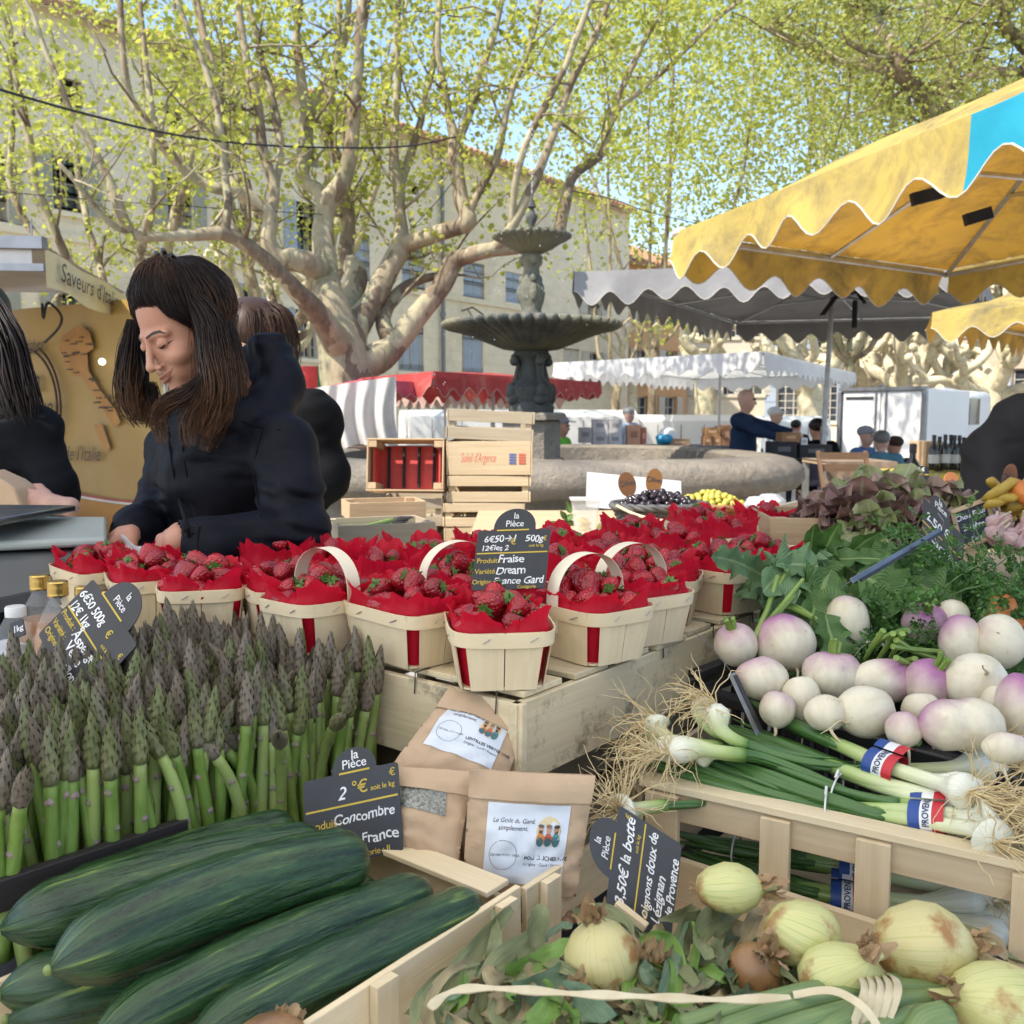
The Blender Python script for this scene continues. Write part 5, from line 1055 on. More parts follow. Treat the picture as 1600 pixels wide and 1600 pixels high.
for i in range(len(hl_pts) - 1):
    for k in range(4):
        a = V(hl_pts[i]).lerp(V(hl_pts[i + 1]), k / 4); a.y = min(a.y + .05, front_y(a.x, a.z) + .003) if abs(a.x) < .06 else a.y + .012; lift = 1.06 if abs(a.x) < .05 else 1.03
        mid = [on_cap(a.lerp(clip, t) + V((0, -.02 * (1 - t), .03 * math.sin(t * 3.1))), lift + .04 * math.sin(t * 3.1)) for t in (.2, .45, .7, .9)]
        gd.append(([hl(a)] + [hl(q) for q in mid] + [hl(clip + V((a.x * .25, 0, -.006)))], [.003, .009, .012, .012, .009, .004], 40, .0008))
for k in range(26):   # from the clip down the back and sides
    an = R(-118 + 236 * k / 25); tg = V((math.sin(an) * .085, .022 + math.cos(an) * .10, -.02)); st = clip + V((math.sin(an) * .02, .006, -.006)); q = [hl(on_cap(st.lerp(tg, t), 1.03 + .03 * math.sin(t * 3))) for t in (.0, .3, .55, .8, 1)]; e = q[-1]; q += [e + V((0, 0, -.06)), e + V((.0, 0, -.12))]
    gd.append((q, [.004, .011, .013, .013, .013, .012, .006], 64, .0008))
D = 1.80
def gl(pts, sp, c, th=.0009): gd.append(([P(x, y, d) for x, y, d in pts], [q * 1.12 for q in sp], int(c * 3.6), th))
gl([(298, 460, 1.76), (322, 495, 1.75), (334, 545, 1.74), (340, 600, 1.72), (330, 645, 1.72), (312, 690, 1.71)], [.012, .022, .026, .030, .028, .012], 150)
gl([(295, 455, 1.80), (322, 490, 1.80), (338, 540, 1.81), (345, 590, 1.82), (340, 640, 1.82), (330, 675, 1.82)], [.012, .022, .026, .026, .024, .014], 130)
gl([(308, 490, 1.76), (324, 540, 1.74), (328, 580, 1.72), (312, 622, 1.71), (296, 660, 1.70), (296, 704, 1.69)], [.005, .012, .016, .02, .016, .006], 85)
gl([(318, 545, 1.74), (318, 590, 1.71), (292, 616, 1.69), (262, 630, 1.68), (248, 655, 1.68), (258, 700, 1.68)], [.004, .009, .012, .013, .012, .005], 75)
gl([(326, 462, 1.82), (352, 515, 1.83), (366, 570, 1.83), (370, 620, 1.82), (358, 655, 1.82)], [.01, .016, .018, .016, .008], 70)
gl([(338, 560, 1.80), (352, 610, 1.78), (345, 650, 1.76), (332, 676, 1.76), (318, 712, 1.75)], [.012, .022, .022, .016, .006], 70)
gl([(208, 500, 1.88), (203, 545, 1.88), (199, 595, 1.87), (204, 635, 1.86), (218, 668, 1.85)], [.008, .018, .022, .020, .008], 95)
gl([(212, 530, 1.92), (212, 580, 1.92), (214, 630, 1.90), (232, 660, 1.88)], [.014, .022, .022, .01], 70)
gl([(235, 600, 1.9), (238, 640, 1.88), (232, 672, 1.85)], [.012, .016, .006], 40)
hs = strand_mb(gd, 5); m1.uv = [[(.1, 0)] * 4] * len(m1.f); o_ = len(m1.v); m1.add(hs.v, hs.f, 0, hs.uv)
def hv(X, Y, Z):
    ch = [[(P(305, 460, 1.81), .02), (P(328, 500, 1.82), .028), (P(338, 570, 1.82), .028), (P(336, 630, 1.80), .022), (P(328, 665, 1.79), .008)], [(P(207, 520, 1.90), .014), (P(205, 580, 1.90), .022), (P(210, 640, 1.88), .012)]]
    return hull(ch, .015)(X, Y, Z)
vs, fs = snet(hv, *bounds([P(x, y, d) for x in (190, 380) for y in (430, 690) for d in (1.65, 2.0)], .05), .005); hb = mb_np(vs, fs); m1.add(hb.v, hb.f, 0, [[(.3, 0)] * 4] * len(hb.f))
hair_o = part(vn, 'hair', m1, M_hair, smooth=180)
cm = MB(); c_ = hl(clip + V((0, -.004, .004))); cx = HM @ V((1, 0, 0)); cyv = HM @ V((0, 1, 0)); cz = HM @ V((0, 0, 1))
for s in (-1, 1):
    for k in range(5): cm.tube([c_ + cx * (-.016 + .008 * k), c_ + cx * (-.016 + .008 * k) + cyv * s * .012 + cz * .003, c_ + cx * (-.018 + .009 * k) + cyv * s * .020 - cz * .012], [.0032, .0032, .0014], 6)
    cm.tube([c_ + cx * -.016 + cyv * s * .003 + cz * .004, c_ + cx * .016 + cyv * s * .003 + cz * .004], .0035, 6); cm.ball(c_ + cyv * s * .008 + cz * .012, (.010, .004, .008), HM, 8, 6)
part(vn, 'hair_claw', cm, mat('black_plastic_gloss', (.012, .012, .014), None, .18, 10))
# parka
J = {'neck': P(330, 632, 1.86), 'ls': P(442, 705, 1.78), 'rs': P(274, 705, 1.98), 'le': P(462, 838, 1.70), 'lw': P(326, 850, 1.60), 'lw2': P(290, 850, 1.585), 're': P(246, 800, 1.93), 'rw': P(214, 824, 1.80), 'rw2': P(203, 828, 1.77), 'ch': P(352, 745, 1.90), 'be': P(368, 860, 1.97), 'hip': P(372, 1010, 1.98)}
tors = [[(P(345, 668, 1.88), .075), (J['ch'], .112), (J['be'], .112), (J['hip'], .13)], [(J['ls'], .060), (P(350, 690, 1.88), .075), (J['rs'], .056)]]
arms = [[(J['ls'], .062), (J['le'].lerp(J['ls'], .45), .059), (J['le'], .056)], [(J['le'], .055), (J['le'].lerp(J['lw'], .5), .050), (J['lw'], .044), (J['lw2'], .041)], [(J['rs'], .056), (J['re'], .047), (J['rw'], .042), (J['rw2'], .040)]]
def parka(X, Y, Z):
    d = hull(tors, .07)(X, Y, Z); a = hull(arms[:2], .02)(X, Y, Z); d = smin(d, a, .028); d = smin(d, hull(arms[2:], .02)(X, Y, Z), .03)
    hood = hull([[(P(372, 540, 1.90), .030), (P(425, 560, 1.92), .040), (P(438, 605, 1.90), .042), (P(415, 645, 1.85), .044), (P(365, 655, 1.80), .036), (P(318, 660, 1.80), .028)], [(P(400, 590, 1.98), .06), (P(385, 640, 1.93), .07)], [(P(300, 655, 1.95), .03), (P(350, 610, 2.0), .05), (P(400, 570, 1.97), .045)]], .03)(X, Y, Z)
    hole = sd_ell(X, Y, Z, P(352, 560, 1.86), (.055, .075, .085)); hood = smax(hood, -hole, .02); d = smin(d, hood, .022)
    f = wob(X, Y, Z * 2.2, 26, 3) * .006 + wob(X * 1.2, Y, Z, 60, 9) * .0032; g = wob(X * .4, Y * .4, Z * 2.6, 45, 12); f = f + .010 * np.maximum(g, 0) ** 2
    re_ = np.sqrt((X - J['le'].x) ** 2 + (Y - J['le'].y) ** 2 + (Z - J['le'].z) ** 2); d = d + .0065 * np.sin((X * .6 + Z * 1.1 - Y * .3) * 150 + wob(X, Y, Z, 30, 5) * 4) * np.exp(-(re_ / .085) ** 2)
    d = d + f * 1.2; cuff = sd_cap(X, Y, Z, J['lw2'] + V((-.004, 0, 0)), J['lw2'] + V((-.08, 0, 0)), .034, .034); d = smax(d, -cuff, .006)
    q = (J['lw2'] - J['lw']).normalized(); pl = (X - J['lw2'].x - q.x * .012) * q.x + (Y - J['lw2'].y - q.y * .012) * q.y + (Z - J['lw2'].z - q.z * .012) * q.z
    near = np.sqrt((X - J['lw2'].x) ** 2 + (Y - J['lw2'].y) ** 2 + (Z - J['lw2'].z) ** 2) < .085; d = np.where(near, np.maximum(d, pl), d); return d
sdf_part(vn, 'parka', parka, [p for c in tors + arms for p, r in c] + [P(440, 520, 2.0)], .16, .0058, M_navy)
def on_parka(x, y, o=0):
    D = np.linspace(1.45, 2.2, 900); q = np.array([tuple(P(x, y, t)) for t in D]); s_ = parka(q[:, 0], q[:, 1], q[:, 2]); i = int(np.argmax(s_ < 0)); return P(x, y, D[i] - o)
for nm, pts, r, mt in (('zip', [(262, 668), (266, 700), (272, 740), (280, 780), (290, 815), (296, 838)], .0032, M_blk2), ('placket_seam', [(282, 670), (286, 705), (292, 745), (299, 785), (308, 818)], .0014, M_blk2), ('armhole_seam', [(412, 668), (402, 700), (398, 740), (402, 780), (408, 806)], .0014, M_blk2), ('shoulder_seam', [(378, 658), (410, 668), (438, 672)], .0013, M_blk2), ('cuff_seam', [(312, 822), (309, 845), (311, 868)], .0012, M_blk2)):
    try: m = MB(); m.tube(smooth_path([on_parka(x, y, .001) for x, y in pts], [r] * len(pts))[0], r, 6); part(vn, nm, m, mt)
    except Exception: pass
cuf = MB(); d_ = (J['rw2'] - J['re']).normalized(); cuf.tube([J['rw2'] - d_ * .01, J['rw2'] + d_ * .012, J['rw2'] + d_ * .018], [.036, .033, .030], 18); part(vn, 'knit_cuff', cuf, M_blk)
lc = [[35, 30, 20], [42, 35, 22], [48, 38, 25], [52, 40, 28]]
y_ = V((-.66, .64, -.36)).normalized(); z_ = V((-.50, -.76, .42)); z_ = (z_ - y_ * z_.dot(y_)).normalized(); ML = frame(y_.cross(z_), y_, z_); hand_part(vn, ML, P(278, 846, 1.585), [[38, 48, 30], [45, 52, 32], [52, 54, 32], [56, 54, 32]], M_skin, thumb=((.45, .75, -.45), (-.1, .9, -.45)), s=.95, wr=P(312, 849, 1.60))
y_ = V((-.42, -.80, -.42)).normalized(); z_ = V((-.62, -.10, .78)); z_ = (z_ - y_ * z_.dot(y_)).normalized(); MR = frame(y_.cross(z_), y_, z_); hand_part(vn, MR, P(203, 832, 1.755), [[48, 52, 26], [52, 56, 28], [58, 58, 30], [62, 58, 30]], M_skin, thumb=((.40, .75, -.55), (.05, .8, -.6)), mir=-1, s=.95, wr=P(217, 823, 1.81))
lg = MB(); 
for s in (-1, 1): lg.tube([J['hip'] + V((s * .08, 0, .02)), J['hip'] + V((s * .09, .02, -.42)), V((J['hip'].x + s * .09, J['hip'].y + .05, .06))], [.10, .07, .055], 12)
part(vn, 'trousers', lg, M_jean)
for s in (-1, 1): m = MB(); m.ball(V((J['hip'].x + s * .09 - .03, J['hip'].y + .0, .05)), (.05, .12, .05)); part(vn, 'shoe', m, M_shoe)
ps = MB(); a, b = P(192, 846, 1.64), P(226, 864, 1.60); ps.grid(lambda u, v: a.lerp(b, u) + V((.004 * math.sin(v * 5), -.01 * math.sin(u * 3), .026 * (v - .5) + .004 * math.sin(u * 6))), 8, 5); single('paper_slip', ps, mat('paper_white', (.72, .72, .72), None, .8), 'small white paper slip held between the vendor\'s fingers', 'paper')

# ---------------------------------------------------------------- generic figures
def figure(px_, ytop, D, face, label, top, bottom, skin=M_skin2, hair=None, cap=None, arms_=((.25, -.1, -.55), (.25, -.1, -.55)), sit=False, h=.02, bend=0, hgt=None, group='people in the market', long_hair=False):
    ptop = P(px_, ytop, D); H = ptop.z; s = (H / 1.76) if not sit else 1.0; base = V((ptop.x, ptop.y, 0)); drop = 0 if not sit else H - 1.76
    root = thing('person', label, 'person', base, face, group=group); q = lambda x, y, z: (x * s, y * s, z * s + drop)
    b = bend; hd = (0, -.02 - b * .45, 1.62 - b * .12); nk = (0, .02 - b * .3, 1.45 - b * .06); chs = (0, .02 - b * .18, 1.25); pel = (0, .02, .95)
    C_ = lambda ch: [[(q(*p), r * s) for p, r in c] for c in ch]; sk = C_([[((0, .0 - b * .45, 1.66 - b * .12), .098), ((0, -.015 - b * .45, 1.60 - b * .12), .082), ((0, -.03 - b * .45, 1.555 - b * .12), .055)], [(hd, .05), (nk, .055)], [((0, -.10 - b * .45, 1.615 - b * .12), .014), ((0, -.115 - b * .45, 1.595 - b * .12), .015)]]); hands = []; sl = []
    for sg, (ax, ay, az) in zip((-1, 1), arms_):
        sh = V((sg * .19, nk[1] + .02, 1.40 - b * .05)); d = V((sg * ax, ay, az)).normalized(); el = sh + d * .28; fw = V((d.x * .35 - sg * .1, -.75 if ay < -.3 or az > -.9 else -.2, d.z * .55)).normalized(); wr = el + fw * .25
        sl.append([(sh, .075), (el, .058), (wr, .045)]); hands.append([(wr, .032), (wr + fw * .08, .036), (wr + fw * .13 + V((0, 0, -.02)), .022)])
    sk += C_(hands); tor = C_([[(chs, .15), ((0, .02 - b * .05, 1.08), .14), (pel, .145)], [((-.17, nk[1] + .02, 1.40 - b * .05), .075), ((0, nk[1] + .02, 1.40 - b * .05), .09), ((.17, nk[1] + .02, 1.40 - b * .05), .075)]]) + C_(sl)
    if sit: legs = C_([[((g_ * .1, 0, .93), .1), ((g_ * .12, -.42, .90), .075), ((g_ * .12, -.44, .50), .055)] for g_ in (-1, 1)])
    else: legs = C_([[((g_ * .09, .02, .95), .1), ((g_ * .1, .0, .5), .07), ((g_ * .1, .03, .1), .052)] for g_ in (-1, 1)])
    def mk(nm, ch, m, k=.04, e=0, hh=h):
        lo, hi = bounds([p for c in ch for p, r in c], .2); f = hull(ch, k); vs, fs = snet(lambda X, Y, Z: f(X, Y, Z) - e, lo, hi, hh); return part(root, nm, mb_np(vs, fs), m, local=True, smooth=180)
    mk('body', sk, skin, .03, 0, min(h, .013)); mk('jacket', tor, top, .06); mk('trousers', legs, bottom)
    hc = q(0, .015 - b * .45, 1.685 - b * .12)
    if hair: m = MB(); m.ball(hc, (.108 * s, .118 * s, .095 * s), nu=18, nv=12); 
    if hair and long_hair: m.tube([V(hc), V(hc) + V((0, .09 * s, -.1 * s)), V(hc) + V((0, .1 * s, -.28 * s)), V(hc) + V((0, .09 * s, -.42 * s))], [.09 * s, .10 * s, .1 * s, .04 * s], 12)
    if hair: part(root, 'hair', m, hair, local=True)
    if cap: m = MB(); m.ball(V(hc) + V((0, 0, .02 * s)), (.112 * s, .12 * s, .085 * s), nu=18, nv=10); m.box(V(hc) + V((0, -.14 * s, .015 * s)), (.15 * s, .13 * s, .015 * s)); part(root, 'cap', m, cap, local=True)
    for g_ in (-1, 1): m = MB(); m.ball(q(g_ * .033, -.102 - b * .45, 1.645 - b * .12), .012 * s, nu=8, nv=6); part(root, 'eye', m, M_brow, local=True)
    for g_ in (-1, 1): m = MB(); x = q(g_ * (.1 if not sit else .12), -.04 if not sit else -.49, .06 if not sit else .46); m.ball(x, (.05 * s, .13 * s, .05 * s), nu=12, nv=8); part(root, 'shoe', m, M_shoe, local=True)
    if sit:
        t = thing('stool', 'stool under the ' + label.split(' with')[0].split(' by')[0].split(' in front')[0][:60], 'stool', base, face); m = MB(); zt = .84 + drop
        m.box((0, .02, zt - .02), (.38, .38, .035)); part(t, 'seat', m, M_crated, local=True)
        for x in (-.15, .15):
            for y in (-.15, .15): m = MB(); m.box((x, y + .02, (zt - .04) / 2), (.035, .035, zt - .042)); part(t, 'leg', m, M_crated, local=True)
    return root
cm_ = lambda n_, c: cloth_mat(n_, c, None, .85)
figure(1166, 608, 10.6, R(62), 'bald man in a long navy coat reaching out by the fountain', cm_('navy_coat', (.02, .035, .075)), M_jean, M_skin2, arms_=((.1, -.75, -.35), (.1, -.85, -.25)), h=.015)
figure(878, 652, 13.2, R(60), 'seated man in a bright green shirt and grey cap by the fountain', cm_('green_shirt', (.16, .5, .05)), cm_('green_trousers', (.14, .36, .06)), M_skin, cap=cm_('grey_cap', (.25, .26, .28)), sit=True)
figure(983, 637, 15.2, R(35), 'grey haired man in sunglasses and pale blue shirt behind the cartons', cm_('pale_blue_shirt', (.35, .45, .58)), M_jean, M_skin2, hair=hair_mat('grey_hair', (.35, .34, .33), (.4, .4, .4)))
figure(1212, 638, 13.4, R(70), 'man in a white cap and pale shirt right of the bald man', cm_('pale_shirt', (.42, .46, .52)), M_jean, M_skin2, cap=cm_('white_cap', (.65, .65, .65)))
figure(1244, 657, 14.5, R(150), 'person with dark hair and black top left of the grey parasol pole', M_blk2, M_jean, M_skin, hair=M_hairk)
figure(1277, 655, 12.2, R(170), 'person with dark bushy hair in black seen from behind at the parasol pole', M_blk2, M_jean, M_skin, hair=M_hairk, sit=True)
figure(1354, 668, 13.2, R(40), 'man in a grey cap and blue shirt in front of the truck', cm_('blue_shirt', (.10, .18, .36)), M_jean, M_skin2, cap=cm_('grey_cap_two', (.3, .3, .32)), sit=True)
figure(1378, 674, 12.2, R(160), 'man in a teal shirt with a shoulder strap seen from behind', cm_('teal_shirt', (.10, .22, .28)), M_jean, M_skin2, hair=hair_mat('salt_hair', (.2, .19, .18), (.25, .24, .23)), sit=True)
figure(1398, 684, 13, R(190), 'person in a dark brown hat right of the man in teal', M_blk2, M_jean, M_skin, cap=cm_('brown_hat', (.06, .035, .03)), sit=True)
# the two women near the food van, and the person at the right edge
def bust(label, sk, jk, hairg, hands, mt_j, mt_h, base, legs, h=.007, hair_extra=None):
    root = thing('person', label, 'person', (base.x, base.y, 0)); f = hull(jk, .05)
    sdf_part(root, 'top', lambda X, Y, Z: f(X, Y, Z) + wob(X, Y, Z * 2, 30, 4) * .007 + .009 * np.maximum(wob(X * .5, Y * .5, Z * 2.4, 42, 8), 0) ** 2, [p for c in jk for p, r in c], .16, h, mt_j)
    f2 = hull(sk, .03); sdf_part(root, 'head', f2, [p for c in sk for p, r in c], .15, .005, M_skin2)
    m = strand_mb(hairg, 9)
    if hair_extra: vs, fs = snet(hull(hair_extra, .03), *bounds([p for c in hair_extra for p, r in c], .15), .008); q_ = mb_np(vs, fs); m.add(q_.v, q_.f, 0, [[(.2, 0)] * 4] * len(q_.f))
    part(root, 'hair', m, mt_h, smooth=180)
    for M, o, cu, mir in hands: hand_part(root, M, o, cu, M_skin2, .002, mir=mir, s=.95)
    lg = MB()
    for s in (-1, 1): lg.tube([legs + V((s * .08, 0, .05)), legs + V((s * .09, 0, -.4)), V((legs.x + s * .09, legs.y, .05))], [.11, .08, .06], 12)
    part(root, 'trousers', lg, M_jean)
    for s in (-1, 1): m = MB(); m.ball(V((legs.x + s * .09, legs.y - .05, .05)), (.05, .12, .05)); part(root, 'shoe', m, M_shoe)
    return root
Dl = 2.45; lw = P(52, 784, 2.22)
y_ = V((-.90, -.10, .12)).normalized(); z_ = V((.0, -.88, .45)); z_ = (z_ - y_ * z_.dot(y_)).normalized(); MH = frame(y_.cross(z_), y_, z_)
bust('woman in a tight black knit top with long dark hair at the left edge', [[(P(-48, 498, Dl), .095), (P(-55, 540, Dl - .05), .075), (P(-58, 565, Dl - .06), .05)], [(P(-40, 560, Dl), .05), (P(-25, 630, Dl), .055)]],
     [[(P(-15, 670, Dl), .09), (P(-5, 740, Dl), .125), (P(-5, 840, Dl), .12), (P(-5, 960, Dl), .14)], [(P(50, 678, Dl - .06), .066), (P(-20, 670, Dl), .08), (P(-100, 680, Dl + .06), .066)], [(P(52, 682, Dl - .06), .066), (P(86, 768, Dl - .12), .050), (P(66, 790, 2.26), .036)], [(P(-100, 690, Dl), .066), (P(-120, 790, Dl - .1), .05), (P(-40, 800, 2.2), .036)]],
     [([P(-20, 470, Dl - .05), P(5, 530, Dl - .09), P(18, 590, Dl - .10), P(34, 640, Dl - .10), P(52, 680, Dl - .10)], [.03, .05, .055, .05, .02], 170, .003), ([P(-80, 480, Dl), P(-95, 560, Dl), P(-90, 660, Dl - .1)], [.03, .05, .03], 60, .003)],
     [(MH, P(76, 788, 2.22), [[40, 45, 25], [45, 48, 25], [50, 50, 25], [52, 50, 25]], 1)], M_blk, M_hairk, P(-5, 900, Dl), P(-5, 980, Dl), hair_extra=[[(P(-45, 490, Dl + .03), .10), (P(-15, 540, Dl - .02), .06), (P(8, 600, Dl - .06), .05), (P(28, 660, Dl - .07), .025)]])
pb = MB(); a = P(-6, 742, 2.17); b = P(48, 842, 2.17); pv = [P(-30, 735, 2.2), P(6, 752, 2.16), P(24, 765, 2.16), P(56, 842, 2.2), P(-40, 850, 2.2)]
pb.add([p for p in pv] + [p + V((.0, .10, 0)) for p in pv], [(0, 1, 2, 3, 4), (9, 8, 7, 6, 5), (0, 5, 6, 1), (1, 6, 7, 2), (2, 7, 8, 3), (3, 8, 9, 4), (4, 9, 5, 0)])
M_kraft = mat('kraft_paper', (.50, .36, .235), (.43, .30, .19), .75, 5, bmp=.35, bscale=14, bdist=.01)
single('paper_bag', pb, M_kraft, 'crumpled paper bag in the hand of the woman in the black knit top', 'bag', bevel=.008)
Db = 2.75
bust('woman in a black jacket with brown hair standing behind the smiling vendor', [[(P(392, 528, Db), .095), (P(380, 560, Db - .05), .075)], [(P(395, 570, Db), .05), (P(410, 620, Db), .06)]],
     [[(P(420, 660, Db), .09), (P(430, 740, Db), .13), (P(435, 860, Db), .13), (P(435, 960, Db), .14)], [(P(488, 650, Db - .05), .07), (P(420, 650, Db), .085), (P(350, 650, Db + .06), .07)], [(P(490, 655, Db - .05), .072), (P(512, 748, Db - .05), .056), (P(470, 800, Db - .25), .045)], [(P(350, 660, Db), .07), (P(345, 770, Db), .055), (P(400, 810, Db - .25), .042)]],
     [([P(394 + 8 * math.cos(k), 472, Db - .02), P(394 + 50 * math.cos(k), 490, Db - .02 + .085 * math.sin(k)), P(394 + 66 * math.cos(k), 540, Db + .115 * math.sin(k)), P(396 + 60 * math.cos(k), 600, Db + .11 * math.sin(k))], [.008, .02, .022, .018], 60, .0012) for k in [i * .45 - 3.3 for i in range(14)]], [], M_blk2, M_hairb, P(430, 900, Db), P(435, 980, Db), hair_extra=[[(P(394, 526, Db - .01), .114), (P(398, 575, Db), .095)]])
De = 2.9
bust('person in a black coat leaning over at the right edge of the photo', [[(P(1690, 560, De), .095), (P(1660, 590, De), .07)], [(P(1690, 590, De), .05), (P(1680, 630, De), .06)]],
     [[(P(1650, 660, De), .12), (P(1645, 760, De), .15), (P(1650, 900, De), .15)], [(P(1600, 668, De - .1), .09), (P(1680, 650, De), .1), (P(1750, 660, De), .09)], [(P(1598, 672, De - .1), .095), (P(1558, 716, De - .15), .088), (P(1546, 800, De - .25), .075), (P(1520, 850, De - .4), .05)], [(P(1750, 670, De), .08), (P(1740, 800, De - .1), .06), (P(1680, 850, De - .3), .045)]],
     [([P(1690, 520, De), P(1710, 560, De + .05), P(1700, 600, De + .05)], [.03, .06, .03], 40, .003)], [], M_blk2, M_hairk, P(1650, 900, De), P(1650, 980, De), hair_extra=[[(P(1696, 552, De + .03), .105), (P(1700, 560, De + .04), .1)]])
# ================================================================== THE VEGETABLE STALL (foreground)
SM = frame(E1, E2, V((0, 0, 1)))
tb = thing('stall_table', 'dark covered stall table under all the vegetable crates', 'table', S(.1, -.1, 0), ANG)
m = MB(); m.box((.1, -.2, .785), (2.1, 1.9, .03)); part(tb, 'tabletop', m, M_crated, local=True)
m = MB(); m.box((.1, -.2, .803), (2.14, 1.94, .004)); m.grid(lambda u, v: (lerp(-.97, 1.17, u), -1.175 - .02 * math.sin(u * 40) * v, .803 - .6 * v), 60, 4); m.grid(lambda u, v: (-.975 - .02 * math.sin(u * 40) * v, lerp(-1.17, .77, u), .803 - .6 * v), 60, 4); part(tb, 'tablecloth', m, M_dkcl, local=True)
for x in (-.85, 1.05):
    for y in (-1.05, .65): m = MB(); m.box((x, y, .385), (.05, .05, .768)); part(tb, 'leg', m, M_steel, local=True)

# --- slatted platform
ZP = 1.104
pf = thing('display_platform', 'stained wooden slatted platform carrying the strawberry punnets', 'platform', S(0, 0, .99), ANG)
for i in range(12):
    m = MB(); w_ = .075; a = .045 + i * .098; m.box((a, .41 + U(-.008, .008), ZP - .99 - .004), (w_ + U(-.006, .01), .81, .008)); part(pf, 'slat', m, M_platform, local=True, bevel=.0015)
m = MB(); m.box((.58, .006, .056), (1.19, .011, .098)); part(pf, 'side_board', m, M_platform, local=True, bevel=.0015)
m = MB(); m.box((-.0065, .41, .056), (.011, .83, .098)); part(pf, 'side_board', m, M_platform, local=True, bevel=.0015)
m = MB(); m.box((1.18, .41, .056), (.011, .8, .098)); part(pf, 'side_board', m, M_platform, local=True)
m = MB(); m.box((.58, .825, .056), (1.17, .011, .098)); part(pf, 'side_board', m, M_platform, local=True)
stp = MB()
for i in range(12):
    for k in (-.025, .03):
        if rnd.random() < .6: a = .045 + i * .098 + k; stp.tube([(a, .012, ZP - .99 + .0015), (a, -.0015, ZP - .99 + .001), (a + .002, -.0015, ZP - .99 - .022)], .0009, 4)
for b in (.03, .16, .24, .38): stp.tube([(.012, b, ZP - .99 + .0015), (-.014, b, ZP - .99 + .001), (-.014, b + .002, ZP - .99 - .026)], .0011, 4)
part(pf, 'staples', stp, mat('dark_wire', (.08, .075, .07), None, .5, 20, metal=.6), local=True)
for i, (a, l) in enumerate(((.30, 'weathered crate propping the platform corner'), (.88, 'weathered crate propping the far half of the platform'))):
    crate('wooden_crate', l, M_crateg, S(a, .38, .807), ANG, .5, .6, .18, 2, group='crates under the platform')

# --- strawberry punnets
M_pun = wood('poplar_veneer', (.76, .64, .44), (.66, .53, .34), .6, .8, .06); M_han = wood('pale_veneer_strip', (.80, .72, .56), (.72, .62, .46), .55, .8, .05)
def paper_mat():
    m, n, p = _m('red_tissue_paper'); co = coords(n, 'Object'); f = noise(n, co, 30, 4); col = ramp(n, f, [(.3, (.46, .005, .022)), (.7, (.60, .010, .034))]); n.links.new(col, p.inputs['Base Color']); p.inputs['Roughness'].default_value = .55; p.inputs['Specular IOR Level'].default_value = .3
    tr = nd(n, 'BsdfTranslucent'); tr.inputs[0].default_value = (.85, .014, .05, 1); mx = nd(n, 'MixShader', i_0=.45); bump(n, p, noise(n, co, 45, 3), .25, .006); n.links.new(p.outputs[0], mx.inputs[1]); n.links.new(tr.outputs[0], mx.inputs[2]); n.links.new(mx.outputs[0], n.nodes['Material Output'].inputs[0]); return m
M_paper = paper_mat()
def berry_mat():
    m, n, p = _m('strawberry_skin'); co = coords(n, 'Object', (1, 1, .72)); v = nd(n, 'TexVoronoi', i_Scale=215, i_Randomness=.3); n.links.new(co, v.inputs['Vector']); f = noise(n, co, 60, 3)
    col = ramp(n, f, [(.3, (.23, .003, .010)), (.7, (.38, .008, .017))]); sk = ramp(n, v.outputs['Distance'], [(.10, (1, 1, 1)), (.20, (0, 0, 0))]); col = mixc(n, sk, col, (.55, .17, .10)); oi = nd(n, 'ObjectInfo'); hs = nd(n, 'HueSaturation'); mr = nd(n, 'MapRange', i_3=.7, i_4=1.15); n.links.new(oi.outputs['Random'], mr.inputs[0]); n.links.new(mr.outputs[0], hs.inputs['Value']); n.links.new(col, hs.inputs['Color']); n.links.new(hs.outputs[0], p.inputs['Base Color'])
    p.inputs['Roughness'].default_value = .24; p.inputs['Subsurface Weight'].default_value = .05; p.inputs['Subsurface Radius'].default_value = (.006, .001, .001); b = ramp(n, v.outputs['Distance'], [(.0, (.3, .3, .3)), (.14, (0, 0, 0)), (.5, (1, 1, 1))]); bump(n, p, b, .55, .0018); return m
M_berry = berry_mat(); M_calyx = mat('calyx_green', (.10, .20, .035), (.06, .13, .02), .6, 60)
TX, TY, BX, BY, HB = .060, .079, .049, .066, .070
def rr(a, sx, sy, n_=5.0):
    c, s = math.cos(a), math.sin(a); k = (abs(c) ** n_ + abs(s) ** n_) ** (-1 / n_); return V((c * k * sx, s * k * sy, 0))
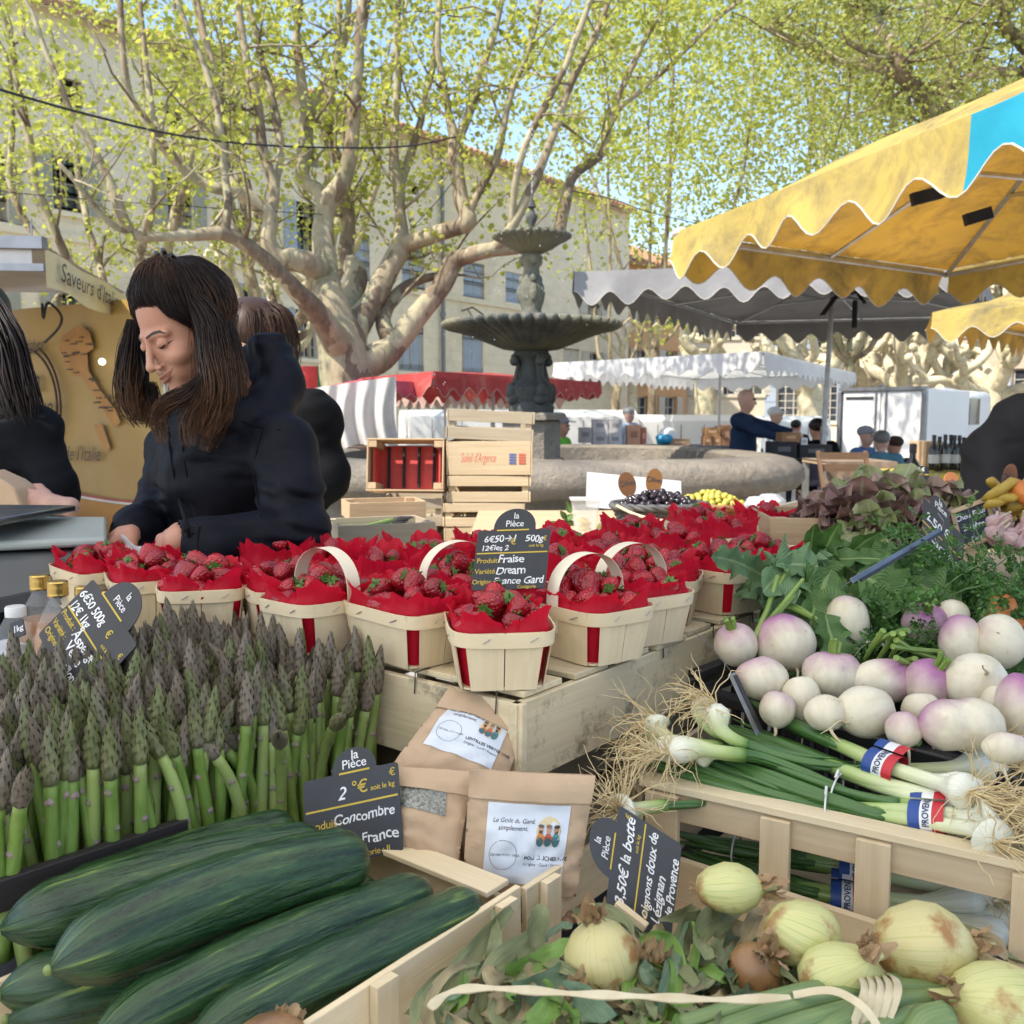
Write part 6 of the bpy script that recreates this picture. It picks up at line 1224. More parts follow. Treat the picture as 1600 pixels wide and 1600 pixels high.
def punnet_parts(t, seed, handle, tall=1):
    r_ = random.Random(seed); bd = MB()
    def wall(a, v, off=0): return rr(a, lerp(BX, TX, v) + off, lerp(BY, TY, v) + off, 7) + V((0, 0, v * HB))
    K = math.atan2(1, 1)
    segs = []
    for c, half in ((0, .72), (math.pi, .72), (math.pi / 2, .655), (3 * math.pi / 2, .655)):
        if abs(math.sin(c)) > .5: segs += [(c - half, c - .012), (c + .012, c + half)]
        else: segs += [(c - half, c + half)]
    for a0, a1 in segs:
        for off, fl in ((0, 1), (.0016, 0)): bd.grid(lambda u, v, a0=a0, a1=a1, off=off: wall(lerp(a0, a1, u) , v, off), 8, 2)
        for k in range(2): bd.grid(lambda u, v, a0=a0, a1=a1, k=k: wall(a0 if k else a1, u, .0016 * v), 2, 1)
    bd.prism([tuple(rr(a * 6.2832 / 32, BX, BY, 7).xy) for a in range(32)], .0005, .0025)
    for i, f in enumerate(bd.f): 
        if bd.uv[i]: bd.uv[i] = [(y * .07, x * .06 + i // 16 * .37) for x, y in bd.uv[i]]
    body = part(t, 'body', bd, M_pun, local=True, smooth=35)
    rm = MB(); N = 64
    for off0, off1 in ((.0018, .0034),):
        rg = [(.0018, HB - .017), (.0034, HB - .017), (.0036, HB), (.0018, HB)]
        rm.grid(lambda u, v: (lambda q: rr(u * 6.28318, TX + q[0] - .0012 * (HB - q[1]) / .017, TY + q[0] - .0012 * (HB - q[1]) / .017, 5) + V((0, 0, q[1] + .001 * math.sin(u * 12.5 + seed))))(rg[int(round(v * 4)) % 4]), N, 4)
    for i in range(len(rm.f)): rm.uv[i] = [(x * .45, y * .02) for x, y in rm.uv[i]]
    rim = part(t, 'rim', rm, M_pun, local=True, smooth=35)
    sm = MB()
    for a in (-1.15, -1.95, .35, -.45, 1.2, 2.0, 2.8, 3.6):
        q = rr(a, TX + .0042, TY + .0042, 5); q2 = rr(a + .12, TX + .0042, TY + .0042, 5); sm.tube([q + V((0, 0, HB - .011)), q2 + V((0, 0, HB - .006))], .0006, 4)
    sub(rim, t, 'staples', sm, M_staple, local=True)
    pp = MB(); sd_ = seed * 7.3
    def pf_(u, v):
        a = u * 6.28318; c = V((math.cos(a), math.sin(a), 0)); e = mn.noise(V((c.x * 2.2 + sd_, c.y * 2.2, 1))); e2 = mn.noise(V((c.x * 7 + sd_, c.y * 7, 3))); e3 = mn.noise(V((c.x * 17, c.y * 17 + sd_, 5)))
        corner = max(0, abs(math.sin(2 * a))) ** 3; top = .013 + .018 * e + .009 * e2 + .003 * e3 + .011 * corner; top = max(.003, top + (tall - 1) * .016)
        if v < .5: t_ = v / .5; q = rr(a, (lerp(BX, TX, t_) - .002), (lerp(BY, TY, t_) - .002), 4.5); return q * (1 - .012 * abs(e2) * 3) + V((0, 0, .003 + t_ * (HB - .003)))
        t_ = (v - .5) / .5; q = rr(a, TX - .002, TY - .002, 4.5); fl = (.010 * e2 + .012 * e + .006 * e3) * t_ - .004 * math.sin(t_ * 3.1) ; return q + q.normalized() * fl + V((0, 0, HB + top * t_))
    pp.grid(pf_, 120, 12); part(t, 'paper_liner', pp, M_paper, local=True, smooth=50)
    if handle:
        hm = MB(); w_ = .011
        def hf(u, v):
            a = math.pi * u; r = TX - .001 + (.0012 if v in (2 / 4, 3 / 4) else 0); x = -math.cos(a) * r; z = HB - .035 + .035 * min(1, math.sin(a) * 4) + .064 * math.sin(a) ** .8; y = (-w_ if v in (0, 3 / 4, 1) else w_); return (x, y, z)
        hm.grid(hf, 28, 4)
        for i in range(len(hm.f)): hm.uv[i] = [(x * .3, y * .02) for x, y in hm.uv[i]]
        part(t, 'handle', hm, M_han, local=True, smooth=40)
def berry_mesh(seed):
    r_ = random.Random(seed); k1, k2 = r_.uniform(.9, 1.15), r_.uniform(-.1, .1); m = MB(); ph = r_.uniform(0, 6)
    prof = [(0, -.0225), (.0045, -.0215), (.0085, -.0175), (.0125, -.009), (.0148, .001), (.0145, .0085), (.0115, .0135), (.006, .0150), (0, .0142)]
    m.lathe([(r * k1, z) for r, z in prof], 16, fn=lambda a, t: 1 + .07 * math.sin(2 * a + ph) + .04 * math.sin(3 * a + ph * 2)); c = MB()
    for k in range(8):
        a = 6.28 * k / 8 + r_.uniform(-.2, .2); d = V((math.cos(a), math.sin(a), 0)); s = V((-d.y, d.x, 0)); L = r_.uniform(.008, .013); c.add([V((0, 0, .0148)), d * L * .5 + s * .0028 + V((0, 0, .0168)), d * L + V((0, 0, .0145 + r_.uniform(-.002, .006))), d * L * .5 - s * .0028 + V((0, 0, .0168))], [(0, 1, 2, 3)])
    c.tube([(0, 0, .014), (.001, 0, .019), (.003, .001, .023)], .0011, 5); return m, c
bp = []
def berry(label, group, loc, rot, sc_):
    k = rnd.randrange(4)
    while len(bp) <= k: bp.append(None)
    if bp[k] is None:
        t = thing('strawberry', label, 'strawberry', loc, rot, group); m, c = berry_mesh(k); f = part(t, 'fruit', m, M_berry, local=True, smooth=180); part(t, 'calyx', c, M_calyx, local=True); t.scale = (sc_,) * 3; bp[k] = t; return t
    return dup(bp[k], loc, rot, label, group, sc_)
PUN = [(778, 1056, 6, 0, 'punnet at the front corner of the platform, wrapped high in red paper'), (641, 1024, 38, 0, 'punnet left of the front corner punnet, narrow red gap facing the camera'), (512, 1006, -52, 1, 'handled punnet above the right end of the asparagus'), (436, 982, 12, 0, 'punnet squeezed between two others above the asparagus'), (332, 982, -3, 0, 'punnet above the asparagus with a berry leaf at its left rim'), (236, 966, 6, 0, 'punnet just right of the asparagus price sign'), (160, 950, 20, 0, 'leftmost punnet, below the vendor\'s hands'),
       (716, 988, 30, 1, 'handled punnet right in front of the strawberry price sign'), (915, 1020, 42, 1, 'handled punnet to the right of the front corner punnet'), (985, 993, 40, 1, 'handled punnet third along the right edge of the platform'), (1012, 966, 82, 0, 'wide punnet showing its long side on the right edge of the platform'), (1116, 948, 50, 0, 'punnet on the right edge next to the turnip leaves'), (1178, 926, 40, 0, 'punnet half hidden behind the turnip leaves'),
       (592, 964, 15, 0, 'punnet in the second row behind the handled punnets on the left'), (515, 942, -20, 0, 'punnet in the second row below the vendor\'s elbow'), (408, 936, 25, 0, 'punnet in the second row below the vendor\'s sleeve'), (310, 938, 0, 0, 'punnet in the second row below the vendor\'s left hand'), (668, 940, 30, 0, 'punnet behind the strawberry price sign on its left'),
       (868, 962, 30, 0, 'punnet just right of the strawberry price sign'), (950, 938, 15, 0, 'punnet in the middle of the right half of the platform'), (1050, 912, 20, 0, 'punnet in front of the green olive basket, second from the back'), (880, 914, 40, 0, 'punnet with upright paper near the clear tub'), (985, 890, 10, 0, 'punnet in front of the black olive basket'), (1122, 886, 35, 0, 'punnet behind the turnip leaves, second from the back'), (1085, 862, 15, 0, 'back row punnet in front of the green olive basket'), (1195, 862, 25, 0, 'farthest punnet at the back right with tall red paper'), (770, 925, 20, 0, 'punnet hidden behind the strawberry price sign')]
PUNP = []
for i, (x, y, rz, hd, l) in enumerate(PUN):
    p = G(x, y, ZP); p.z = ZP + .0015; PUNP.append(p)
for _ in range(60):   # push punnets that overlap apart along the platform
    for i in range(len(PUNP)):
        for j in range(i):
            d = PUNP[i] - PUNP[j]; L = d.length
            mn_ = .122 if i < 13 else .135
            if L < mn_: o = d.normalized() * (mn_ - L) * .25; wi = (.5, .5) if (i < 13) == (j < 13) else (1.0, .1); PUNP[i] += o * wi[0]; PUNP[j] -= o * wi[1]
protos = {}
nb_ = 0
for i, ((x, y, rz, hd, l), p) in enumerate(zip(PUN, PUNP)):
    face = math.atan2(p.x, p.y); rot = -face + R(rz); key = (i % 4, hd, i > 12)
    lab = 'veneer ' + l
    if key not in protos: t = thing('strawberry_punnet', lab, 'punnet', p, rot, 'strawberry punnets on the platform'); punnet_parts(t, i % 4 + 1, hd, 1.7 if i > 12 else 1); protos[key] = t
    else: t = dup(protos[key], p, (0, 0, rot), lab, 'strawberry punnets on the platform')
    pl = []; n_ = 15 if i in (0, 1, 2, 4, 5, 8, 9, 10) else 9
    for _ in range(400):
        if len(pl) >= n_: break
        a, r = U(0, 6.28), math.sqrt(U(0, 1)); q = rr(a, (TX - .018) * r, (TY - .018) * r, 3) + V((0, 0, HB - .004 + .030 * (1 - r * r) + U(-.003, .006)))
        if all((q - o).length > .0255 for o in pl): pl.append(q)
    for q in pl: berry(' '.join(('strawberry in the ' + l.split(',')[0]).split()[:15]), 'strawberries in punnet ' + l, p + rotz(rot) @ q, eul(U(.6, 2.4) if rnd.random() < .6 else U(-1.1, 1.1), U(-.9, .9), U(0, 6.28)), U(.85, 1.1)); nb_ += 1
print('BERRIES', nb_)

# --- asparagus
def asp_mat(name, c, c2, c3, rough=.5):
    m, n, p = _m(name); co = coords(n, 'Object', (1, 1, .3)); f = noise(n, co, 70, 4); g_ = noise(n, coords(n, 'Object'), 22, 2); col = ramp(n, f, [(.3, c2), (.65, c)]); oi = nd(n, 'ObjectInfo'); k = nd(n, 'Math', operation='ADD'); n.links.new(oi.outputs['Random'], k.inputs[0]); n.links.new(g_, k.inputs[1]); col = mixc(n, ramp(n, k.outputs[0], [(.75, (0, 0, 0)), (1.2, (.85, .85, .85))]), col, c3); hs = nd(n, 'HueSaturation'); mr = nd(n, 'MapRange', i_3=.75, i_4=1.15); n.links.new(oi.outputs['Random'], mr.inputs[0]); n.links.new(mr.outputs[0], hs.inputs['Value']); n.links.new(col, hs.inputs['Color']); n.links.new(hs.outputs[0], p.inputs['Base Color']); p.inputs['Roughness'].default_value = rough; bump(n, p, f, .15, .002); return m
M_stalk = asp_mat('asparagus_stalk', (.24, .36, .07), (.13, .24, .035), (.28, .35, .11)); M_tip = asp_mat('asparagus_tip', (.235, .25, .105), (.095, .115, .04), (.15, .115, .095), .5); M_bract = asp_mat('asparagus_bract', (.30, .27, .20), (.22, .20, .14), (.24, .17, .17), .6)
def spear(seed, L, bend, tl):
    r_ = random.Random(seed); ph = r_.uniform(0, 6.28); bd = V((math.cos(ph), math.sin(ph), 0)); pts = []; n_ = 12
    def ax(t): return V((0, 0, L * t)) + bd * (bend * L * max(0, t - .35) ** 2 * 1.8) + V((math.sin(t * 5 + ph), math.cos(t * 4 + ph), 0)) * .0015 - V((0, 0, abs(bend) * L * max(0, t - .5) ** 2 * .7))
    ts = 1 - tl / L; st = MB(); st.tube([ax(ts * i / n_) for i in range(n_ + 1)], [.0075 - .0012 * i / n_ for i in range(n_ + 1)], 10)
    br = MB(); tp = MB()
    def fr(t):
        d = (ax(min(1.0, t + .01)) - ax(t - .01)).normalized(); x = d.orthogonal().normalized(); return d, x, d.cross(x)
    def scale_(mb, t, a, r, ln, w_, lift):
        d, x, y = fr(t); o = x * math.cos(a) + y * math.sin(a); s = d.cross(o); c = ax(t) + o * r; iw = o * (r - math.sqrt(max(r * r - w_ * w_ * .85, 0)))
        mb.add([c - s * w_ * .7 - iw * .6, c - s * w_ + d * ln * .35 + o * lift * .3 - iw, c + d * ln + o * (-r * .28), c + s * w_ + d * ln * .35 + o * lift * .3 - iw, c + s * w_ * .7 - iw * .6, c + o * lift + d * ln * .3], [(0, 5, 1), (1, 5, 2), (2, 5, 3), (3, 5, 4)])
    a = r_.uniform(0, 6)
    for k in range(7): a += 2.4; t = ts * (.12 + .125 * k); scale_(br, t, a, .0070, .012, .0044, .0012)
    prof = lambda u: .0081 * (1 - u ** 2.2) ** .75 * (1 + .12 * math.sin(u * 3.0)) + .0004
    tp.tube([ax(lerp(ts - .01, 1, i / 8)) for i in range(9)], [prof(i / 8) * .86 for i in range(9)], 9)
    for k in range(38): a += 2.4; u = (k / 38) ** .9 * .97; scale_(tp, lerp(ts - .01, 1.0, u), a, prof(u) * .985, .0175 * (1 - .35 * u), .0047 * (1 - .4 * u), .0006)
    return st, br, tp
ASP = [(.205, 0.03, .048), (.215, -.06, .052), (.20, .13, .046), (.21, .06, .055), (.20, .28, .042), (.19, .5, .038), (.218, .0, .05)]
def asp_proto(k, label):
    L, bend, tl = ASP[k]; st, br, tp = spear(k + 3, L, bend, tl); t = thing('asparagus', label, 'asparagus', (0, 0, 0), None, 'asparagus in the black crate'); s_ = part(t, 'stalk', st, M_stalk, local=True, smooth=180); sub(s_, t, 'bracts', br, M_bract, local=True, smooth=None); part(t, 'tip', tp, M_tip, local=True, smooth=180); return t
LA = ['upright green asparagus spear in the front row behind the black rail', 'green asparagus spear with grey purple tip packed in the middle of the crate', 'green asparagus spear at the back of the crate, only its purplish tip showing', 'bent green asparagus spear with a drooping tip in the front row']
cand = []; ia = 0; a_ = -.70
while a_ < -.012:
    ib = 0; b_ = .222
    while b_ < .76:
        a = a_ + U(-.005, .005) + (.009 if ib % 2 else 0); b = b_ + U(-.005, .005); q = S(a, b, .906 + (b - .2) * .10 + U(-.014, .018)); tv = q + V((0, 0, .205 - CH)); dz = tv.y * cp_ - tv.z * sp_; ty_ = 800 - (tv.y * sp_ + tv.z * cp_) / dz * F; tx_ = 800 + tv.x / dz * F
        if seen(q + V((0, 0, .205)), 25) and ty_ > (1000 if tx_ < 150 else 975 if tx_ < 250 else 955) and not (a > -.035 and b > .30):
            k = rnd.choice([0, 1, 2, 3, 0, 6, 4, 1] if ib > 1 else [0, 1, 2, 3, 4, 5, 3, 6] if a < -.1 else [0, 3, 6]); cand.append((dz, q, k, LA[3] if k in (4, 5) and ib < 2 else LA[0] if ib < 1 else LA[1] if b < .42 else LA[2], eul(U(-.16, .16), U(-.16, .16), 0) @ rotz(U(0, 6.28))))
        b_ += .0178; ib += 1
    a_ += .0182
cand.sort(key=lambda c: c[0]); used_a = {}; bed = MB(); bm_ = {}
for i, (dz, q, k, lab, rot) in enumerate(cand):
    if i < 295:
        if k not in used_a: t = asp_proto(k, lab); t.location = q; t.rotation_euler = rot.to_euler(); used_a[k] = t
        else: dup(used_a[k], q, rot, lab)
    else:
        if k not in bm_: bm_[k] = spear(k + 3, *ASP[k])
        for mi, mb_ in enumerate(bm_[k]): bed.add([q + rot @ V(p) for p in mb_.v], mb_.f, mi)
if bed.v: o = single('asparagus_bed', bed, [M_stalk, M_bract, M_tip], 'farther asparagus tips packed at the back of the black crate', 'asparagus', smooth=180); o['kind'] = 'stuff'
for k in range(14): dup(used_a[k % 4], ca.location + rotz(ca.rotation_euler.z) @ V((U(-.11, -.07), -.085 + .013 * k, .085 + U(0, .03))), eul(0, R(U(78, 92)), R(22 + U(-14, 14))), 'asparagus spear lying in the weathered crate behind the vendor', 'asparagus in the weathered crate')
M_bplast = mat('black_crate_plastic', (.022, .022, .024), (.014, .014, .016), .42, 14); M_bwood = wood('black_stained_wood', (.035, .03, .03), (.02, .017, .017), .6)
bc = thing('black_crate', 'black crate holding the standing asparagus, with a dark front rail', 'crate', S(-.35, .45, .81), ANG)
m = MB(); r0, r1 = P(-90, 1428, .815), P(290, 1300, .985); m.beam(r0, r1, .012, .030, (0, 0, 1)); part(bc, 'rail', m, M_bwood, bevel=.001)
m = MB(); m.box(S(-.37, .47, .855), (.76, .55, .012), SM); part(bc, 'base', m, M_bplast)
m = MB(); m.box(S(-.37, .765, .93), (.76, .012, .16), SM); m.box(S(-.76, .47, .93), (.012, .55, .16), SM); m.box(S(-.37, .196, .885), (.74, .010, .05), SM); part(bc, 'side', m, M_bplast)
for (a, b) in ((-.75, .2), (-.75, .76), (.0, .76)): m = MB(); m.box(S(a, b, .92), (.025, .025, .16), SM); part(bc, 'corner_post', m, M_bplast)

# --- cucumbers
def cuke_mat():
    m, n, p = _m('cucumber_skin'); co = coords(n, 'UV', (1.2, 7, 1)); f = noise(n, co, 2.4, 4, .6, .4); co2 = coords(n, 'UV', (7, 10, 1)); g_ = noise(n, co2, 4, 5, .7)
    col = ramp(n, f, [(.34, (.005, .020, .007)), (.50, (.014, .046, .014)), (.62, (.036, .082, .026)), (.70, (.16, .215, .04))]); col = mixc(n, ramp(n, g_, [(.45, (0, 0, 0)), (.75, (.4, .4, .4))]), col, (.04, .085, .045)); n.links.new(col, p.inputs['Base Color']); p.inputs['Roughness'].default_value = .24; p.inputs['Specular IOR Level'].default_value = .5; co3 = coords(n, 'Object'); v = nd(n, 'TexVoronoi', i_Scale=90); n.links.new(co3, v.inputs['Vector']); x = nd(n, 'Math', operation='ADD'); n.links.new(f, x.inputs[0]); y = nd(n, 'Math', operation='MULTIPLY', i_1=.25); n.links.new(g_, y.inputs[0]); n.links.new(y.outputs[0], x.inputs[1]); bump(n, p, x.outputs[0], .55, .006); return m
M_cuke = cuke_mat(); M_ctip = mat('cucumber_end', (.22, .27, .09), (.14, .2, .05), .6, 50)
def cuke(x0, y0, z0, x1, y1, z1, r, label, sag=.0, sd_=0):
    a, b = G(x0, y0, z0), G(x1, y1, z1); d = b - a; t = thing('cucumber', label, 'cucumber', a.lerp(b, .5) - V((0, 0, r)), None, 'cucumbers in the crate'); m = MB(); n_ = 40; pts, rad = [], []; up = V((0, 0, 1)); sidev = d.cross(up).normalized()
    for i in range(n_ + 1):
        u = i / n_; k = (min(1, u / .16)); k2 = min(1, (1 - u) / .10); rr_ = r * (math.sin(k * 1.5708) ** .62) * (math.sin(k2 * 1.5708) ** .5) * (1 - .05 * math.cos(u * 6)); pts.append(a.lerp(b, u) + up * (sag * math.sin(u * 3.14)) + sidev * (.008 * math.sin(u * 3.3 + sd_))); rad.append(max(rr_, .004))
    m.tube(pts, rad, 30); vs = []
    for idx, p in enumerate(m.v):
        i, j = divmod(idx, 30); c = pts[min(i, n_)]; q = V(p) - c; an = j / 30 * 6.2832; u = i / n_; vs.append(tuple(c + q * (1 + .022 * math.cos(an * 5 + sd_) + .030 * mn.noise(V((math.cos(an) * 2.2, math.sin(an) * 2.2 + sd_, u * 3))) + .026 * mn.noise(V((math.cos(an) * 5, math.sin(an) * 5 + sd_, u * 16))) + .016 * abs(mn.noise(V((math.cos(an) * 9, math.sin(an) * 9 + sd_, u * 26)))))))
    m.v = vs; m.uv = [[(q[0] * 4 + sd_ * 3.1, q[1]) for q in u] for u in m.uv]; part(t, 'body', m, M_cuke, smooth=180); m = MB(); m.ball(a - d.normalized() * .001, .0042); part(t, 'stem_end', m, M_ctip); return t
cuke(60, 1412, .968, 468, 1298, .975, .026, 'cucumber at the back of the crate, half hidden under the next one', .004, 1)
cuke(0, 1447, .985, 516, 1330, .982, .030, 'pale striped cucumber second from the back of the crate', .006, 2)
cuke(78, 1515, .994, 574, 1338, .992, .032, 'topmost cucumber, its blunt far end by the cucumber price sign', .008, 3)
cuke(150, 1634, .956, 666, 1388, .958, .0265, 'cucumber low in the crate just right of the topmost one', .004, 4)
cuke(300, 1644, .952, 738, 1406, .952, .0250, 'cucumber against the pale crate side at the right', .004, 5)
cuke(-2, 1556, .945, 420, 1440, .930, .027, 'dark cucumber under the topmost one, tip at the left edge', 0, 6)
cuke(12, 1592, .925, 480, 1470, .915, .028, 'dark cucumber at the bottom left of the crate', 0, 7)
cuke(290, 1520, .925, 600, 1400, .925, .026, 'dark cucumber deep in the gap below the topmost one', 0, 8)

# --- crates of the front row
def board(t, nm, a0, b0, z0, a1, b1, z1, h, th=.007, m_=M_crate, **k):
    m = MB(); A, B = S(a0, b0, z0 - h / 2), S(a1, b1, z1 - h / 2); m.beam(A, B, th, h); return part(t, nm, m, m_, bevel=.001, **k)
M_cr2 = wood('fresh_crate_wood', (.74, .62, .42), (.62, .50, .31))
t = thing('wooden_crate', 'pale wooden crate full of cucumbers', 'crate', S(-.37, .05, .81), ANG, 'crates of the front row')
board(t, 'side_panel', -.135, -.097, .962, -.66, -.097, .955, .07, m_=M_cr2); board(t, 'side_panel', -.135, -.097, .878, -.66, -.097, .875, .06, m_=M_cr2); board(t, 'end_panel', -.138, -.090, .945, -.138, .195, .955, .055, .008, M_cr2); board(t, 'end_panel', -.14, -.09, .87, -.14, .195, .87, .055, .008, M_cr2); board(t, 'side_panel', -.14, .192, .93, -.66, .192, .93, .1, m_=M_cr2)
m = MB(); m.box(S(-.40, .05, .825), (.52, .27, .01), SM); part(t, 'base', m, M_cr2)
for a in (-.165, -.325, -.52): m = MB(); m.box(S(a, -.106, .895), (.024, .009, .13), SM); part(t, 'corner_post', m, M_cr2)
m = MB(); m.box(S(-.152, .05, .961), (.034, .27, .006), SM); part(t, 'ledge', m, M_cr2, bevel=.001)
t = thing('wooden_crate', 'shallow pale crate holding the kraft paper bags', 'crate', S(-.07, .02, .81), ANG, 'crates of the front row')
board(t, 'side_panel', -.13, -.100, .958, .085, -.105, .965, .062, m_=M_cr2); board(t, 'side_panel', -.13, -.100, .87, .012, -.100, .87, .055, m_=M_crateg)
m = MB(); m.box(S(-.07, .05, .83), (.12, .29, .01), SM); part(t, 'base', m, M_crateg)
m = MB(); m.box(S(-.098, -.1095, .893), (.024, .009, .13), SM); part(t, 'corner_post', m, M_cr2)
# spring onion crate
t = thing('wooden_crate', 'open pale crate of spring onions with a high slatted front rail', 'crate', S(.25, -.4, .81), ANG, 'crates of the front row')
ra, rb_ = P(1008, 1222, 1.106), P(1640, 1362, .892); d = (rb_ - ra).normalized(); m = MB(); m.beam(ra + V((0, .012, .0)), rb_ + V((0, .012, 0)), .028, .009); part(t, 'top_rail', m, M_cr2, bevel=.001)
m = MB(); m.beam(ra + V((.002, .004, -.022)), rb_ + V((.002, .004, -.022)), .007, .034); part(t, 'front_panel', m, M_crate, bevel=.001)
m = MB(); m.beam(ra + V((.002, .006, -.125)), rb_ + V((.002, .006, -.125)), .007, .036); part(t, 'front_panel', m, M_crate, bevel=.001)
for u, wd in ((.052, .040), (.37, .032), (.615, .034), (.97, .04)):
    c = ra.lerp(rb_, u); m = MB(); m.box(c + V((0, -.004, -.082)), (wd, .010, .150), frame(d, V((-d.y, d.x, 0)).normalized(), V((0, 0, 1)))); part(t, 'corner_post', m, M_crate, bevel=.001)
board(t, 'end_panel', .12, -.082, 1.0, .44, -.05, .995, .05, m_=M_crateg); board(t, 'end_panel', .12, -.082, .90, .44, -.05, .90, .05, m_=M_crateg)
m = MB(); m.box(S(.29, -.42, .84), (.34, .66, .01), SM); part(t, 'base', m, M_crateg)
t = thing('wooden_crate', 'crate under the big tied onions in the front right corner', 'crate', S(-.25, -.4, .81), ANG, 'crates of the front row')
m = MB(); m.box(S(-.22, -.42, .862), (.66, .62, .012), SM); part(t, 'base', m, M_crated); m = MB(); m.box(S(.1, -.42, .865), (.010, .62, .10), SM); part(t, 'end_panel', m, M_crate)
# black turnip crate
t = thing('black_crate', 'black plastic crate heaped with turnips', 'crate', S(.6, -.4, .81), ANG)
q0, q1 = P(1083, 1078, 1.385), P(1500, 1196, 1.095); dd = (q1 - q0); dd.z = 0; dd.normalize(); pp_ = V((-dd.y, dd.x, 0)); q1 = q0 + (q1 - q0) * 1.35
m = MB(); m.beam(q0, q1, .022, .018); part(t, 'front_rail', m, M_bplast, bevel=.003)
m = MB(); m.beam(q0 + V((0, 0, -.11)), q1 + V((0, 0, -.11)), .012, .02)
for k in range(24): c = q0.lerp(q1, (k + .5) / 24); m.beam(c + V((0, 0, -.01)), c + V((0, 0, -.11)), .008, .012, (1, 0, 0))
part(t, 'front_slats', m, M_bplast)
e0 = q0 + pp_ * .40 + V((0, 0, .015)); m = MB(); m.beam(q0, e0, .022, .018); m.beam(q0 + V((0, 0, .022)), q0.lerp(e0, .45) + V((0, 0, .028)), .02, .012)
for k in range(10): c = q0.lerp(e0, (k + .5) / 10); m.beam(c + V((0, 0, -.01)), c + V((0, 0, -.11)), .014, .008, (1, 0, 0))
part(t, 'side', m, M_bplast, bevel=.002)
m = MB(); m.box((q0 + q1 + pp_ * .4) / 2 + V((0, 0, -.115)), ((q1 - q0).length, .40, .01), frame(dd, pp_, V((0, 0, 1)))); part(t, 'base', m, M_bplast)
m = MB(); m.beam(q0 + pp_ * .4, q1 + pp_ * .4, .02, .02); m.beam(q0 + pp_ * .4 - V((0, 0, .05)), q1 + pp_ * .4 - V((0, 0, .05)), .008, .13); part(t, 'back_rail', m, M_bplast)
# --- turnips
def turnip_mat():
    m, n, p = _m('turnip_skin'); tc = nd(n, 'TexCoord'); sp = nd(n, 'SeparateXYZ'); n.links.new(tc.outputs['Object'], sp.inputs[0]); f = noise(n, tc.outputs['Object'], 28, 4); g_ = noise(n, coords(n, 'Object', (1, 1, .25)), 60, 3)
    k = nd(n, 'MapRange', i_1=-.004, i_2=.032); ad = nd(n, 'MapRange', i_3=-.022, i_4=.022); n.links.new(f, ad.inputs[0]); s = nd(n, 'Math', operation='ADD'); n.links.new(sp.outputs[2], s.inputs[0]); n.links.new(ad.outputs[0], s.inputs[1]); oi = nd(n, 'ObjectInfo'); of = nd(n, 'MapRange', i_3=-.032, i_4=.010); n.links.new(oi.outputs['Random'], of.inputs[0]); s2 = nd(n, 'Math', operation='ADD'); n.links.new(s.outputs[0], s2.inputs[0]); n.links.new(of.outputs[0], s2.inputs[1]); n.links.new(s2.outputs[0], k.inputs[0])
    cr = mixc(n, ramp(n, g_, [(.4, (0, 0, 0)), (.7, (.8, .8, .8))]), (.68, .62, .48), (.55, .49, .33)); col = mixc(n, k.outputs[0], cr, (.36, .14, .28)); d_ = noise(n, tc.outputs['Object'], 75, 5, .75); col = mixc(n, ramp(n, d_, [(.60, (0, 0, 0)), (.72, (.55, .55, .55))]), col, (.24, .18, .11)); n.links.new(col, p.inputs['Base Color']); p.inputs['Roughness'].default_value = .38; p.inputs['Subsurface Weight'].default_value = .08; p.inputs['Subsurface Radius'].default_value = (.01, .006, .005); bump(n, p, g_, .12, .003); return m
M_turn = turnip_mat(); M_root = mat('taproot', (.62, .54, .38), (.48, .38, .24), .6, 60); M_stem = mat('green_stem', (.22, .32, .07), (.14, .23, .04), .45, 30, stretch=(1, 1, .2))
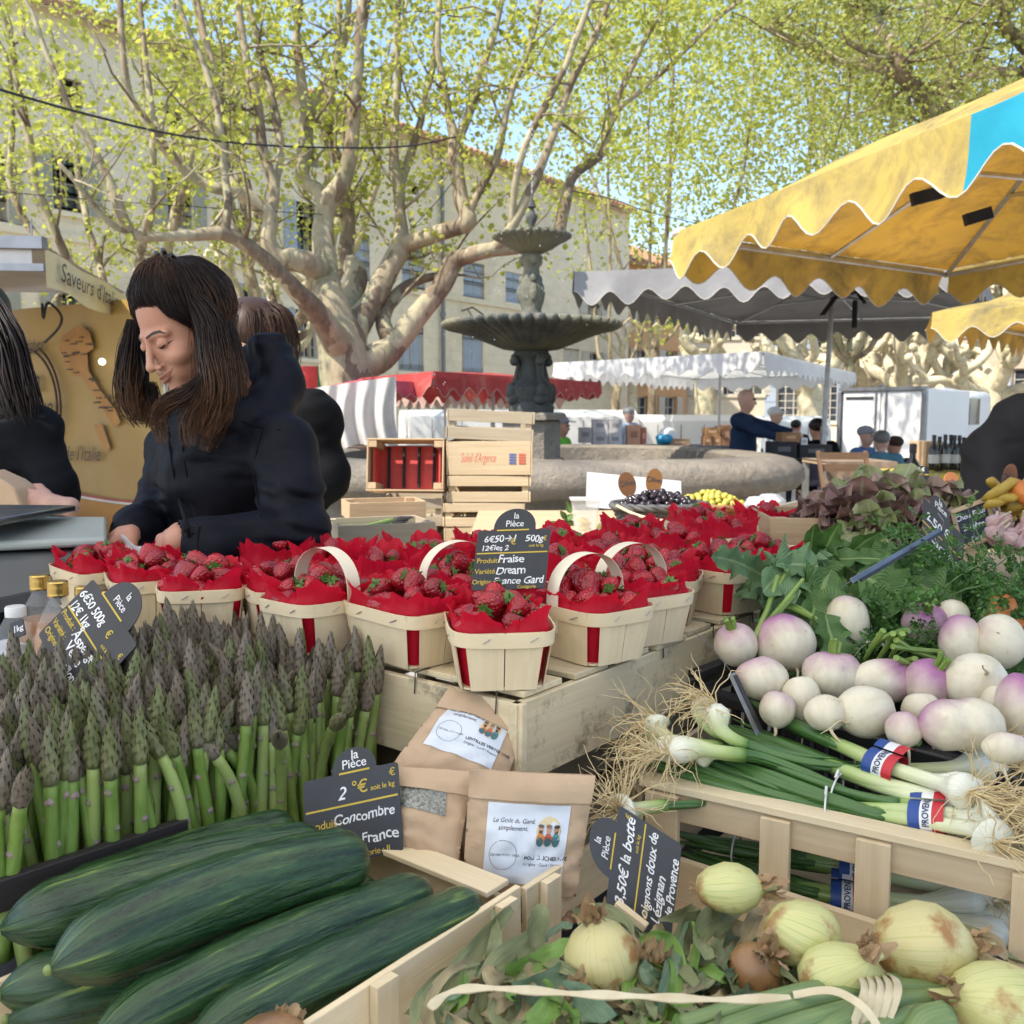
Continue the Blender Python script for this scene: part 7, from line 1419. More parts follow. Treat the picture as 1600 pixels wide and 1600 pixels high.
TN = [(1150, 1007, 31, 31, 'purple topped turnip at the left end of the crate', (-.3, -.2, .9)), (1226, 1005, 43, 42, 'round white turnip with a curling root, second from the left', (-.2, .6, .6)), (1323, 976, 32, 43, 'tall pinkish white turnip standing against the leaves', (.1, .5, .85)), (1445, 973, 32, 30, 'purple turnip with cut stalks under the carrot leaves', (-.1, -.5, .8)), (1488, 962, 24, 24, 'small white turnip behind the purple one under the carrot leaves', (.3, .8, .3)), (1500, 1006, 30, 42, 'long white turnip with a thread root right of the cut stalks', (-.2, .7, .5)), (1560, 1003, 37, 40, 'pinkish turnip with a long root below the carrot', (-.8, .1, .4)),
      (1190, 1060, 38, 31, 'pinkish turnip resting on the crate edge at the left', (-.3, .5, .7)), (1300, 1054, 43, 36, 'broad turnip with a lilac top in the middle of the heap', (.1, .1, .95)), (1382, 1064, 48, 32, 'flattened turnip with a purple right side in the middle of the heap', (.8, .1, .4)), (1450, 1068, 34, 36, 'purple turnip wedged right of the flattened one', (.3, -.3, .8)), (1525, 1068, 44, 43, 'big round white turnip with a stringy root at right', (.1, .75, -.5)), (1594, 1100, 34, 46, 'lilac turnip cut by the right edge of the photo', (.2, -.1, .9)), (1252, 1092, 28, 34, 'shaded turnip deep in the crate behind the metal clip', (0, .4, .8)), (1290, 1114, 30, 26, 'small cream turnip low at the front rail', (0, .7, .5)), (1352, 1112, 42, 37, 'cream turnip with a purple right edge at the front rail', (.75, .5, .2)), (1412, 1140, 26, 26, 'small shaded turnip sunk at the front rail', (.1, .6, .6)), (1502, 1132, 60, 42, 'big double lobed white turnip on the front rail', (-.4, .8, .1)), (1572, 1168, 34, 22, 'pinkish turnip low in the right corner of the crate', (.3, .4, .7)), (1215, 1108, 26, 26, 'pale turnip at the bottom left of the crate', (.2, .4, .7)), (1440, 1110, 28, 26, 'cream turnip in shade under the purple one', (0, .4, .8)), (1560, 1100, 26, 28, 'white turnip in the gap between two big ones at right', (0, .4, .8))]
tpos = []
for i, (x, y, rx, ry, l, axs) in enumerate(TN):
    D = 1.13 + (1110 - y) / 140 * .24 + (.03 if i in (13, 19, 20, 21) else 0) - max(0, (x - 1400)) * .0003; c = P(x, y, D); r1, r2 = 1.10 * rx * D / F, 1.10 * ry * D / F; axv = V(axs).normalized()
    xx = axv.orthogonal().normalized(); M = frame(xx, axv.cross(xx), axv); t = thing('turnip', l, 'turnip', c, M, 'turnips in the black crate'); rm = (r1 + r2) / 2; loc = M.transposed(); ph = U(0, 6)
    # squash in picture x / height, done in local space
    m = MB(); m.ball((0, 0, 0), 1, nu=32, nv=20)
    def shp(p, ph=ph, r1=r1, r2=r2, M=M, i=i):
        w_ = M @ p; w_ = V((w_.x * r1, w_.y * min(r1, r2) * .95, w_.z * r2)); w_ *= 1 + .05 * mn.noise(p * 1.4 + V((ph, 0, 0))) + .012 * mn.noise(p * 5 + V((ph, 3, 0)))
        if i == 17: w_ *= 1 - .16 * math.exp(-((w_.x + .004) / .013) ** 2)
        q = M.transposed() @ w_; k = max(0, -p.z - .80); q.z -= k * k * rm * 1.2; k = max(0, p.z - .86); q.z -= k * rm * .9; return q
    m.xf(shp); part(t, 'bulb', m, M_turn, local=True, smooth=180)
    z = min(p[2] for p in m.v); tr = MB(); q = [V((0, 0, z + .003))]; d = V((U(-.3, .3), U(-.3, .3), -1))
    for k in range(6): d = (d + V((U(-.5, .5), U(-.5, .5), U(-.5, .25)))).normalized(); q.append(q[-1] + d * .009)
    tr.tube(q, [.0026, .0019, .0014, .001, .0008, .0006, .0004], 6); part(t, 'taproot', tr, M_root, local=True)
    if i in (0, 3, 8, 10):
        zt = max(p[2] for p in m.v); sm = MB()
        for k in range(7): a = U(0, 6.28); d = V((math.cos(a) * .5, math.sin(a) * .5, 1)).normalized(); sm.tube([V((math.cos(a) * .004, math.sin(a) * .004, zt - .004)), d * .012 + V((0, 0, zt)), d * U(.014, .02) + V((0, 0, zt))], [.0035, .003, .0026], 6)
        part(t, 'stalk_stubs', sm, M_stem, local=True)

# --- leaves
def leafgreen(name, c, c2, vein, rough=.45, t=.18, scale=18, tc=None):
    m, n, p = _m(name); tcx = nd(n, 'TexCoord'); sp = nd(n, 'SeparateXYZ'); n.links.new(tcx.outputs['UV'], sp.inputs[0]); ab = nd(n, 'Math', operation='ABSOLUTE'); sb = nd(n, 'Math', operation='SUBTRACT', i_1=.5); n.links.new(sp.outputs[0], sb.inputs[0]); n.links.new(sb.outputs[0], ab.inputs[0])
    f = noise(n, tcx.outputs['Object'], scale, 4); col = ramp(n, f, [(.3, c2), (.68, c)]); mid = ramp(n, ab.outputs[0], [(.02, (1, 1, 1)), (.06, (0, 0, 0))]); wv = nd(n, 'TexWave', i_Scale=5, i_Distortion=1.5); mp = nd(n, 'CombineXYZ'); s1 = nd(n, 'Math', operation='SUBTRACT'); n.links.new(sp.outputs[1], s1.inputs[0]); n.links.new(ab.outputs[0], s1.inputs[1]); n.links.new(s1.outputs[0], mp.inputs[0]); n.links.new(mp.outputs[0], wv.inputs['Vector']); vn_ = ramp(n, wv.outputs['Fac'], [(.88, (0, 0, 0)), (.98, (.55, .55, .55))]); col = mixc(n, vn_, col, vein); col = mixc(n, mid, col, vein); n.links.new(col, p.inputs['Base Color']); p.inputs['Roughness'].default_value = rough; bump(n, p, wv.outputs['Fac'], .3, .003)
    tr = nd(n, 'BsdfTranslucent'); n.links.new(col, tr.inputs[0]); mx = nd(n, 'MixShader', i_0=t); n.links.new(p.outputs[0], mx.inputs[1]); n.links.new(tr.outputs[0], mx.inputs[2]); n.links.new(mx.outputs[0], n.nodes['Material Output'].inputs[0]); return m
M_tgreen = leafgreen('turnip_leaf', (.095, .20, .045), (.045, .115, .022), (.24, .34, .11)); M_tblue = leafgreen('turnip_leaf_bluish', (.15, .26, .12), (.085, .17, .07), (.28, .38, .18), .5)
def leaf(mb, base, d, n_, L, W, curl=.6, wave=.25, lobes=0, fold=.25, seed=0, mi=0, nu=8, nv=14, droop=None, tip=.6):
    d = V(d).normalized(); n_ = V(n_); s = d.cross(n_).normalized(); n_ = s.cross(d).normalized(); r_ = random.Random(seed); ph = r_.uniform(0, 9); spine = [V(base)]; dd = d.copy(); nn = n_.copy(); ns = [nn]; ss = [s.copy()]
    for k in range(nv):
        rot = Matrix.Rotation(curl / nv * (1 + .5 * math.sin(k * .7 + ph)), 3, s); dd = rot @ dd; 
        if droop: dd = (dd + V((0, 0, -droop / nv))).normalized()
        nn = (s.cross(dd)).normalized(); spine.append(spine[-1] + dd * L / nv); ns.append(nn); ss.append(s)
    def wd(v): return W * (math.sin(math.pi * min(1, v ** tip * .96 + .02)) ** .8) * (1 + (lobes * .35 * math.sin(v * 21 + ph) if lobes else 0) * (1 if v < .7 else .3)) + .002
    def f(u, v):
        k = min(int(round(v * nv)), nv); x = (u - .5) * 2; w_ = wd(v) * .5; e = wave * w_ * (math.sin(v * 15 + ph + x) * .6 + math.sin(v * 31 + ph * 2) * .35) * abs(x) ** 1.5
        return spine[k] + ss[k] * (x * w_ * (1 - fold * .3)) + ns[k] * (abs(x) * w_ * fold + e)
    mb.grid(f, nu, nv, mi)
tg_ = thing('turnip_greens', 'heap of dark green turnip leaves tied to the turnips', 'leaves', P(1280, 960, 1.45), None)
lv, stm = MB(), MB()
for k in range(62):
    x, y = U(1165, 1455), U(862, 965); 
    if x < 1210 and y < 850: continue
    D = U(1.40, 1.62); c = P(x, y, D); ang = math.atan2(895 - y, x - 1300) + U(-.7, .7); d = V((math.cos(ang) * .8, U(-.6, .3), math.sin(ang) * .55 + .15)); leaf(lv, c - d.normalized() * .05, d, V((U(-.4, .4), -1, U(.1, .9))), U(.065, .11), U(.035, .06), U(-.5, 1.4), .6, 1 if rnd.random() < .5 else 0, .3, k, 1 if (x < 1255 and rnd.random() < .75) else 0, droop=.7)
for (x, y, D, dx, dz, L, W, mi) in [(1205, 905, 1.42, -.75, .35, .12, .06, 1), (1170, 885, 1.44, -.85, .3, .10, .05, 1), (1265, 880, 1.5, -.1, .95, .085, .04, 0), (1280, 880, 1.5, .25, .9, .085, .045, 0), (1310, 885, 1.5, .45, .75, .10, .04, 0), (1350, 885, 1.48, .8, .35, .11, .045, 0), (1225, 935, 1.38, -.2, -.7, .09, .07, 1), (1260, 925, 1.38, .2, -.6, .1, .07, 0), (1390, 930, 1.40, .35, -.6, .11, .07, 0), (1420, 900, 1.42, .5, -.4, .11, .075, 0), (1380, 905, 1.42, -.1, -.9, .1, .06, 0), (1450, 930, 1.42, .3, -.7, .09, .05, 0), (1290, 960, 1.33, .1, -.9, .09, .05, 0), (1340, 895, 1.40, .6, -.3, .12, .08, 0), (1300, 890, 1.40, -.4, -.5, .12, .08, 0), (1255, 880, 1.40, -.6, -.2, .12, .08, 1), (1400, 1118, 1.15, -.2, -.5, .03, .03, 0), (1415, 1130, 1.14, .3, -.6, .03, .025, 0)]:
    leaf(lv, P(x, y, D), (dx, -.25, dz), (U(-.3, .3), -1, .5), L, W, U(.3, 1.0), .4, 1, .3, int(x), mi, droop=.4)
for k in range(26): leaf(lv, P(U(1170, 1600), U(985, 1060), U(1.42, 1.5)), (U(-1, 1), -.2, U(-.6, .6)), (U(-.3, .3), -1, .4), .09, .06, U(0, 1), .4, 1, .3, k + 200, 0, droop=.5)
for (x0, y0, x1, y1, D) in [(1172, 1008, 1240, 930, 1.30), (1178, 1000, 1215, 900, 1.30), (1180, 995, 1255, 905, 1.31), (1185, 998, 1230, 890, 1.33), (1270, 965, 1215, 945, 1.33), (1285, 975, 1225, 938, 1.33), (1400, 1000, 1465, 1030, 1.22), (1395, 1010, 1470, 1018, 1.22), (1380, 985, 1352, 1030, 1.22), (1395, 990, 1370, 1035, 1.22), (1410, 990, 1390, 1030, 1.22), (1420, 985, 1360, 1010, 1.24), (1430, 1030, 1402, 1035, 1.2), (1400, 1028, 1440, 1048, 1.18)]:
    a, b = P(x0, y0, D), P(x1, y1, D + .05); stm.tube([a, a.lerp(b, .5) + V((U(-.006, .006), 0, U(-.004, .01))), b], [.0042, .0036, .003], 7)
part(tg_, 'leaves', lv, [M_tgreen, M_tblue], smooth=60); part(tg_, 'stems', stm, M_stem)
# --- carrots with feathery tops
M_frond = mat('carrot_frond', (.095, .215, .04), (.045, .125, .022), .5, 20, transl=.2); M_carrot = mat('carrot_skin', (.62, .20, .035), (.50, .14, .02), .45, 30, stretch=(1, 1, 4), bmp=.3, bscale=60, bdist=.002)
ct_ = thing('carrot_bunch', 'bunch of carrots with feathery green tops', 'carrots', P(1540, 950, 1.5), None); fm, fs_ = MB(), MB()
for k in range(190):
    x, y = U(1395, 1640), U(902, 985); D = lerp(1.75, 1.38, (y - 858) / 117) + U(-.06, .06); c = P(x, y, D); d = V((U(-1, .6), U(-.5, .3), U(-.25, .5))).normalized(); L = U(.07, .16); q = [c]
    for i in range(7): d = (d + V((U(-.2, .2), U(-.2, .2), U(-.3, .12)))).normalized(); q.append(q[-1] + d * L / 7)
    fs_.tube(q, [.0014] * 3 + [.0011] * 3 + [.0007] * 2, 4)
    for i in range(2, 8):
        for sg in (-1, 1):
            tt = (q[i] - q[i - 1]).normalized(); s = tt.orthogonal(); s.rotate(Quaternion(tt, U(0, 6.28))); o = (s * sg + tt * .9).normalized(); e = q[i] + o * U(.012, .026)
            for j in range(5):
                u = .25 + .19 * j; pnt = q[i].lerp(e, u); 
                for s2 in (-1, 1): w_ = tt.cross(o).normalized() * s2; fdir = (o * .8 + w_).normalized() * U(.005, .010); nb2 = V((U(-.4, .4), U(-.4, .4), U(-.4, .4))).cross(fdir).normalized() * .0017; fm.add([pnt - nb2, pnt + fdir * .6 - nb2 * 1.4, pnt + fdir, pnt + fdir * .6 + nb2 * 1.4], [(0, 1, 2, 3)])
            fm.add([q[i], q[i] + V((0, 0, .0009)), e], [(0, 1, 2)])
part(ct_, 'fronds', fm, M_frond, smooth=None); part(ct_, 'stems', fs_, mat('carrot_stem', (.09, .17, .05), None, .5))
for (x0, y0, x1, y1, D, r) in ((1568, 945, 1552, 985, 1.37, .019), (1556, 968, 1630, 986, 1.36, .012)):
    a, b = P(x0, y0, D), P(x1, y1, D - .03); m = MB(); m.tube([a + (a - b) * .25, a + (a - b) * .15, a, a.lerp(b, .4), a.lerp(b, .8), b], [.004, r * .8, r, r * .85, r * .65, r * .4], 16); part(ct_, 'root', m, M_carrot, smooth=180)
a, b = P(1580, 755, 1.9), P(1625, 790, 1.85); m = MB(); m.tube([a - (b - a) * .08, a, a.lerp(b, .3), b], [.006, .014, .019, .02], 14); single('carrot', m, M_carrot, 'lone orange carrot at the right edge above the yellow roots', 'carrot', smooth=180)
# --- red lettuces
M_lr = leafgreen('red_lettuce', (.24, .12, .10), (.11, .055, .045), (.26, .22, .14), .42, .2, 30); M_lg = leafgreen('green_lettuce', (.36, .42, .15), (.26, .25, .13), (.40, .42, .22), .42, .25, 26); M_lp = leafgreen('pink_lettuce', (.44, .30, .25), (.30, .16, .15), (.40, .36, .24), .42, .2, 26)
LT = [(1300, 812, 2.05, 1.0, (0, 0, 0, 2), 'dark red lettuce at the left end of the heap'), (1345, 800, 2.0, 1.1, (0, 2, 0, 1), 'red brown lettuce in the middle of the heap'), (1388, 782, 2.05, 1.15, (2, 1, 2, 1), 'pale pink and green lettuce on top of the heap'), (1412, 815, 1.95, 1.1, (0, 1, 2, 0), 'bronze lettuce at the right front of the heap'), (1455, 798, 2.05, 1.0, (2, 2, 1, 0), 'pinkish lettuce behind the small price sign'), (1372, 826, 1.92, .95, (1, 0, 0, 1), 'green hearted lettuce at the front of the heap'), (1268, 822, 2.1, .7, (0, 0, 0, 0), 'small dark red lettuce tucked behind the far strawberries')]
for i, (x, y, D, s, mi, l) in enumerate(LT):
    c = P(x, y, D); t = thing('lettuce', l, 'lettuce', c, None, 'red lettuces in the crate'); m = MB()
    for k in range(30):
        a = k * 2.4; el = .15 + .95 * (k / 30); d = V((math.cos(a) * math.cos(el), math.sin(a) * math.cos(el), math.sin(el) * .8)); leaf(m, c + d * .02 * s - V((0, 0, .02)), d, V((-d.x * .4, -d.y * .4, 1)), U(.07, .10) * s, U(.06, .09) * s, U(-1.6, -.5) if k < 18 else U(-.4, .5), .75, 0, -.1, k + i * 40, mi[k % 4], 8, 10, tip=1.3)
    part(t, 'leaves', m, [M_lr, M_lg, M_lp], smooth=60); m = MB(); m.ball(c - V((0, 0, .03)), (.03, .03, .03)); part(t, 'heart', m, M_lg)
crate('wooden_crate', 'brown crate under the red lettuces', M_crated, P(1365, 872, 2.0) + V((0, .12, -.0)), R(-4), .42, .26, .085, 1, group='crates behind the strawberries'); 
crate('wooden_crate', 'pale crate propped below the lettuce crate', M_cr2, P(1370, 908, 1.96) + V((0, .12, 0)), R(-6), .44, .28, .075, 1, group='crates behind the strawberries')
tb2 = thing('stall_table', 'back table carrying the lettuces, roots and olives', 'table', P(1300, 900, 2.9) * 1, None); tb2.location.z = 0; c = P(1290, 900, 2.65); zt2 = P(1370, 908, 1.96).z - .006
m = MB(); m.box((c.x + .1, c.y + .0, zt2 - .015), (2.2, 1.7, .03)); part(tb2, 'tabletop', m, M_crated)
for x in (-.9, 1.1):
    for y in (-.75, .75): m = MB(); m.box((c.x + x, c.y + y, (zt2 - .032) / 2), (.05, .05, zt2 - .034)); part(tb2, 'leg', m, M_steel)
# yellow roots and pink garlic at the far right
M_yr = mat('yellow_root', (.50, .34, .05), (.38, .24, .03), .55, 30); M_gar = mat('pink_garlic', (.58, .42, .38), (.46, .26, .25), .5, 40, stretch=(3, 3, .6))
for k in range(46):
    x, y = U(1548, 1640), U(752, 800); c = P(x, y + 4, U(1.88, 2.05)); m = MB(); d = V((U(-1, 1), U(-.5, .5), U(-.4, .4))).normalized() * .024; m.tube([c - d, c - d * .5 + V((0, 0, .004)), c + d * .4, c + d], [.004, .0105, .0095, .004], 9)
    single('yellow_root', m, M_yr, 'knobbly yellow root in the heap beside the framed slate', 'root', 'yellow roots in the heap', smooth=180)
for k in range(22):
    x, y = U(1553, 1640), U(812, 862); c = P(x, y, U(1.80, 1.92)); t = thing('garlic', 'pink garlic bulb below the yellow roots', 'garlic', c, eul(U(-1, 1), U(-1, 1), 0), 'pink garlic below the yellow roots'); m = MB(); m.lathe([(.004, -.014), (.016, -.008), (.018, 0), (.012, .009), (.004, .018), (.003, .03)], 14, fn=lambda a, t: 1 + .06 * math.cos(a * 7)); part(t, 'bulb', m, M_gar, local=True, smooth=180); m = MB(); m.tube([(0, 0, .028), (.003, 0, .045)], [.003, .002], 6); part(t, 'neck', m, M_root, local=True)

# --- spring onion bunches
def shank_mat():
    m, n, p = _m('spring_onion_shank'); tc = nd(n, 'TexCoord'); sp = nd(n, 'SeparateXYZ'); n.links.new(tc.outputs['UV'], sp.inputs[0]); g_ = noise(n, coords(n, 'UV', (1, 14, 1)), 3, 3); col = ramp(n, sp.outputs[0], [(.0, (.12, .25, .05)), (.25, (.36, .46, .16)), (.62, (.62, .65, .40)), (.86, (.74, .73, .62))]); col = mixc(n, ramp(n, g_, [(.45, (0, 0, 0)), (.7, (.4, .4, .4))]), col, (.34, .42, .16)); n.links.new(col, p.inputs['Base Color']); p.inputs['Roughness'].default_value = .3; p.inputs['Subsurface Weight'].default_value = .08; p.inputs['Subsurface Radius'].default_value = (.008, .008, .004); return m
M_shank = shank_mat(); M_oleaf = mat('onion_leaf', (.075, .17, .04), (.035, .095, .022), .35, 14, kind='UV', stretch=(2, 12, 1)); M_oroot = mat('onion_root', (.66, .54, .31), (.54, .40, .2), .7, 40)
M_tie = mat('white_tie', (.75, .75, .73), None, .5, 20); M_b1, M_b2, M_b3 = mat('band_blue', (.015, .06, .26), None, .5), mat('band_white', (.75, .75, .75), None, .5), mat('band_red', (.50, .02, .03), None, .5)
def onion_bunch(label, path, n_, spread, sw=.4, band=None, roots=40, rs=.0165, shank=.55, seed=0, rl=.08, tie=None, leafr=.0065, rdir=None):
    r_ = random.Random(seed); pts = [V(p) for p in path]; t = thing('spring_onions', label, 'spring onions', pts[len(pts) // 2], None, 'bunches of spring onions'); sp_pts, _ = smooth_path(pts, [0] * len(pts), 6); N = len(sp_pts); lf = MB(); rt = MB(); end_d = (sp_pts[-1] - sp_pts[-2]).normalized()
    sh = []
    for k in range(n_):
        a, rr_ = r_.uniform(0, 6.28), math.sqrt(r_.uniform(0, 1)); q = []; off2 = r_.uniform(-.03, .03); i0 = int(N * shank)
        for i, p in enumerate(sp_pts):
            tt = (sp_pts[min(i + 1, N - 1)] - sp_pts[max(i - 1, 0)]).normalized(); x = tt.cross(V((0, 0, 1))).normalized(); y = x.cross(tt); u = i / (N - 1); w_ = spread * (1.25 - 1.0 * math.sin(math.pi * min(1, u * .85 + .12)) + (.75 * max(0, u - .85) / .15)); q.append(p + x * math.cos(a) * rr_ * w_ * 1.5 + y * math.sin(a) * rr_ * w_ * .8 + end_d * off2)
        m = MB(); rad = [lerp(.0075, .0085, (i - i0) / max(1, N - 1 - i0)) for i in range(i0, N)]; L = len(rad)
        for j in range(1, 6): rad[-j] = [.0, rs * .45, rs * .95, rs, rs * .8, rs * .58][j]
        m.tube(q[i0:], rad, 12); tot = max(u[0] for f in m.uv for u in f); m.uv = [[(u / tot, v + k * .37) for u, v in f] for f in m.uv]; sh.append(m)
        for _ in range(2):
            c = r_.randint(0, 4); jx, jz = r_.uniform(-.006, .006), r_.uniform(-.004, .008); q2 = [p + V((jx, 0, jz)) * (1 - i / (i0 + 2 - c)) for i, p in enumerate(q[c:i0 + 2])]; M_ = len(q2); lf.tube(q2, [leafr * (.12 + .88 * min(1, i / (M_ * .35))) for i in range(M_)], 8, flat=.55, up=(r_.uniform(-1, 1), r_.uniform(-1, 1), r_.uniform(.2, 1)))
        for _ in range(roots):
            d = (rdir or end_d) + V((r_.gauss(0, .35), r_.gauss(0, .35), r_.gauss(0, .35))); g2 = [q[-1] - end_d * .002]; 
            for i in range(6): d = (d + V((r_.gauss(0, .35), r_.gauss(0, .35), r_.gauss(-.08, .35)))).normalized(); g2.append(g2[-1] + d * rl * r_.uniform(.6, 1.2) / 6)
            rt.tube(g2, [.0008, .0008, .0007, .0006, .0005, .0004, .0002], 4, cap=False)
    for m in sh: part(t, 'bulb', m, M_shank, smooth=180)
    part(t, 'leaves', lf, M_oleaf, smooth=180); ro = part(t, 'roots', rt, M_oroot)
    if band is not None:
        i = int(N * band); c = sp_pts[i]; tt = (sp_pts[i + 1] - sp_pts[i - 1]).normalized(); x = tt.cross(V((0, 0, 1))).normalized(); y = x.cross(tt); rx, ry = spread * .85 + .0095, spread * .5 + .0095
        for k, mt in enumerate((M_b1, M_b2, M_b3)):
            m = MB(); w0 = -.017 + k * .0115; m.grid(lambda u, v: c + tt * lerp(w0, w0 + .0115, v) + x * math.cos(u * 6.283) * rx + y * math.sin(u * 6.283) * ry, 28, 1); part(t, 'band', m, mt, smooth=180)
        tm = text_mb('PROVENCE', .0092, 0, .0002, 'CENTER'); m = MB(); mm = [(p[1], -p[0]) for p in tm.v]; m.add([c + tt * (.0035 - p[1]) + x * math.cos(p[0] / .02 + .95) * (rx + .0007) + y * math.sin(p[0] / .02 + .95) * (ry + .0007) for p in tm.v], tm.f)
        part(t, 'lettering', m, mat('band_print', (.02, .04, .12)))
        m = MB(); e = c + y * (ry + .002) + x * -.004; fl = lambda u, v, w0: e + tt * (w0 + .0115 * v) + x * (-.03 * u) + y * (.006 * math.sin(u * 3) - .004 * u)
        for k, mt in enumerate((M_b1, M_b2, M_b3)): m = MB(); m.grid(lambda u, v: fl(u, v, -.017 + k * .0115), 6, 1); part(t, 'band_tail', m, mt)
    if tie is not None:
        i = int(N * tie); c = sp_pts[i]; tt = (sp_pts[i + 1] - sp_pts[i - 1]).normalized(); x = tt.cross(V((0, 0, 1))).normalized(); y = x.cross(tt); m = MB(); m.tube([c + x * math.cos(k * .3142) * (spread * 1.0 + .009) + y * math.sin(k * .3142) * (spread * .6 + .010) for k in range(21)], .0012, 5); m.tube([c + y * (spread * .6 + .010), c + y * (spread * .6 + .018) + x * .006, c + y * (spread * .6 + .012) + x * .014], .0014, 5); part(t, 'tie', m, M_tie)
    return t
g = lambda x, y, z: G(x, y, z)
onion_bunch('fat spring onion bunch with a tricolour band lying on top, bulbs to the right', [g(1165, 1098, 1.03), g(1225, 1130, 1.038), g(1300, 1160, 1.04), g(1370, 1192, 1.038), g(1440, 1216, 1.034), g(1500, 1238, 1.03)], 3, .012, band=.62, shank=.36, seed=1, rs=.019, leafr=.009, rl=.085)
onion_bunch('spring onion bunch along the crate rail with a tricolour band at its pale end', [g(1035, 1178, 1.015), g(1130, 1215, 1.004), g(1240, 1252, 0.995), g(1340, 1268, 0.995), g(1450, 1276, 1.005), g(1560, 1288, 1.012), g(1600, 1292, 1.014)], 4, .013, band=.66, shank=.52, seed=2, rs=.022, leafr=.009, tie=.42)
onion_bunch('spring onions with long dark leaves across the middle of the crate', [g(1065, 1150, 1.015), g(1150, 1180, 1.012), g(1260, 1222, 1.008), g(1350, 1250, 1.003), g(1430, 1265, 1.003), g(1520, 1262, 1.0)], 4, .016, shank=.72, seed=3, leafr=.010, tie=.5)
onion_bunch('spring onions lying between the two banded bunches, pale shanks showing', [g(1110, 1128, 1.01), g(1210, 1165, 1.018), g(1310, 1200, 1.02), g(1410, 1236, 1.018), g(1500, 1264, 1.012), g(1530, 1272, 1.01)], 4, .014, shank=.42, seed=12, rs=.018, leafr=.008, roots=24, rl=.06)
onion_bunch('spring onion bunch at the back right, bulbs beyond the tricolour tail', [g(1230, 1180, 1.00), g(1330, 1200, 1.01), g(1420, 1205, 1.015), g(1500, 1208, 1.018), g(1580, 1208, 1.018)], 3, .012, shank=.4, seed=4, roots=60, rl=.09)
onion_bunch('reversed spring onion bunch with white bulbs and a beard of roots at the left end', [g(1330, 1225, 1.01), g(1250, 1200, 1.02), g(1180, 1175, 1.03), g(1120, 1160, 1.04), g(1085, 1145, 1.045)], 5, .026, shank=.62, seed=5, roots=30, rl=.072, rs=.016, rdir=V((-.7, -.2, .25)))
onion_bunch('white spring onion bulbs with hanging tangled roots by the paper bags', [g(1200, 1215, 1.0), g(1130, 1195, 1.01), g(1080, 1180, 1.022), g(1040, 1160, 1.03), g(1018, 1150, 1.034)], 3, .022, shank=.5, seed=6, roots=50, rl=.095, rs=.016, rdir=V((-.55, -.25, -.45)))
onion_bunch('single white onion bulb with roots hanging beside the onion price sign', [g(1120, 1250, .985), g(1060, 1255, .985), g(1010, 1262, .985), g(975, 1270, .985)], 1, .004, shank=.4, seed=7, roots=60, rl=.085, rs=.021, rdir=V((-.3, -.1, .5)))
onion_bunch('lower spring onion bunch with a tricolour band seen through the rail, upper one', [g(1060, 1305, 0.905), g(1150, 1325, 0.905), g(1260, 1345, 0.905), g(1350, 1358, 0.905), g(1450, 1372, 0.905), g(1560, 1384, 0.905)], 5, .015, band=.56, shank=.45, seed=8, rs=.020, leafr=.009, tie=.2)
onion_bunch('lower spring onion bunch with a tricolour band seen through the rail, bottom one', [g(1075, 1340, 0.885), g(1170, 1365, 0.885), g(1270, 1392, 0.885), g(1350, 1406, 0.885), g(1450, 1425, 0.885), g(1570, 1442, 0.885)], 5, .014, band=.52, shank=.4, seed=9, rs=.02, leafr=.009, tie=.28)

# --- big onions
def onion_mat(name, c, c2, streak, brown, amt):
    m, n, p = _m(name); co = coords(n, 'UV', (70, 1.3, 1)); f = noise(n, co, 1.5, 4); g_ = noise(n, coords(n, 'Object'), 22, 5, .6); col = mixc(n, f, c, c2); col = mixc(n, ramp(n, f, [(.52, (0, 0, 0)), (.66, (.6, .6, .6))]), col, streak); col = mixc(n, ramp(n, g_, [(.66 - amt * .28, (0, 0, 0)), (.76 - amt * .28, (.9, .9, .9))]), col, brown); n.links.new(col, p.inputs['Base Color']); p.inputs['Roughness'].default_value = .32; bump(n, p, f, .2, .003); return m
M_on1 = onion_mat('pale_onion_skin', (.62, .57, .27), (.46, .48, .17), (.26, .36, .08), (.33, .17, .06), .40); M_on2 = onion_mat('brown_patched_onion', (.58, .50, .24), (.52, .46, .2), (.4, .4, .14), (.32, .14, .04), .45); M_on3 = onion_mat('brown_onion', (.30, .17, .07), (.24, .12, .05), (.2, .1, .04), (.14, .07, .03), .5); M_dry = mat('dry_onion_skin', (.46, .32, .17), (.30, .18, .09), .6, 25, transl=.2)
ON = [(1138, 1388, .985, 52, 36, (.85, -.1, .1), M_on1, 'striped pale onion beside the onion price sign'), (1252, 1458, .97, 58, 46, (.75, -.2, -.4), M_on1, 'striped pale onion with a dark dried top behind the rail post'), (1312, 1526, .96, 62, 46, (.5, -.3, .7), M_on1, 'pale yellow onion in the middle front'), (1440, 1478, .965, 70, 60, (.95, -.2, .1), M_on2, 'biggest onion with peeling brown skins at the right'), (940, 1502, .955, 56, 62, (-.2, .1, .95), M_on2, 'onion with a broad brown patch between the wilted leaves'), (1178, 1520, .945, 40, 42, (.2, -.3, .8), M_on3, 'small brown onion in shade under wilted leaves'), (425, 1625, .975, 52, 34, (.2, .9, -.1), M_on3, 'brown onion peeking in at the bottom edge beside the cucumbers'), (1570, 1566, .955, 75, 48, (-1, 0, .2), M_on1, 'yellowish onion of the raffia tied bunch at the bottom right'), (1010, 1560, .925, 45, 45, (.2, .3, .8), M_on1, 'shaded onion below the wilted leaves'), (890, 1590, .92, 50, 40, (.2, -.3, .8), M_on1, 'shaded onion at the bottom edge left of the raffia')]
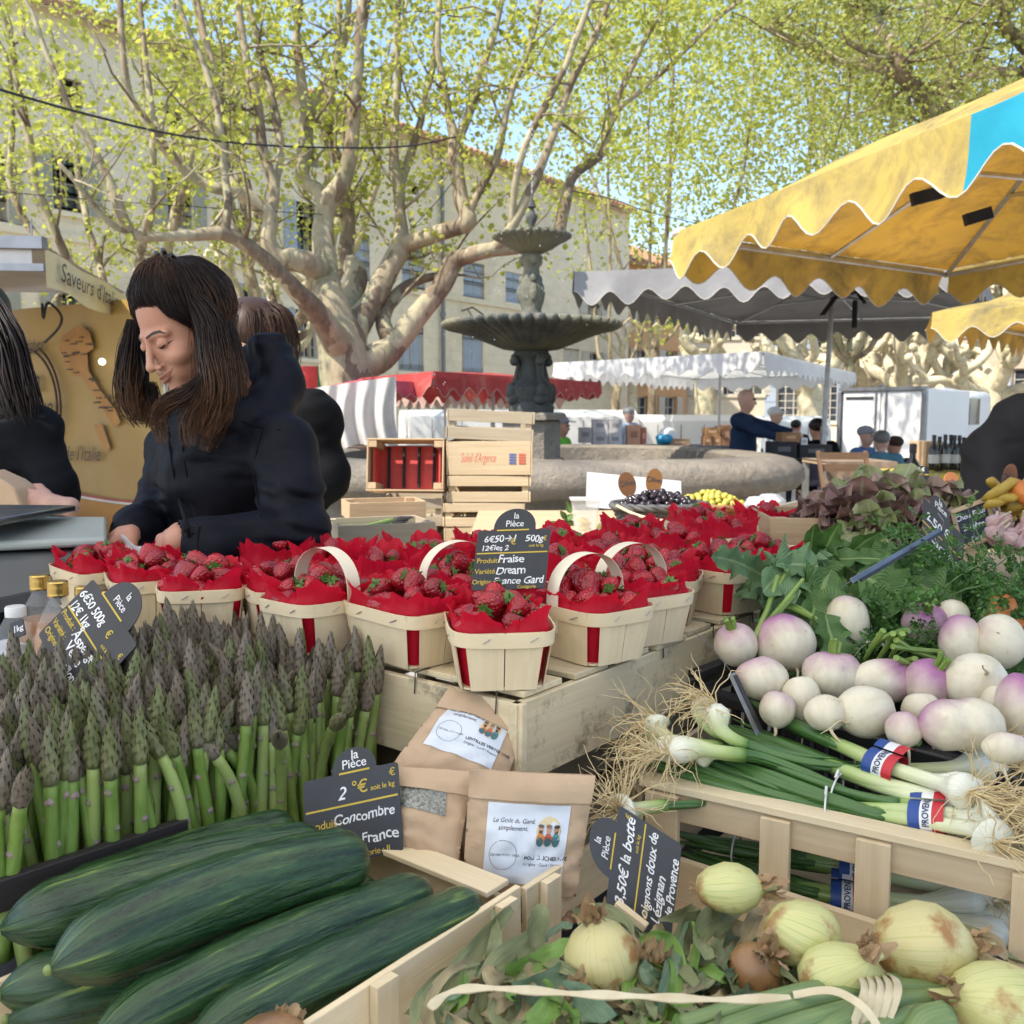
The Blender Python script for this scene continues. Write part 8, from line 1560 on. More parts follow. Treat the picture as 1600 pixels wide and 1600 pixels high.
for i, (x, y, z, rx, ry, axs, mt, l) in enumerate(ON):
    c = G(x, y, z); D = (c - V((0, 0, CH))).length * .93; r1, r2 = rx * D / F, ry * D / F; rm = (r1 + r2) / 2; ax_ = V(axs).normalized(); xx = ax_.orthogonal().normalized(); M = frame(xx, ax_.cross(xx), ax_); t = thing('onion', l, 'onion', c, M, 'big fresh onions in the front crate'); m = MB(); m.lathe([(0, -.93), (.12, -.95), (.5, -.84), (.82, -.5), (1, 0), (.93, .4), (.68, .74), (.38, .93), (.2, 1.05), (.13, 1.25), (.11, 1.4)], 36, fn=lambda a, t_: 1 + .025 * math.sin(a * 2 + i) + .012 * math.sin(a * 5 + i * 2))
    m.xf(lambda p, s=rm: p * s); m.xf(lambda p: M.transposed() @ V(((M @ p).x * r1 / rm, (M @ p).y, (M @ p).z * r2 / rm))); part(t, 'bulb', m, mt, local=True, smooth=180)
    sk = MB()
    for k in range(9): a = U(0, 6.28); d = V((math.cos(a) * .35, math.sin(a) * .35, 1)).normalized(); leaf(sk, V((math.cos(a) * .13, math.sin(a) * .13, .98)) * rm, d, (math.cos(a), math.sin(a), .2), U(.014, .03), .012, U(-1, 1), .6, 0, .4, k + i * 9, 0, 4, 6)
    part(t, 'dry_neck', sk, M_dry, local=True); rtm = MB()
    for k in range(14): d = V((U(-.7, .7), U(-.7, .7), -1)).normalized(); rtm.tube([V((0, 0, -.93 * rm)), d * .006 + V((0, 0, -.93 * rm)), d * .012 + V((U(-.004, .004), U(-.004, .004), -.93 * rm))], .0005, 4)
    part(t, 'root_tuft', rtm, M_dry, local=True)
# dry peels clinging to the biggest onion and loose greens around
pl_ = lambda n_, c, c2, r: mat(n_, c, c2, r, 3, 'UV', (16, 1.2, 1), bmp=.3, bscale=5, bdist=.004, transl=.15)
M_wilt, M_fresh, M_teal, M_straw = pl_('wilted_onion_leaf', (.29, .31, .15), (.13, .155, .07), .6), pl_('fresh_onion_leaf', (.22, .36, .075), (.11, .22, .04), .4), pl_('blue_green_onion_leaf', (.20, .29, .17), (.09, .155, .09), .5), pl_('straw_dry_leaf', (.46, .39, .23), (.26, .20, .11), .7)
WM = [M_wilt, M_fresh, M_teal, M_straw]
def strip(mb, pts, w_, mi, seed=0, fold=.35, tw=1.2):
    q, _ = smooth_path([V(p) for p in pts], [0] * len(pts), 6); n_ = len(q) - 1; r_ = random.Random(seed); p0 = r_.uniform(0, 6)
    def f(u, v):
        i = min(int(round(v * n_)), n_); t = (q[min(i + 1, n_)] - q[max(i - 1, 0)]).normalized(); s = t.cross(V((.1, -.5, 1))).normalized(); s = Quaternion(t, tw * math.sin(v * 4 + p0) * .7) @ s; nn = s.cross(t); x = (u - .5) * 2; ww = w_ * .5 * (1 - .75 * v ** 2) * (1 + .12 * math.sin(v * 11 + p0)); return q[i] + s * x * ww + nn * (abs(x) * ww * fold + .15 * ww * math.sin(v * 23 + p0 + x * 2))
    mb.grid(f, 6, n_, mi)
wt_ = thing('wilted_leaves', 'tangle of wilted and fresh onion leaves tied with raffia among the big onions', 'leaves', G(900, 1560, .93), None); m = MB(); kk = 0
HAND = [([(690, 1600), (720, 1520), (760, 1460), (800, 1420)], .03, 0), ([(740, 1600), (760, 1520), (775, 1470), (770, 1420)], .02, 0), ([(770, 1540), (820, 1490), (835, 1450), (850, 1415)], .045, 0), ([(790, 1530), (850, 1500), (890, 1475), (925, 1450)], .028, 1), ([(800, 1560), (870, 1530), (910, 1500), (925, 1465)], .03, 2), ([(850, 1470), (880, 1450), (895, 1448)], .02, 2), ([(830, 1620), (860, 1570), (850, 1530)], .03, 1), ([(1040, 1600), (1060, 1530), (1050, 1480), (1030, 1460), (1000, 1470)], .022, 1), ([(1020, 1600), (1040, 1540), (1060, 1480), (1075, 1440)], .02, 2), ([(1065, 1600), (1080, 1540), (1090, 1470), (1080, 1440)], .016, 1), ([(1100, 1440), (1070, 1450), (1060, 1500), (1090, 1540)], .03, 0), ([(1150, 1410), (1120, 1430), (1090, 1460), (1110, 1500)], .04, 0), ([(1090, 1420), (1060, 1432), (1030, 1440)], .018, 0), ([(1190, 1420), (1165, 1460), (1150, 1485)], .022, 3), ([(900, 1440), (940, 1425), (975, 1445), (990, 1470)], .026, 0), ([(1160, 1470), (1200, 1500), (1250, 1540)], .012, 0), ([(1100, 1490), (1130, 1520), (1150, 1570), (1120, 1600)], .04, 0), ([(940, 1600), (910, 1560), (880, 1540)], .035, 2), ([(1000, 1600), (1000, 1570), (985, 1545)], .03, 0), ([(680, 1620), (670, 1570), (700, 1520), (740, 1500)], .016, 3), ([(650, 1600), (655, 1560), (690, 1520), (750, 1505)], .012, 0), ([(1400, 1440), (1520, 1460), (1580, 1500), (1620, 1510)], .02, 0), ([(1490, 1480), (1540, 1470), (1570, 1500)], .03, 3), ([(1470, 1490), (1520, 1500), (1560, 1510)], .03, 3), ([(700, 1590), (720, 1560), (725, 1520)], .022, 1), ([(1180, 1600), (1200, 1575), (1215, 1550)], .025, 1), ([(1130, 1600), (1150, 1585), (1180, 1570)], .02, 1)]
for pts, w_, mi in HAND:
    z0 = .945; strip(m, [G(x, y, z0 + .02 * i / len(pts) + U(-.004, .010)) for i, (x, y) in enumerate(pts)], w_ * .78, mi, kk); kk += 1
for k in range(230):
    while True:
        x, y = rnd.choice([(U(650, 880), U(1470, 1610)), (U(960, 1200), U(1440, 1610)), (U(860, 1060), U(1520, 1620)), (U(1060, 1300), U(1500, 1600))])
        if y > 1470 + (830 - x) * .75: break
    ang = U(0, 6.28); L = U(40, 110); z = U(.905, .948); strip(m, [G(x + math.cos(ang) * L * t - math.sin(ang) * 20 * math.sin(t * 3), y - math.sin(ang) * L * t * .7, z + .012 * math.sin(t * 3)) for t in (0, .35, .7, 1)], U(.007, .019), rnd.choice([0, 0, 0, 2, 2, 3, 3, 1]), k + 100)
part(wt_, 'leaves', m, WM, smooth=70)
m = MB(); kk = 300     # bunch with thick stems, tied
tb_ = thing('tied_stalks', 'thick green onion stalks bound with raffia in the bottom right corner', 'leaves', G(1300, 1590, .95), None)
for (pts, r) in [([(1090, 1620), (1180, 1590), (1280, 1562), (1380, 1545), (1480, 1548), (1540, 1560)], .011), ([(1120, 1640), (1220, 1605), (1310, 1580), (1400, 1562), (1490, 1560)], .010), ([(1240, 1640), (1300, 1600), (1370, 1575), (1440, 1560), (1500, 1570)], .010), ([(1310, 1650), (1360, 1610), (1420, 1585), (1480, 1580)], .009), ([(1060, 1600), (1150, 1575), (1250, 1550), (1330, 1535), (1420, 1535), (1520, 1545)], .010), ([(1420, 1640), (1440, 1600), (1480, 1590)], .016)]:
    q, rad = smooth_path([G(x, y, .955 + .012 * math.sin(i)) for i, (x, y) in enumerate(pts)], [r * (.7 + .3 * i / len(pts)) for i in range(len(pts))]); m.tube(q, rad, 10, flat=.75)
part(tb_, 'stalks', m, mat('onion_stalk', (.20, .27, .10), (.11, .18, .06), .4, 5, kind='UV', stretch=(3, 10, 1)), smooth=180); m = MB()
for k in range(6):
    x = 1345 + k * 13; q = [G(x - 20 + 8 * math.sin(k), 1625, .955), G(x - 4, 1580, .975), G(x + 6, 1548, .985), G(x + 2, 1530, .975), G(x - 6, 1524, .955)] if k < 5 else [G(1240, 1555, .975), G(1300, 1548, .985), G(1350, 1575, .985), G(1380, 1620, .97)]; q, _ = smooth_path(q, [0] * len(q)); m.tube(q, .0034, 6, flat=.35, up=(0, -.6, 1))
part(tb_, 'raffia', m, mat('raffia', (.62, .55, .38), (.5, .42, .26), .7, 30)); m = MB()
q, _ = smooth_path([G(x, y, .985) for x, y in [(672, 1575), (700, 1552), (745, 1544), (820, 1547), (900, 1553), (980, 1556), (1060, 1560), (1150, 1562), (1235, 1558)]], [0] * 9); m.tube(q, [.0036 + .0012 * math.sin(i * .9) for i in range(len(q))], 6, flat=.3, up=(0, -.6, 1)); part(wt_, 'raffia', m, bpy.data.materials['raffia'])
M_nut = mat('brown_nut', (.30, .18, .11), (.22, .12, .07), .5, 40)
for k in range(14): m = MB(); m.ball(G(870 + (k % 4) * 14 + U(-3, 3), 1410 + (k // 4) * 11, .90), (.0075, .0075, .0068), nu=12, nv=8); single('nut', m, M_nut, 'small round brown nut heaped in the corner behind the crate post', 'nut', 'brown nuts in the corner', smooth=180)

# ================================================================== paper bags with labels
M_lab = mat('label_paper', (.62, .66, .72), (.58, .62, .69), .35, 6); M_prt = mat('label_print', (.03, .03, .035), None, .7)
def bag(label, TL, TR, BL, BR, dep, seed, lab=None, texts=True, name2=None, fold=.028, win=None):
    """kraft bag standing between four corner points of its front; lab = (u0, v0, u1, v1) of the label, v down"""
    TL, TR, BL, BR = [V(p) for p in (TL, TR, BL, BR)]; nrm = (TR - TL).cross(BL - TL).normalized()
    if nrm.dot(TL - V((0, 0, CH))) > 0: nrm = -nrm
    sd_ = seed * 3.7; ctr = (TL + TR + BL + BR) / 4; t = thing('kraft_bag', label, 'paper bag', ((BL + BR) / 2 - nrm * dep / 2), None, 'kraft bags of pulses')
    def front(u, v, o=0):
        c = (TL * (1 - u) + TR * u) * (1 - v) + (BL * (1 - u) + BR * u) * v; puff = dep * .28 * math.sin(math.pi * min(1, v * .9 + .02)) ** .8 * math.sin(math.pi * u) ** .6
        wr = .005 * mn.noise(V((u * 3 + sd_, v * 4, 0))) - .006 * abs(mn.noise(V((u * 4 + v * 3, v * 5 + sd_, 4)))) + .003 * abs(mn.noise(V((u * 9 - v * 5, v * 8 + sd_, 7)))); return c + nrm * (puff + wr + o)
    def back(u, v):
        c = (TL * (1 - u) + TR * u) * (1 - v) + (BL * (1 - u) + BR * u) * v; k = min(1, v * 1.8) ** .7; return c - nrm * dep * (.05 + .9 * k) + nrm * .003 * mn.noise(V((u * 4, v * 5, sd_)))
    m = MB(); m.grid(front, 28, 28); m.grid(lambda u, v: back(1 - u, v), 12, 12); side = lambda e: (lambda u, v: (front(e, v) if u == 0 else back(e, v) if u == 1 else front(e, v).lerp(back(e, v), .5) + (TR - TL).normalized() * (-.012 if e else .012) * math.sin(math.pi * min(1, v * 1.2)) * (1 if v < .83 else .2)))
    m.grid(side(0), 2, 20); m.grid(lambda u, v: side(1)(1 - u, v), 2, 20); m.grid(lambda u, v: front(u, 1).lerp(back(u, 1), v), 8, 2); m.grid(lambda u, v: front(u, 0).lerp(back(u, 0), v), 8, 2); part(t, 'body', m, M_kraft, smooth=60, weld=.0004)
    f = MB(); ht = fold / (BL - TL).length
    f.grid(lambda u, v: front(u, v * ht, .0055 - .002 * v) if True else 0, 20, 3); f.grid(lambda u, v: front(u, ht, .0035 * (1 - v)), 20, 1); f.grid(lambda u, v: front(u, 0, .0055 - .009 * v), 20, 1); part(t, 'folded_top', f, M_kraft, smooth=50)
    if lab:
        u0, v0, u1, v1 = lab; LB = lambda a, b, o=.0012: front(lerp(u0, u1, a), lerp(v0, v1, b), o); g_ = MB(); g_.grid(lambda a, b: LB(a, b), 16, 16); lo = part(t, 'label', g_, M_lab, smooth=60)
        asp = ((TR - TL).length * (u1 - u0)) / ((BL - TL).length * (v1 - v0))
        def txt(s_, x, y, h, al='LEFT', sh=0, wt=0): tm = text_mb(s_, h, sh, wt, al); q = MB(); q.add([LB(x + p[0] / asp, y - p[1], .0017) for p in tm.v], tm.f); sub(lo, t, 'lettering', q, M_prt, smooth=None)
        txt('Le Goût du Gard,', .07, .24, .080, sh=.25); txt('simplement.', .14, .33, .085, sh=.25); txt('LES PERLES DU GARD', .075, .655, .042); txt(name2 or 'POIS CHICHES HVE', .50, .69, .070, wt=.0015); txt('Origine : Gard / France', .50, .765, .056)
        rg = MB()
        for k in range(36): a0, a1 = k / 36 * 6.2832, (k + .7) / 36 * 6.2832; rg.add([LB(.23 + math.cos(a) * r / asp, .64 + math.sin(a) * r, .0017) for a, r in ((a0, .185), (a1, .185), (a1, .192), (a0, .192))], [(0, 1, 2, 3)])
        sub(lo, t, 'ring_print', rg, M_prt, smooth=None)
        def blob(x, y, rx, ry, c, o, nm='picture'):
            q = MB(); q.add([LB(x + math.cos(k * .524) * rx / asp, y + math.sin(k * .524) * ry, o) for k in range(12)], [tuple(range(12))]); sub(lo, t, nm, q, mat('picture_print', c, None, .5), smooth=None)
        blob(.765, .33, .17, .19, (.66, .55, .33), .0016); 
        for k, (x, c1, c2) in enumerate(((.67, (.62, .22, .05), (.12, .10, .09)), (.765, (.55, .12, .06), (.20, .12, .08)), (.86, (.06, .22, .24), (.05, .035, .03)))):
            blob(x, .43, .055, .09, c1, .0020); blob(x, .46, .045, .06, (.05, .14, .16), .0024); blob(x, .30, .035, .05, (.52, .28, .17), .0024); blob(x, .262, .04, .024, c2, .0028); blob(x, .33, .026, .02, (.05, .03, .02) if k != 1 else (.50, .27, .17), .0028)
    if win: w_ = win; q = MB(); q.grid(lambda a, b: front(lerp(w_[0], w_[2], a) + .1 * (b - .5) * (a - .5), lerp(w_[1], w_[3], b), .0012), 14, 14); wo = part(t, 'window', q, win[4], smooth=180)
    return t
def lentil_mat():
    m, n, p = _m('lentils_behind_film'); co = coords(n, 'Object'); v = nd(n, 'TexVoronoi', i_Scale=420); n.links.new(co, v.inputs['Vector']); sp = nd(n, 'SeparateColor'); n.links.new(v.outputs['Color'], sp.inputs[0]); col = ramp(n, sp.outputs[0], [(0, (.05, .055, .05)), (.5, (.16, .17, .14)), (1, (.28, .28, .24))]); n.links.new(col, p.inputs['Base Color']); p.inputs['Roughness'].default_value = .4; p.inputs['Coat Weight'].default_value = 1; p.inputs['Coat Roughness'].default_value = .05; bump(n, p, noise(n, co, 30, 2), .8, .01); return m
bag('kraft bag standing upright in front with a chickpea label', P(734, 1202, 1.0), P(930, 1212, 1.0), P(722, 1392, .985), P(900, 1402, .975), .05, 1, (.17, .25, .84, .90))
bag('kraft bag leaning back on the platform with a tilted lentil label', P(703, 1076, 1.12), P(828, 1120, 1.10), P(612, 1196, 1.06), P(775, 1262, 1.05), .06, 2, (.14, .12, .84, .70), name2='LENTILLES VERTES HVE')
bag('kraft bag with a clear window showing green lentils, lying on its corner', P(585, 1198, 1.06), P(738, 1206, 1.04), P(598, 1316, 1.02), P(712, 1372, .99), .055, 3, None, fold=.02, win=(.10, .03, .78, .48, lentil_mat()))

# ================================================================== price signs
M_slate = mat('slate_board', (.022, .026, .034), (.014, .017, .023), .45, 9); M_chalk = mat('white_chalk', (.78, .79, .80), None, .8, 30); M_gold = mat('gold_print', (.60, .43, .045), None, .6, 30)
def sign(label, TL, TR, BL, texts, tab=(.5, .52), lines=(), th=.0022, tabtxt=True, post=None, name='price_sign'):
    TL, TR, BL = V(TL), V(TR), V(BL); X = TR - TL; Y = TL - BL; nrm = X.cross(Y).normalized(); asp = X.length / Y.length; t = thing(name, label, 'price sign', BL.lerp(BL + X, .5)); q3 = lambda x, y, o=0: BL + X * x + Y * y + nrm * o
    rad = .035; poly = []
    for cx, cyy, a0 in ((1 - rad, 1 - rad * asp, 0), (rad, 1 - rad * asp, 90), (rad, rad * asp, 180), (1 - rad, rad * asp, 270)):
        for k in range(5): a = R(a0 + 22.5 * k); poly.append((cx + rad * math.cos(a), cyy + rad * asp * math.sin(a)))
    m = MB(); n_ = len(poly); m.add([q3(x, y, th / 2) for x, y in poly] + [q3(x, y, -th / 2) for x, y in poly], [tuple(range(n_)), tuple(range(2 * n_ - 1, n_ - 1, -1))] + [(i, i + n_, (i + 1) % n_ + n_, (i + 1) % n_) for i in range(n_)]); bd = part(t, 'board', m, M_slate, smooth=30)
    if tab:
        c, w_ = tab; pl = [(c + w_ / 2 * math.cos(R(a)), 1.001 + w_ * .52 * asp * math.sin(R(a)) ** .85) for a in range(0, 181, 12)]; m = MB(); n_ = len(pl); m.add([q3(x, y, th / 2 - .0003) for x, y in pl] + [q3(x, y, -th / 2 + .0003) for x, y in pl], [tuple(range(n_)), tuple(range(2 * n_ - 1, n_ - 1, -1))] + [(i, i + n_, (i + 1) % n_ + n_, (i + 1) % n_) for i in range(n_)]); part(t, 'tab', m, M_slate, smooth=30)
        texts = list(texts) + ([('la', c - .03, 1.0 + w_ * .27 * asp, .15, 'w', 0), ('Pièce', c - .13, 1.0 + w_ * .08 * asp, .15, 'w', 0)] if tabtxt else [])
    for s_, x, y, h, cc, sh in texts:
        hand = cc == 'w' and s_ not in ('la', 'Pièce'); tm = text_mb(s_, h, sh, .006 * h if not hand else .012 * h, wobble=.13 if hand else .02, space=.95); q = MB(); q.add([q3(x + p[0] / asp, y + p[1], th / 2 + .0004) for p in tm.v], tm.f); sub(bd, t, 'lettering', q, M_chalk if cc == 'w' else M_gold, smooth=None)
    for x0, x1, y in lines: q = MB(); q.add([q3(x0, y, th / 2 + .0004), q3(x1, y, th / 2 + .0004), q3(x1, y + .022, th / 2 + .0004), q3(x0, y + .022, th / 2 + .0004)], [(0, 1, 2, 3)]); sub(bd, t, 'rule', q, M_gold, smooth=None)
    if post: m = MB(); m.tube([q3(.5, .1, -.003), q3(.5, -post, -.004)], .0022, 6); part(t, 'spike', m, M_steel)
    return t
sign('black price sign reading Fraise, standing among the strawberry punnets', P(747, 830, 1.235), P(861, 826, 1.235), P(736, 923, 1.215), [('6€50→1', .10, .80, .155, 'w', .1), ('12€les 2', .07, .655, .135, 'w', .1), ('€', .46, .75, .15, 'g', 0), ('500g', .66, .79, .16, 'w', .15), ('€', .90, .80, .11, 'g', 0), ('soit le kg', .72, .70, .07, 'g', 0), ('Produit :', .03, .45, .12, 'g', 0), ('Fraise', .32, .45, .19, 'w', .1), ('Variété', .02, .27, .12, 'g', 0), ('Dream', .30, .26, .18, 'w', .1), ('Origine :', .0, .10, .11, 'g', 0), ('France Gard', .29, .09, .17, 'w', .1), ('Catégorie', .62, .01, .08, 'g', 0)], (.5, .58), ((.02, .98, .60), (.26, .70, .985)), post=.35)
sign('black price sign reading Asperge verte, stuck slantwise in the asparagus', P(146, 905, 1.20), P(215, 1008, 1.13), P(60, 992, 1.16), [('6€50 500g', .02, .74, .17, 'w', .1), ('12€ 1kg', .02, .55, .17, 'w', .1), ('€', .62, .72, .16, 'g', 0), ('soit le kg', .68, .60, .07, 'g', 0), ('€', .92, .70, .11, 'g', 0), ('Produit :', .02, .40, .12, 'g', 0), ('Asperge', .32, .36, .20, 'w', .1), ('Variété :', .02, .24, .12, 'g', 0), ('Verte', .36, .20, .19, 'w', .1), ('Origine :', .02, .10, .12, 'g', 0), ('Castillon', .34, .03, .17, 'w', .1)], (.52, .56), ((.02, .98, .52), (.22, .66, .985)), post=.4)
sign('black price sign reading Concombre behind the cucumbers', P(474, 1222, 1.03), P(622, 1190, 1.03), P(478, 1362, 1.00), [('2', .36, .70, .20, 'w', .15), ('°€', .50, .74, .20, 'g', .0), ('soit le kg', .70, .74, .085, 'g', 0), ('€', .90, .86, .12, 'g', 0), ('Produit :', .01, .42, .13, 'g', 0), ('Concombre', .29, .43, .16, 'w', .1), ('Variété :', .02, .27, .12, 'g', 0), ('France', .58, .17, .17, 'w', .1), ('Catégorie : II', .44, .03, .10, 'g', 0)], (.54, .46), ((.02, .98, .62), (.38, .70, .985)), post=.2)
sign('black price sign reading oignons, turned on its side by the big onions', P(946, 1416, .95), P(968, 1258, .98), P(1046, 1486, .915), [('3,50€ la botte', .10, .72, .21, 'w', .12), ('€', .92, .80, .11, 'g', 0), ('soit le kg', .66, .62, .07, 'g', 0), ('Produit :', .0, .37, .12, 'g', 0), ('oignons doux de', .14, .36, .17, 'w', .12), ('Lézignan', .16, .18, .18, 'w', .12), ('de Provence', .26, .02, .16, 'w', .12)], (.55, .56), ((.02, .98, .55), (.36, .72, .985)), post=None)
sign('black price sign of the carrots, tilted in front of the framed slate', P(1443, 777, 1.82), P(1506, 838, 1.75), P(1440, 866, 1.80), [('2.50 €', .10, .68, .22, 'w', .1), ('€', .62, .66, .2, 'g', 0), ('Carottes', .22, .38, .18, 'w', .1), ('fanes', .22, .20, .18, 'w', .1), ('Gard', .22, .03, .17, 'w', .1), ('Produit', .0, .42, .1, 'g', 0)], (.42, .5), ((.0, 1, .58),), post=.2)
sign('small black price sign rising behind the lettuces', P(1418, 727, 3.0), P(1450, 729, 3.0), P(1425, 776, 2.98), [('4.20 €', .18, .84, .16, 'w', .1), ('Laitue', .30, .48, .16, 'w', .1), ('rouge', .30, .26, .14, 'w', .1), ('Produit', .02, .5, .09, 'g', 0)], None, ((.02, .98, .72),), post=.9)
fsn = sign('wood framed slate reading Chou Fleur la pièce beside the yellow roots', P(1487, 801, 1.92), P(1541, 781, 1.93), P(1502, 857, 1.88), [('Chou Fleur', .03, .70, .2, 'w', .1), ('la pièce', .18, .38, .2, 'w', .1), ('Gard', .30, .06, .18, 'w', .1)], None, (), name='framed_slate', post=.15)
TL, TR, BL = P(1487, 801, 1.92), P(1541, 781, 1.93), P(1502, 857, 1.88); X = TR - TL; Y = TL - BL; n_ = X.cross(Y).normalized(); w_ = .009; ex, ey = X.normalized() * w_, Y.normalized() * w_
for a, b in ((TL - ex, TR + ex), (BL - ex, BL + X + ex)): m = MB(); m.beam(a, b, w_, .008, n_); part(fsn, 'frame', m, M_crated)
for a, b in ((TL - ey * .6, BL + ey * .6), (TR - ey * .6, BL + X + ey * .6)): m = MB(); m.beam(a, b, w_, .0078, n_); part(fsn, 'frame', m, M_crated)
# metal clips that hold the signs, wood peg
M_blade = mat('brushed_steel', (.30, .30, .29), (.18, .18, .18), .3, 12, metal=.95)
def clip_(label, a, b, w_=.010):
    m = MB(); m.beam(a, b, w_, .002, (.2, -1, .4)); t = thing('sign_clip', label, 'clip', b); part(t, 'blade', m, M_blade, bevel=.0006); d = (b - a).normalized(); m = MB(); m.beam(a + V((.004, -.002, -.002)), a.lerp(b, .95) + V((.006, -.002, -.003)), w_ * .5, .003, (.2, -1, .4)); part(t, 'edge', m, M_bplast); m = MB(); m.tube([b, b + d * .012, b + d * .03 + V((.003, 0, 0))], [.001, .0008, .0005], 5); part(t, 'spike', m, M_blade); m = MB(); m.tube([a - d * .004, a - d * .03 + V((-.012, 0, .004)), a - d * .045 + V((-.03, 0, .012))], .0006, 5); part(t, 'wire', m, M_blade)
clip_('steel sign clip standing upright between the spring onions and the turnips', P(1143, 1052, 1.2), P(1196, 1170, 1.16))
clip_('long steel clip lying aslant across the turnip leaves', P(1470, 828, 1.44), P(1330, 908, 1.32), .008)
m = MB(); m.beam(P(962, 1412, .915), P(1010, 1450, .90), .008, .008); single('wooden_peg', m, M_cr2, 'split wooden peg propping the onion price sign', 'peg', bevel=.001)

# ================================================================== bottles and scale at the left
M_gls = mat('bottle_glass', (.80, .86, .88), None, .04, 5, alpha=.13, spec=.8); M_juice = mat('amber_juice', (.36, .14, .02), (.30, .11, .015), .2, 10); M_cap = mat('gold_cap', (.62, .44, .16), (.5, .34, .1), .25, 10, metal=.9)
def jbottle(x, ycap, D, label, fill=.5, s=1.0):
    top = P(x, ycap, D); H = .16 * s; z0 = top.z - H; t = thing('juice_bottle', label, 'bottle', (top.x, top.y, z0), None, 'gold capped juice bottles'); k = s
    prof = [(.030, 0), (.036, .004), (.038, .07), (.036, .085), (.020, .125), (.0125, .138), (.0115, .150)]; m = MB(); m.lathe([(r * k, z * k) for r, z in prof], 24); part(t, 'body', m, M_gls, local=True, smooth=60); m = MB(); m.lathe([(.0, .004), (.033, .006), (.0355, .07), (.034, .082), (.0285, .100), (0, .100)], 24); part(t, 'juice', m, M_juice, local=True, smooth=60); m = MB(); m.lathe([(.0140, .144), (.0148, .146), (.0142, .150), (.0148, .154), (.0142, .158), (.0146, .164), (.0130, .166), (0, .166)], 28); part(t, 'cap', m, M_cap, local=True, smooth=30)
jbottle(62, 904, 1.42, 'gold capped bottle of amber juice, taller looking of the pair in front'); jbottle(90, 914, 1.38, 'gold capped bottle of amber juice with fluid higher up, next to the asparagus sign'); jbottle(132, 922, 1.47, 'gold capped bottle half hidden behind the asparagus sign'); jbottle(172, 928, 1.48, 'gold capped bottle almost wholly behind the asparagus sign')
c = P(24, 950, 1.40); t = thing('glass_jar', 'small clear jar with a white lid left of the juice bottles', 'jar', c - V((0, 0, .10))); m = MB(); m.lathe([(.022, 0), (.028, .003), (.030, .06), (.016, .085), (.012, .092)], 22); part(t, 'body', m, M_gls, local=True, smooth=60); m = MB(); m.lathe([(.0145, .088), (.0145, .101), (.013, .103), (0, .103)], 22); part(t, 'lid', m, M_vehw, local=True, smooth=40); m = MB(); m.lathe([(0, .004), (.026, .005), (.028, .05), (0, .05)], 20); part(t, 'contents', m, mat('pale_contents', (.55, .57, .62), None, .6), local=True)
m = MB(); c = P(40, 985, 1.36); sign('small black sign marked 1kg leaning on the juice bottles', P(16, 975, 1.37), P(36, 966, 1.37), P(20, 1000, 1.36), [('1kg', .1, .35, .5, 'w', .2)], None, (), tabtxt=False)
M_scale = mat('scale_grey', (.075, .08, .085), (.055, .06, .065), .45, 5); M_sctop = mat('scale_top_grey', (.30, .33, .32), (.25, .28, .27), .4, 5)
sl = thing('scale', 'grey electronic market scale with a steel platter at the left', 'scale', P(60, 960, 1.6)); A_, B_, C_2, D_2 = P(-120, 945, 1.52), P(118, 940, 1.55), P(178, 868, 1.78), P(-120, 862, 1.82); zb = P(0, 975, 1.42).z
cor = [A_, B_, C_2, D_2]; bot = [V((p.x, p.y, zb)) for p in cor]; tz = P(0, 866, 1.52).z; top_ = [V((A_.x, A_.y + .03, tz - .01)), V((B_.x + .03, B_.y + .06, tz - .005)), V((C_2.x - .01, C_2.y, tz + .012)), V((D_2.x, D_2.y, tz + .01))]
m = MB(); m.add(bot + top_, [(3, 2, 1, 0), (0, 1, 5, 4), (1, 2, 6, 5), (2, 3, 7, 6), (3, 0, 4, 7), (4, 5, 6, 7)]); part(sl, 'body', m, M_scale, bevel=.012)
up_ = V((0, 0, .006)); m = MB(); t2 = [p + up_ for p in top_]; t3 = [p + V((0, 0, .022)) for p in top_]; m.add(t2 + t3, [(3, 2, 1, 0), (0, 1, 5, 4), (1, 2, 6, 5), (2, 3, 7, 6), (3, 0, 4, 7), (4, 5, 6, 7)]); part(sl, 'top_edge', m, M_sctop, bevel=.006)
pm = MB(); pc = P(-10, 838, 1.66); pm.box((pc.x - .08, pc.y, tz + .05), (.34, .24, .012), rotz(R(-4))); part(sl, 'platter', pm, M_blade, bevel=.004); m = MB(); m.box((pc.x - .08, pc.y, tz + .033), (.12, .1, .022)); part(sl, 'platter_support', m, M_scale)
m = MB(); m.beam(P(-60, 958, 1.50), P(95, 925, 1.53), .03, .02); part(sl, 'keypad_edge', m, M_dkp)

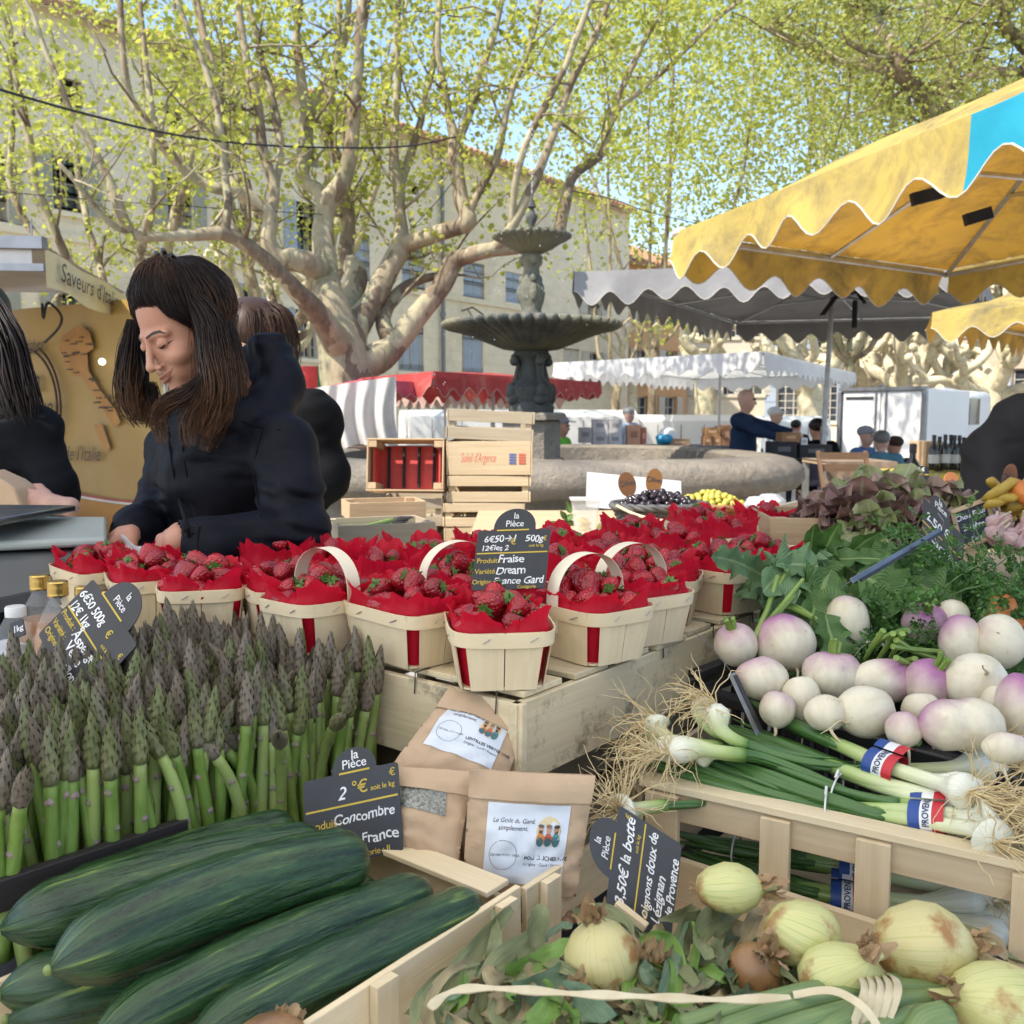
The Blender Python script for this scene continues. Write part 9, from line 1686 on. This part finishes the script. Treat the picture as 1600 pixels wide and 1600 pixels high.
# ================================================================== olives, tub and small things behind
def wicker(name, label, c, r, h, col, col2, flare=1.25):
    t = thing(name, label, 'basket', c, None, 'wicker baskets of olives'); mt = mat(label[:12] + '_wicker', col, col2, .7, 30)
    bm = MB(); rows = 12; n_ = 36
    for i in range(rows):
        z = h * (i + .5) / rows; rr_ = r * lerp(1, flare, i / rows); bm.tube([V((math.cos(a) * rr_ * (1 + .03 * (1 if (k + i) % 2 else -1)), math.sin(a) * rr_ * .8 * (1 + .03 * (1 if (k + i) % 2 else -1)), z)) for k, a in enumerate([j * 6.2832 / n_ for j in range(n_ + 1)])], h / rows * .55, 5, cap=False)
    part(t, 'weave', bm, mt, local=True, smooth=180); rm = MB()
    for k in range(3): rm.tube([V((math.cos(a) * (r * flare + .006 * math.sin(a * 9 + k * 2.1)), math.sin(a) * (r * flare * .8 + .006 * math.sin(a * 9 + k * 2.1)), h + .006 * math.cos(a * 9 + k * 2.1))) for a in [j * 6.2832 / 72 for j in range(73)]], .007, 5, cap=False)
    part(t, 'rim', rm, mt, local=True, smooth=180); b = MB(); b.lathe([(0, .01), (r, .01), (r * flare * .96, h * .82), (0, h * .82)], 24, sy=.8); part(t, 'lining', b, mt, local=True); return t
M_ob = mat('black_olive', (.030, .018, .022), (.012, .008, .012), .14, 60, coat=.2, var=.3); M_oy = mat('green_olive', (.46, .40, .07), (.36, .34, .05), .25, 60, var=.15)
op = {}
def olives(c, r, n_, name, mt, lab, grp):
    pl = []
    for _ in range(6000):
        if len(pl) >= n_: break
        a, q = U(0, 6.28), math.sqrt(U(0, 1)); p = V((math.cos(a) * q * r, math.sin(a) * q * r * .8, .045 * (1 - q ** 1.7) + U(0, .008)))
        if all((p - o).length > .0185 for o in pl): pl.append(p)
    for p in pl:
        rot = eul(U(0, 3), U(0, 3), U(0, 3))
        if name not in op: m = MB(); m.ball((0, 0, 0), (.0102, .0102, .0125), nu=12, nv=8); o = build(name, m, mt, smooth=180); tag(o, lab, 'olive', grp); op[name] = o; o.location = c + p
        else: o = op[name].copy(); COL.objects.link(o); o.location = c + p; o.rotation_euler = rot.to_euler()
cb = P(1030, 812, 2.9); wicker('olive_basket', 'dark grey wicker basket of black olives', cb - V((0, 0, .03)), .115, .075, (.10, .10, .095), (.05, .05, .05)); olives(cb + V((0, 0, .035)), .128, 130, 'black_olive', M_ob, 'glossy black olive in the dark wicker basket', 'black olives')
cy2 = P(1108, 806, 3.15); wicker('olive_basket', 'brown wicker basket of yellow green olives', cy2 - V((0, 0, .02)), .11, .055, (.30, .15, .06), (.18, .08, .03), 1.25); olives(cy2 + V((0, 0, .028)), .12, 130, 'green_olive', M_oy, 'yellow green olive in the brown wicker basket', 'yellow green olives')
hd = MB(); q, _ = smooth_path([P(964, 790, 2.8), P(1000, 806, 2.76), (P(1050, 815, 2.74)), P(1085, 812, 2.8)], [0] * 4); hd.tube(q, .008, 6, flat=.5); single('ladle_handle', hd, M_cr2, 'pale wooden ladle handle resting along the dark olive basket', 'ladle')
hd = MB(); hd.beam(P(1090, 788, 2.85), P(1128, 842, 2.6), .022, .012, (0, -1, .3)); single('wooden_stick', hd, M_crated, 'brown wooden stick leaning on the brown olive basket', 'stick', bevel=.003)
def paddle(x, y, D, rx, ry, tilt, label, c=(.13, .055, .02)):
    p = P(x, y, D); a, b = rx * D / F, ry * D / F; t = thing('wooden_paddle', label, 'price paddle', p - V((0, 0, b + .06)), None, 'oval wooden price paddles'); M = eul(R(78), 0, 0) @ rotz(R(tilt)); m = MB(); m.lathe([(.0, -.005), (.98, -.005), (1.0, 0), (.98, .005), (0, .005)], 28, (0, 0, 0)); m.xf(lambda q: p + M @ V((q.x * a, q.y * b, q.z))); bd = part(t, 'board', m, wood('paddle_wood', c, tuple(k * .7 for k in c)), smooth=40); m = MB(); m.tube([p - M @ V((0, b * .9, 0)), p - M @ V((0, b + .09, 0))], .006, 8); part(t, 'stem', m, bpy.data.materials['old_pine']); tm = text_mb('Olives', b * .62, .2, 0, 'CENTER', .05); q = MB(); q.add([p + M @ V((v[0] * .8, v[1] - b * .1, .0062)) for v in tm.v], tm.f); sub(bd, t, 'lettering', q, M_prt, smooth=None)
paddle(980, 757, 3.0, 14, 20, 12, 'dark brown oval paddle with handwriting, left in the black olives'); paddle(1022, 752, 3.05, 13, 20, -8, 'light brown oval paddle with handwriting behind the black olives', (.20, .09, .025)); paddle(1487, 757, 2.9, 13, 20, 4, 'oval paddle behind the framed slate', (.32, .14, .06)); paddle(1577, 750, 2.3, 11, 26, -12, 'dark oval paddle beside the person in black', (.16, .07, .035))
m = MB(); a = P(918, 738, 4.3); b = P(1064, 752, 4.5); a2 = P(916, 792, 4.2); m.add([a, b, b + (a2 - a), a2, a + V((0, .03, 0)), b + V((0, .03, 0)), b + (a2 - a) + V((0, .03, 0)), a2 + V((0, .03, 0))], [(3, 2, 1, 0), (4, 5, 6, 7), (0, 1, 5, 4), (1, 2, 6, 5), (2, 3, 7, 6), (3, 0, 4, 7)]); single('white_board', m, M_vehw, 'white panel leaning behind the olive baskets', 'board')
c = P(914, 836, 2.75); t = thing('clear_tub', 'clear plastic tub with yellow slices left of the olives', 'tub', c); m = MB(); sq = lambda s, z: [(x * s, y * s, z) for x, y in ((-1, -.8), (1, -.8), (1, .8), (-1, .8))]
m.add([V(p) for p in sq(.030, 0) + sq(.040, .105)], [(3, 2, 1, 0), (0, 1, 5, 4), (1, 2, 6, 5), (2, 3, 7, 6), (3, 0, 4, 7)]); part(t, 'walls', m, mat('clear_plastic', (.75, .78, .78), None, .15, 5, alpha=.38), local=True, bevel=.004); m = MB(); m.box((0, 0, .106), (.088, .072, .006)); m.v = m.v; part(t, 'rim', m, mat('tub_rim', (.7, .72, .72), None, .3, alpha=.6), local=True); m = MB()
for k in range(9): m.ball((U(-.014, .014), U(-.01, .01), .012 + .004 * k), (.016, .014, .006), eul(U(-.4, .4), U(-.4, .4), 0), 10, 6)
part(t, 'slices', m, mat('yellow_slices', (.6, .42, .04), None, .4), local=True)
lf = MB()
for k in range(16): leaf(lf, P(U(868, 905), U(800, 842), 3.0), (U(-1, 1), U(-.5, .2), U(-.2, .8)), (0, -1, .4), U(.03, .05), .02, .5, .1, 0, .2, k, nu=4, nv=6)
single('bay_sprig', lf, M_tgreen, 'sprig of dark green leaves by the clear tub', 'leaves')
pc = MB(); a, b, c2 = P(935, 818, 2.3), P(975, 835, 2.35), P(925, 858, 2.2); pc.grid(lambda u, v: a + (b - a) * u + (c2 - a) * v + V((0, 0, .012 * math.sin(u * 5 + v * 3))), 10, 10); m_ = MB(); o = single('napkin', pc, mat('napkin_print', (.62, .60, .42), (.62, .45, .06), .7, 40, lo=.48, hi=.52), 'folded yellow and white printed napkin behind the strawberries', 'napkin')
pg = MB(); c = P(1190, 788, 2.9)
for k in range(3): pg.ball(c + V((U(-.05, .05), 0, U(-.01, .02))), (.045, .04, .03), nu=14, nv=10, fn=lambda p: 1 + .25 * mn.noise(p * 3))
single('plastic_bag', pg, mat('crumpled_film', (.5, .52, .54), (.3, .32, .34), .15, 20, bmp=.8, spec=.8), 'crumpled clear plastic behind the farthest strawberries', 'bag')
m = MB(); m.beam(P(1190, 808, 2.3), P(1262, 792, 2.35), .02, .04); crt = single('card_flap', m, M_cr2, 'pale card flap beside the farthest punnet', 'card')
